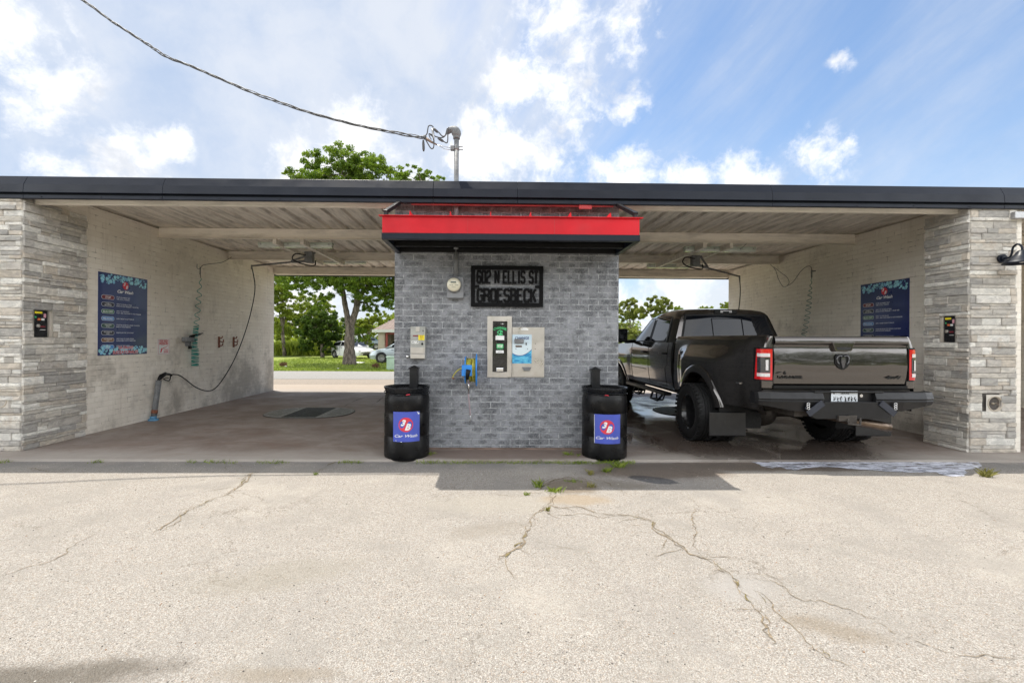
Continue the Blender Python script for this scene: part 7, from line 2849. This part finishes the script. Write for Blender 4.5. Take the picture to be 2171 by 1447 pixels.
for i, (lab, px, Y, lb, mt_, n, nm) in enumerate(specs):
    b_ = Vector((X_at(px, Y), Y, -.05))
    r = random.Random(i + 20)
    trunkpts = [(0, 0, 0), (r.uniform(-.3, .3), 0, rel(b_, *lb[0][:2])[2] * .4), rel(b_, *lb[0][:2])]
    lm = [(trunkpts, [.16, .12, .06])]
    for q in lb[1:]:
        lm.append(([trunkpts[1], tuple((Vector(trunkpts[1]) + Vector(rel(b_, *q[:2]))) / 2 + Vector((0, 0, .4))), rel(b_, *q[:2])], [.08, .05, .02]))
    tree(nm, lab, tuple(b_), lm, [lobe(b_, *q) for q in lb], int(n * 1.6), .0021 * Y, M[mt_], 40 + i, density=.9, group="trees far beyond the bays")

# tall weeds at the back of the lawn
def grass_np(n, xs, ys, hs, rs, w=.02, lean=.35, seg=1):
    r = np.random.RandomState(rs)
    x = xs(r, n)
    y = ys(r, n)
    h = hs(r, n)
    a = r.rand(n) * 6.283
    ww = w * (.6 + .8 * r.rand(n))
    lx, ly = r.normal(size=n) * lean * h, r.normal(size=n) * lean * h
    dx_, dy_ = np.cos(a) * ww, np.sin(a) * ww
    z0 = np.zeros(n)
    V = np.stack([np.stack([x - dx_, y - dy_, z0], 1), np.stack([x + dx_, y + dy_, z0], 1),
                  np.stack([x + lx * .4 + dx_ * .6, y + ly * .4 + dy_ * .6, h * .6], 1), np.stack([x + lx, y + ly, h], 1)], 1).reshape(-1, 3)
    F = np.arange(n * 4).reshape(-1, 4)[:, [0, 1, 2, 3]]
    t = r.rand(n)
    return V, F, np.repeat(np.stack([t, t, t, np.ones(n)], 1), 4, 0)


xa, xb = X_at(585, 42), X_at(700, 42)
V, F, c = grass_np(14000, lambda r, n: xa + (xb - xa) * r.rand(n), lambda r, n: 40 + 6 * r.rand(n), lambda r, n: .5 + .8 * r.rand(n) ** 1.5, 3, w=.03, lean=.25)
tag(mesh_np("tall_weeds", V, F, M['leaf_y'], col=c), "tall bright weeds along the back of the lawn", "weeds", kind='stuff')
V, F, c = grass_np(60000, lambda r, n: -14 + 30 * r.rand(n), lambda r, n: 21.0 + 16 * r.rand(n) ** 1.6, lambda r, n: .04 + .07 * r.rand(n), 4, w=.012, lean=.5)
V[:, 2] -= .055
tag(mesh_np("lawn_grass", V, F, M['blade'], col=c), "short mown grass blades across the street", "grass", kind='stuff')

# fringe of grass along the slab lip
def fringe(r, n):
    g = [(-5.9, -5.5, .4), (-4.6, -4.45, .2), (-3.5, -2.9, .6), (-2.7, -2.3, .5), (-1.75, -1.45, .4), (-.82, 1.1, 3.2), (1.0, 1.75, 1.8)]
    wts = np.array([q[2] for q in g])
    i = r.choice(len(g), n, p=wts / wts.sum())
    return np.array([g[k][0] + (g[k][1] - g[k][0]) * u for k, u in zip(i, r.rand(n))])


V, F, c = grass_np(1500, fringe, lambda r, n: 5.555 - .09 * r.rand(n) ** 2.2, lambda r, n: .01 + .035 * r.rand(n) ** 2, 6, w=.0028, lean=.6)
tag(mesh_np("joint_grass", V, F, M['blade'], col=c), "fringe of small grass in the joint along the slab edge", "grass", kind='stuff')


def tuft(px, py, label, n, h, spread, mat, rs, w=.0035, lean=.55):
    p = GP(px, py, 0)
    root = thing("weed_tuft", label, "weed", tuple(p), group="weeds in the cracks of the lot")
    V, F, c = grass_np(n, lambda r, k: r.normal(size=k) * spread * .35, lambda r, k: r.normal(size=k) * spread * .25, lambda r, k: h * (.35 + .65 * r.rand(k)), rs, w=w, lean=lean)
    mesh_np("blades", V, F, mat, root, c)


tuft(1176, 1041, "bright green weed at the front edge of the pothole", 60, .05, .11, M['blade'], 1, .005, 1.1)
tuft(1144, 1032, "thin grass tuft left of the pothole in the canopy shade", 60, .09, .05, M['blade'], 2)
tuft(1288, 1000, "grass tuft in front of the drum bin nearer the pickup", 50, .07, .06, M['blade'], 3)
tuft(1312, 990, "spiky grass clump at the foot of the drum bin nearer the pickup", 70, .08, .09, M['blade'], 4, .003, .8)
tuft(1253, 1006, "small dry tuft on the crack before the bin nearer the pickup", 40, .07, .04, M['drygrass'], 5)
tuft(1256, 1032, "small dry tuft beside the pothole's right edge", 40, .06, .05, M['drygrass'], 6)
tuft(1218, 1020, "low green moss and grass along the pothole's back edge", 80, .02, .12, M['blade'], 7, .003, .9)
tuft(1119, 1049, "tiny green sprout left of the bright weed", 26, .04, .03, M['blade'], 8)
tuft(1162, 1082, "dry sprout in the junction of the cracks", 30, .05, .03, M['drygrass'], 9)
tuft(2092, 1010, "lone pale weed by the far end of the soapy puddle", 70, .11, .07, M['drygrass'], 10, .005, .6)
tuft(905, 968, "grass tuft at the foot of the bin nearer the empty bay", 110, .07, .14, M['blade'], 11, .003, .8)
tuft(1210, 968, "grass clump between the footing and the bin nearer the pickup", 90, .07, .12, M['blade'], 13, .003, .8)
tuft(671, 1006, "small green sprout on the crack in front of the empty bay", 26, .035, .03, M['blade'], 12)

# ------------------------------------------------------------------ far side of the street: house, cars, small things
HY = 33.0
hx0 = X_at(797, HY)
hb = thing("house", "beige sided house with a brown shingle roof and a red porch post", "house", (hx0 + 4, HY + 3, -.05))


def zH(py, Y=HY, px=820):
    return Z_at(px, py, Y)


he, hr = zH(699), zH(681, HY + 2.5)
mb = MB()
mb.box(hx0 + .15, X_at(816, HY), HY, HY + 6, -.05, he)
mb.box(X_at(816, HY), hx0 + 11, HY + 2.2, HY + 6, -.05, he)
for k in range(16):
    z = 0 + k * .17
    if z < he - .1:
        mb.box(hx0 + .14, X_at(816, HY) - .02, HY - .018, HY - .002, z, z + .012)
mb.build("wall", M['vinyl'], hb, world=True)
mb = MB()
mb.grid([[(hx0 - .15, HY - .35, he), (hx0 + 11.2, HY - .35, he)], [(hx0 + 1.3, HY + 3.0, he + 1.25), (hx0 + 11.2, HY + 3.0, he + 1.25)], [(hx0 - .15, HY + 6.4, he), (hx0 + 11.2, HY + 6.4, he)]], smooth=False)
mb.add([(hx0 - .15, HY - .35, he), (hx0 + 1.3, HY + 3.0, he + 1.25), (hx0 - .15, HY + 6.4, he)], [(0, 1, 2)])
mb.build("roof", M['shingle'], hb, world=True)
mb = MB()
mb.box(hx0 - .18, hx0 + 11.2, HY - .40, HY - .36, he - .18, he + .02)
mb.box(hx0 - .20, hx0 - .16, HY - .36, HY + 6.4, he - .18, he + .02)
mb.build("eave", M['trimwhite'], hb, world=True)
mb = MB()
px_ = X_at(818, HY)
mb.box(px_, px_ + .14, HY - .1, HY + .04, -.05, he - .18)
mb.box(px_ + .14, hx0 + 8, HY - .1, HY + .04, he - .32, he - .18)
mb.build("porch_post", M['dull_red'], hb, world=True)
mb = MB()
mb.box(X_at(808, HY - .6), X_at(816, HY - .6), HY - .9, HY - .3, -.05, zH(740))
bxo = mb.build("porch_chest", M['trimwhite'])
tag(bxo, "low white chest standing against the beige house corner", "chest")
# cluttered porch: a potted shrub
b3 = Vector((X_at(832, HY - .1) + .4, HY + .9, -.05))
tree("potted_shrub", "dark bushy shrub standing on the house porch behind the silver car", tuple(b3), [([(0, 0, 0), (0, 0, .6), (0, 0, 1.0)], [.12, .1, .05])], [(0, 0, .9, .7, .4, .5), (.5, 0, 1.1, .5, .4, .45), (-.2, 0, 1.2, .3, .3, .3)], 2200, .09, M['leaf_d'], 77, cat="shrub")


def car(name, label, base, head, paint, L=4.4, H=1.46, hatch=False, lamps=True):
    root = thing(name, label, "car", tuple(base))
    Wd = .89
    # stations along x (forward +x): (x, bottom, belt, half width)
    st = [(-2.20, .38, .80, .62), (-2.12, .28, .95, .76), (-1.9, .22, 1.02, .84), (-1.3, .20, 1.02, .88), (-.6, .20, .98, .89), (.2, .20, .96, .89), (.9, .20, .94, .89), (1.25, .20, .90, .88), (1.7, .22, .82, .86), (2.05, .25, .70, .78), (2.2, .32, .56, .62)]
    mb = MB()
    rows = []
    for x, zb_, zt__, hw in st:
        rows.append([(x, -hw * .97, zb_), (x, -hw, zb_ + .2), (x, -hw, (zb_ + zt__) / 2), (x, -hw * .96, zt__ - .05), (x, -hw * .86, zt__), (x, 0, zt__ + .03), (x, hw * .86, zt__), (x, hw * .96, zt__ - .05), (x, hw, (zb_ + zt__) / 2), (x, hw, zb_ + .2), (x, hw * .97, zb_)])
    mb.grid(rows, 0)
    mb.add(rows[0], [tuple(range(11))])
    mb.add(rows[-1], [tuple(range(11))])
    gz = H
    if hatch:
        gs = [(-2.02, 1.0, 1.0, .74), (-1.72, 1.0, 1.28, .68), (-1.35, 1.0, gz - .04, .62), (-.6, 1.0, gz, .62), (.1, 1.0, gz - .03, .62), (.55, .98, 1.28, .66), (1.15, .93, .95, .74)]
    else:
        gs = [(-1.75, 1.0, 1.01, .74), (-1.3, 1.0, 1.24, .68), (-.95, 1.0, gz - .06, .62), (-.3, 1.0, gz, .62), (.25, 1.0, gz - .04, .62), (.6, .98, 1.26, .66), (1.15, .93, .95, .74)]
    rows = []
    for x, zb_, zt__, hw in gs:
        rows.append([(x, -.80, zb_), (x, -hw, zt__ - .03), (x, -hw * .8, zt__), (x, 0, zt__ + .02), (x, hw * .8, zt__), (x, hw, zt__ - .03), (x, .80, zb_)])
    mb.grid(rows, 0)
    bd_ = mb.build("body", paint, root, smooth_angle=R(45))
    mb = MB()

    def gq(i0, f0, i1, f1, s, v0=.12, v1=.88):
        def pt_at(i, f, v):
            a, b_ = gs[i], gs[min(i + 1, len(gs) - 1)]
            x = a[0] + (b_[0] - a[0]) * f
            zb_ = a[1] + (b_[1] - a[1]) * f
            zt__ = a[2] + (b_[2] - a[2]) * f - .03
            hw = a[3] + (b_[3] - a[3]) * f
            return (x, s * (.80 + (hw - .80) * v + .012), zb_ + (zt__ - zb_) * v)
        return [pt_at(i0, f0, v0), pt_at(i1, f1, v0), pt_at(i1, f1, v1), pt_at(i0, f0, v1)]
    for s in (-1, 1):
        for q in ([gq(1, .0, 2, .9, s), gq(3, .05, 4, .6, s), gq(4, .7, 5, .3, s, .12, .75)]):
            mb.add(q, [(0, 1, 2, 3)])
    mb.build("side_window", M['glass'], root, recalc=False)
    mb = MB()
    i = len(gs) - 3
    a, b_, c_ = gs[i], gs[i + 1], gs[i + 2]
    mb.grid([[(a[0] + .05, y * .9, a[2] + .012) for y in (-.6, 0, .6)], [(b_[0] + .01, y, b_[2] + .02) for y in (-.62, 0, .62)], [(c_[0] - .06, y, c_[2] + .045) for y in (-.68, 0, .68)]], 0)
    mb.build("windscreen", M['glass'], root)
    mb = MB()
    a, b_ = gs[0], gs[2]
    mb.grid([[(gs[0][0] - .012, y, gs[0][2] + .03) for y in (-.62, 0, .62)], [(gs[1][0] - .02, y, gs[1][2] + .015) for y in (-.58, 0, .58)], [(gs[2][0] - .05, y, gs[2][2] - .01) for y in (-.5, 0, .5)]], 0)
    mb.build("rear_window", M['glass'], root)
    for s in (-1, 1):
        mb = MB()
        mb.grid([[(2.10, s * .48, .56), (2.02, s * .72, .60)], [(1.98, s * .50, .68), (1.80, s * .80, .74)]], 0)
        mb.box(1.86, 2.10, min(s * .52, s * .76), max(s * .52, s * .76), .56, .68)
        mb.build("headlight", M['lampwhite'], root, bevel=.02)
        mb = MB()
        mb.box(-2.16, -2.02, min(s * .56, s * .78), max(s * .56, s * .78), .74, .90)
        mb.build("tail_light", M['lampred'], root, bevel=.02)
        mb = MB()
        mb.box(.70, .86, min(s * .86, s * 1.02), max(s * .86, s * 1.02), .95, 1.07)
        mb.build("side_mirror", paint, root, bevel=.03)
        for xx in (-1.38, 1.36):
            # dark arch and wheel
            wm_ = MB()
            wm_.lathe([(.36, s * .80), (.36, s * .895)], (0, 0, 0), 'z', 4) if False else None
            mb = MB()
            mb.lathe([(.0, s * .70), (.355, s * .70), (.355, s * .893), (.0, s * .893)], (xx, 0, .33), 'y', 28)
            ar_ = mb.build("wheel_arch", M['pit'], root, smooth_angle=R(40))
            mb = MB()
            mb.lathe([(.20, s * .72), (.30, s * .72), (.32, s * .76), (.32, s * .88), (.30, s * .905), (.215, s * .905), (.205, s * .89)], (xx, 0, .32), 'y', 32)
            wl = mb.build("wheel", M['rubber'], root, smooth_angle=R(40))
            mb = MB()
            mb.lathe([(.205, s * .895), (.19, s * .897), (.175, s * .885), (0, s * .88)], (xx, 0, .32), 'y', 28)
            for k in range(10):
                a_ = k * math.pi / 5
                mb.bar((xx + math.cos(a_) * .04, s * .897, .32 + math.sin(a_) * .04), (xx + math.cos(a_) * .19, s * .897, .32 + math.sin(a_) * .19), .028, .02, up=(0, 1, 0))
            mb.build("rim", M['alu'], wl)
    mb = MB()
    mb.box(2.10, 2.215, -.45, .45, .30, .42)
    mb.box(2.10, 2.222, -.32, .32, .46, .50)
    for s in (-1, 1):
        mb.prism([(s * .52, .28), (s * .70, .30), (s * .66, .42), (s * .54, .38)], 2.05, 2.20, 'x') if False else mb.box(2.02, 2.14, min(s * .5, s * .7), max(s * .5, s * .7), .30, .40)
    mb.build("grille", M['black'], root)
    mb = MB()
    for s in (-1, 1):
        for xx in (-.55, .45):
            mb.box(xx - .004, xx + .004, s * .89 - .006, s * .89 + .006, .30, .92)
        mb.box(-.35, -.2, s * .895 - .01, s * .895 + .01, .84, .87)
        mb.box(.6, .75, s * .895 - .01, s * .895 + .01, .82, .85)
    build_split(mb, "door_seam", M['black'], root)
    root.rotation_euler = (0, 0, head)
    return root


cY = 36.5
wc = car("parked_car", "white hatchback parked on the grass behind the tree trunk", (X_at(748, cY), cY, -.05), R(-42), M['wpaint'], hatch=True)
wc.scale = (.92, .92, .92)
cY2 = 29.6
car("parked_car", "silver sedan parked on the grass nose to the white hatchback", (X_at(795, cY2) + 1.95, cY2 + .2, -.05), R(176), M['spaint'])
cY3 = 52.0
car("parked_car", "dark teal car parked far back between the trunk and the house", (X_at(766, cY3), cY3, .25), R(-150), M['tpaint'])
ub = GP(838, 784, -.05)
u = thing("utility_box", "pale green utility box on the lawn edge by the grey block", "utility box", tuple(ub))
MB().box(-.35, .35, -.3, .3, 0, .60).build("cabinet", M['utilgreen'], u, bevel=.02)
MB().box(-.38, .38, -.33, .33, .60, .66).build("lid", M['utilgreen'], u, bevel=.02)
p = GP(757, 769, -.04)
o = MB().box(-.45, .45, -.2, .2, 0, .03).build("white_board", M['paper'])
o.location = p
o.rotation_euler = (R(6), 0, R(-25))
tag(o, "small white board lying on the grass at the foot of the trunk", "board")
for px, py, lab, sz in ((651, 750, "pale scrap of litter far out on the lawn", .30), (718, 782, "tiny white scrap on the lawn near the street", .10), (606, 778, "small white scrap beside the clod at the lawn's left", .12)):
    p = GP(px, py, -.05)
    r = random.Random(px)
    vs = [(r.uniform(-1, 1) * sz, r.uniform(-1, 1) * sz * .6, r.uniform(.0, .6) * sz) for _ in range(9)]
    bm = bmesh.new()
    for v in vs:
        bm.verts.new(v)
    bmesh.ops.convex_hull(bm, input=bm.verts)
    me = bpy.data.meshes.new("litter")
    bm.to_mesh(me)
    bm.free()
    me.materials.append(M['paper'])
    o = bpy.data.objects.new("litter", me)
    COL.objects.link(o)
    o.location = p
    tag(o, lab, "litter", group="scraps of litter on the lawn")
for px, py, lab in ((601, 777, "brown clod of dead leaves at the left of the lawn"), (797, 780, "brown clod of dead leaves in front of the silver car")):
    p = GP(px, py, -.05)
    V, F, c = leaves_np([(0, 0, .12, .20, 1)], 260, .05, px)
    o = mesh_np("leaf_clod", V, F, simple("dead_leaves", (.16, .08, .04), .9), col=c)
    o.location = p
    tag(o, lab, "dead leaves", group="brown clods on the lawn")

# soapy water running out of the right bay
fp2 = [(1560, 974), (1640, 973.5), (1800, 974), (1960, 974.5), (2025, 975), (2075, 979), (2084, 987), (2070, 992), (2046, 996), (2052, 1001), (2045, 1009), (2020, 1010), (1996, 1005), (1985, 1000), (1930, 1001), (1880, 999), (1850, 996), (1800, 993), (1775, 990), (1750, 989), (1715, 991), (1690, 996), (1670, 994), (1655, 989), (1640, 992), (1618, 988), (1605, 982), (1590, 977)]
P = [GP(a, b_, .004) for a, b_ in fp2]
P = P + [P[0]]
out = []
r = random.Random(4)
for a, b_ in zip(P[:-1], P[1:]):
    k = max(1, int((b_ - a).length / .03))
    for i in range(k):
        q = a.lerp(b_, i / k)
        out.append((q.x + r.uniform(-.008, .008), min(5.578, q.y + r.uniform(-.008, .008)), .0055))
bm = bmesh.new()
vs = [bm.verts.new(v) for v in out]
bm.faces.new(vs)
bmesh.ops.triangulate(bm, faces=bm.faces)
me = bpy.data.meshes.new("soapy_puddle")
bm.to_mesh(me)
bm.free()
fm, nt, b = newmat("soap_foam")
P_ = nt.pos()
Pf = nt.vm('MULTIPLY', P_, (.6, 2.2, 1))
f = nt.noise(Pf, 5, 8, .65, 1.5)
c_ = nt.mix(nt.ss(f, .36, .62), (.42, .44, .52), (.72, .74, .84))
c_ = nt.mix(nt.ss(nt.noise(P_, 40, 5, .6), .45, .7), c_, nt.mix(.5, c_, (.8, .82, .88)))
link(nt, c_, b.inputs['Base Color'])
link(nt, nt.ss(f, .4, .6, .08, .55), b.inputs['Roughness'])
link(nt, nt.bump(nt.noise(P_, 60, 6, .7), .3, .004), b.inputs['Normal'])
# thin film breaks open in places
tr = nt.n('ShaderNodeBsdfTransparent')
mx = nt.n('ShaderNodeMixShader', {0: nt.ss(nt.noise(Pf, 7, 7, .7, 1.0), .36, .52), 1: tr.outputs[0], 2: b.outputs[0]})
link(nt, mx.outputs[0], next(n for n in fm.node_tree.nodes if n.type == 'OUTPUT_MATERIAL').inputs['Surface'])
me.materials.append(fm)
pd = bpy.data.objects.new("soapy_puddle", me)
COL.objects.link(pd)
tag(pd, "white soapy water film spreading from the slab edge behind the pickup", "puddle")

# what stands behind the camera and shows in the truck's paint: a tree line across the street
cl = []
r = np.random.RandomState(31)
for i in range(90):
    x = -75 + 150 * (i + r.rand()) / 90
    hh_ = 8.0 + 5.5 * r.rand()
    for k in range(5):
        cl.append((x + r.uniform(-1.5, 1.5), -42 + r.uniform(-3, 3), hh_ * (.15 + .2 * k) , 2.0 + r.rand() * .9, 1))
V, F, c = leaves_np(cl, 34000, .50, 8)
tag(mesh_np("woods", V, F, M['leaf_d'], col=c), "dark line of trees far behind the viewer", "trees", kind='stuff')
for i, (pp, w_) in enumerate([([(-60, 60), (-20, 75), (30, 70), (80, 85)], 1)]):
    cl = []
    for k in range(160):
        x = -70 + 190 * (k + r.rand()) / 160
        cl.append((x, 85 + r.uniform(-6, 6), r.uniform(.5, 4.2), 1.9, 1))
    V, F, c = leaves_np(cl, 24000, .40, 10)
    tag(mesh_np("woods", V, F, M['leaf_y'], col=c), "far low woods closing the view beyond the lawn", "trees", kind='stuff')
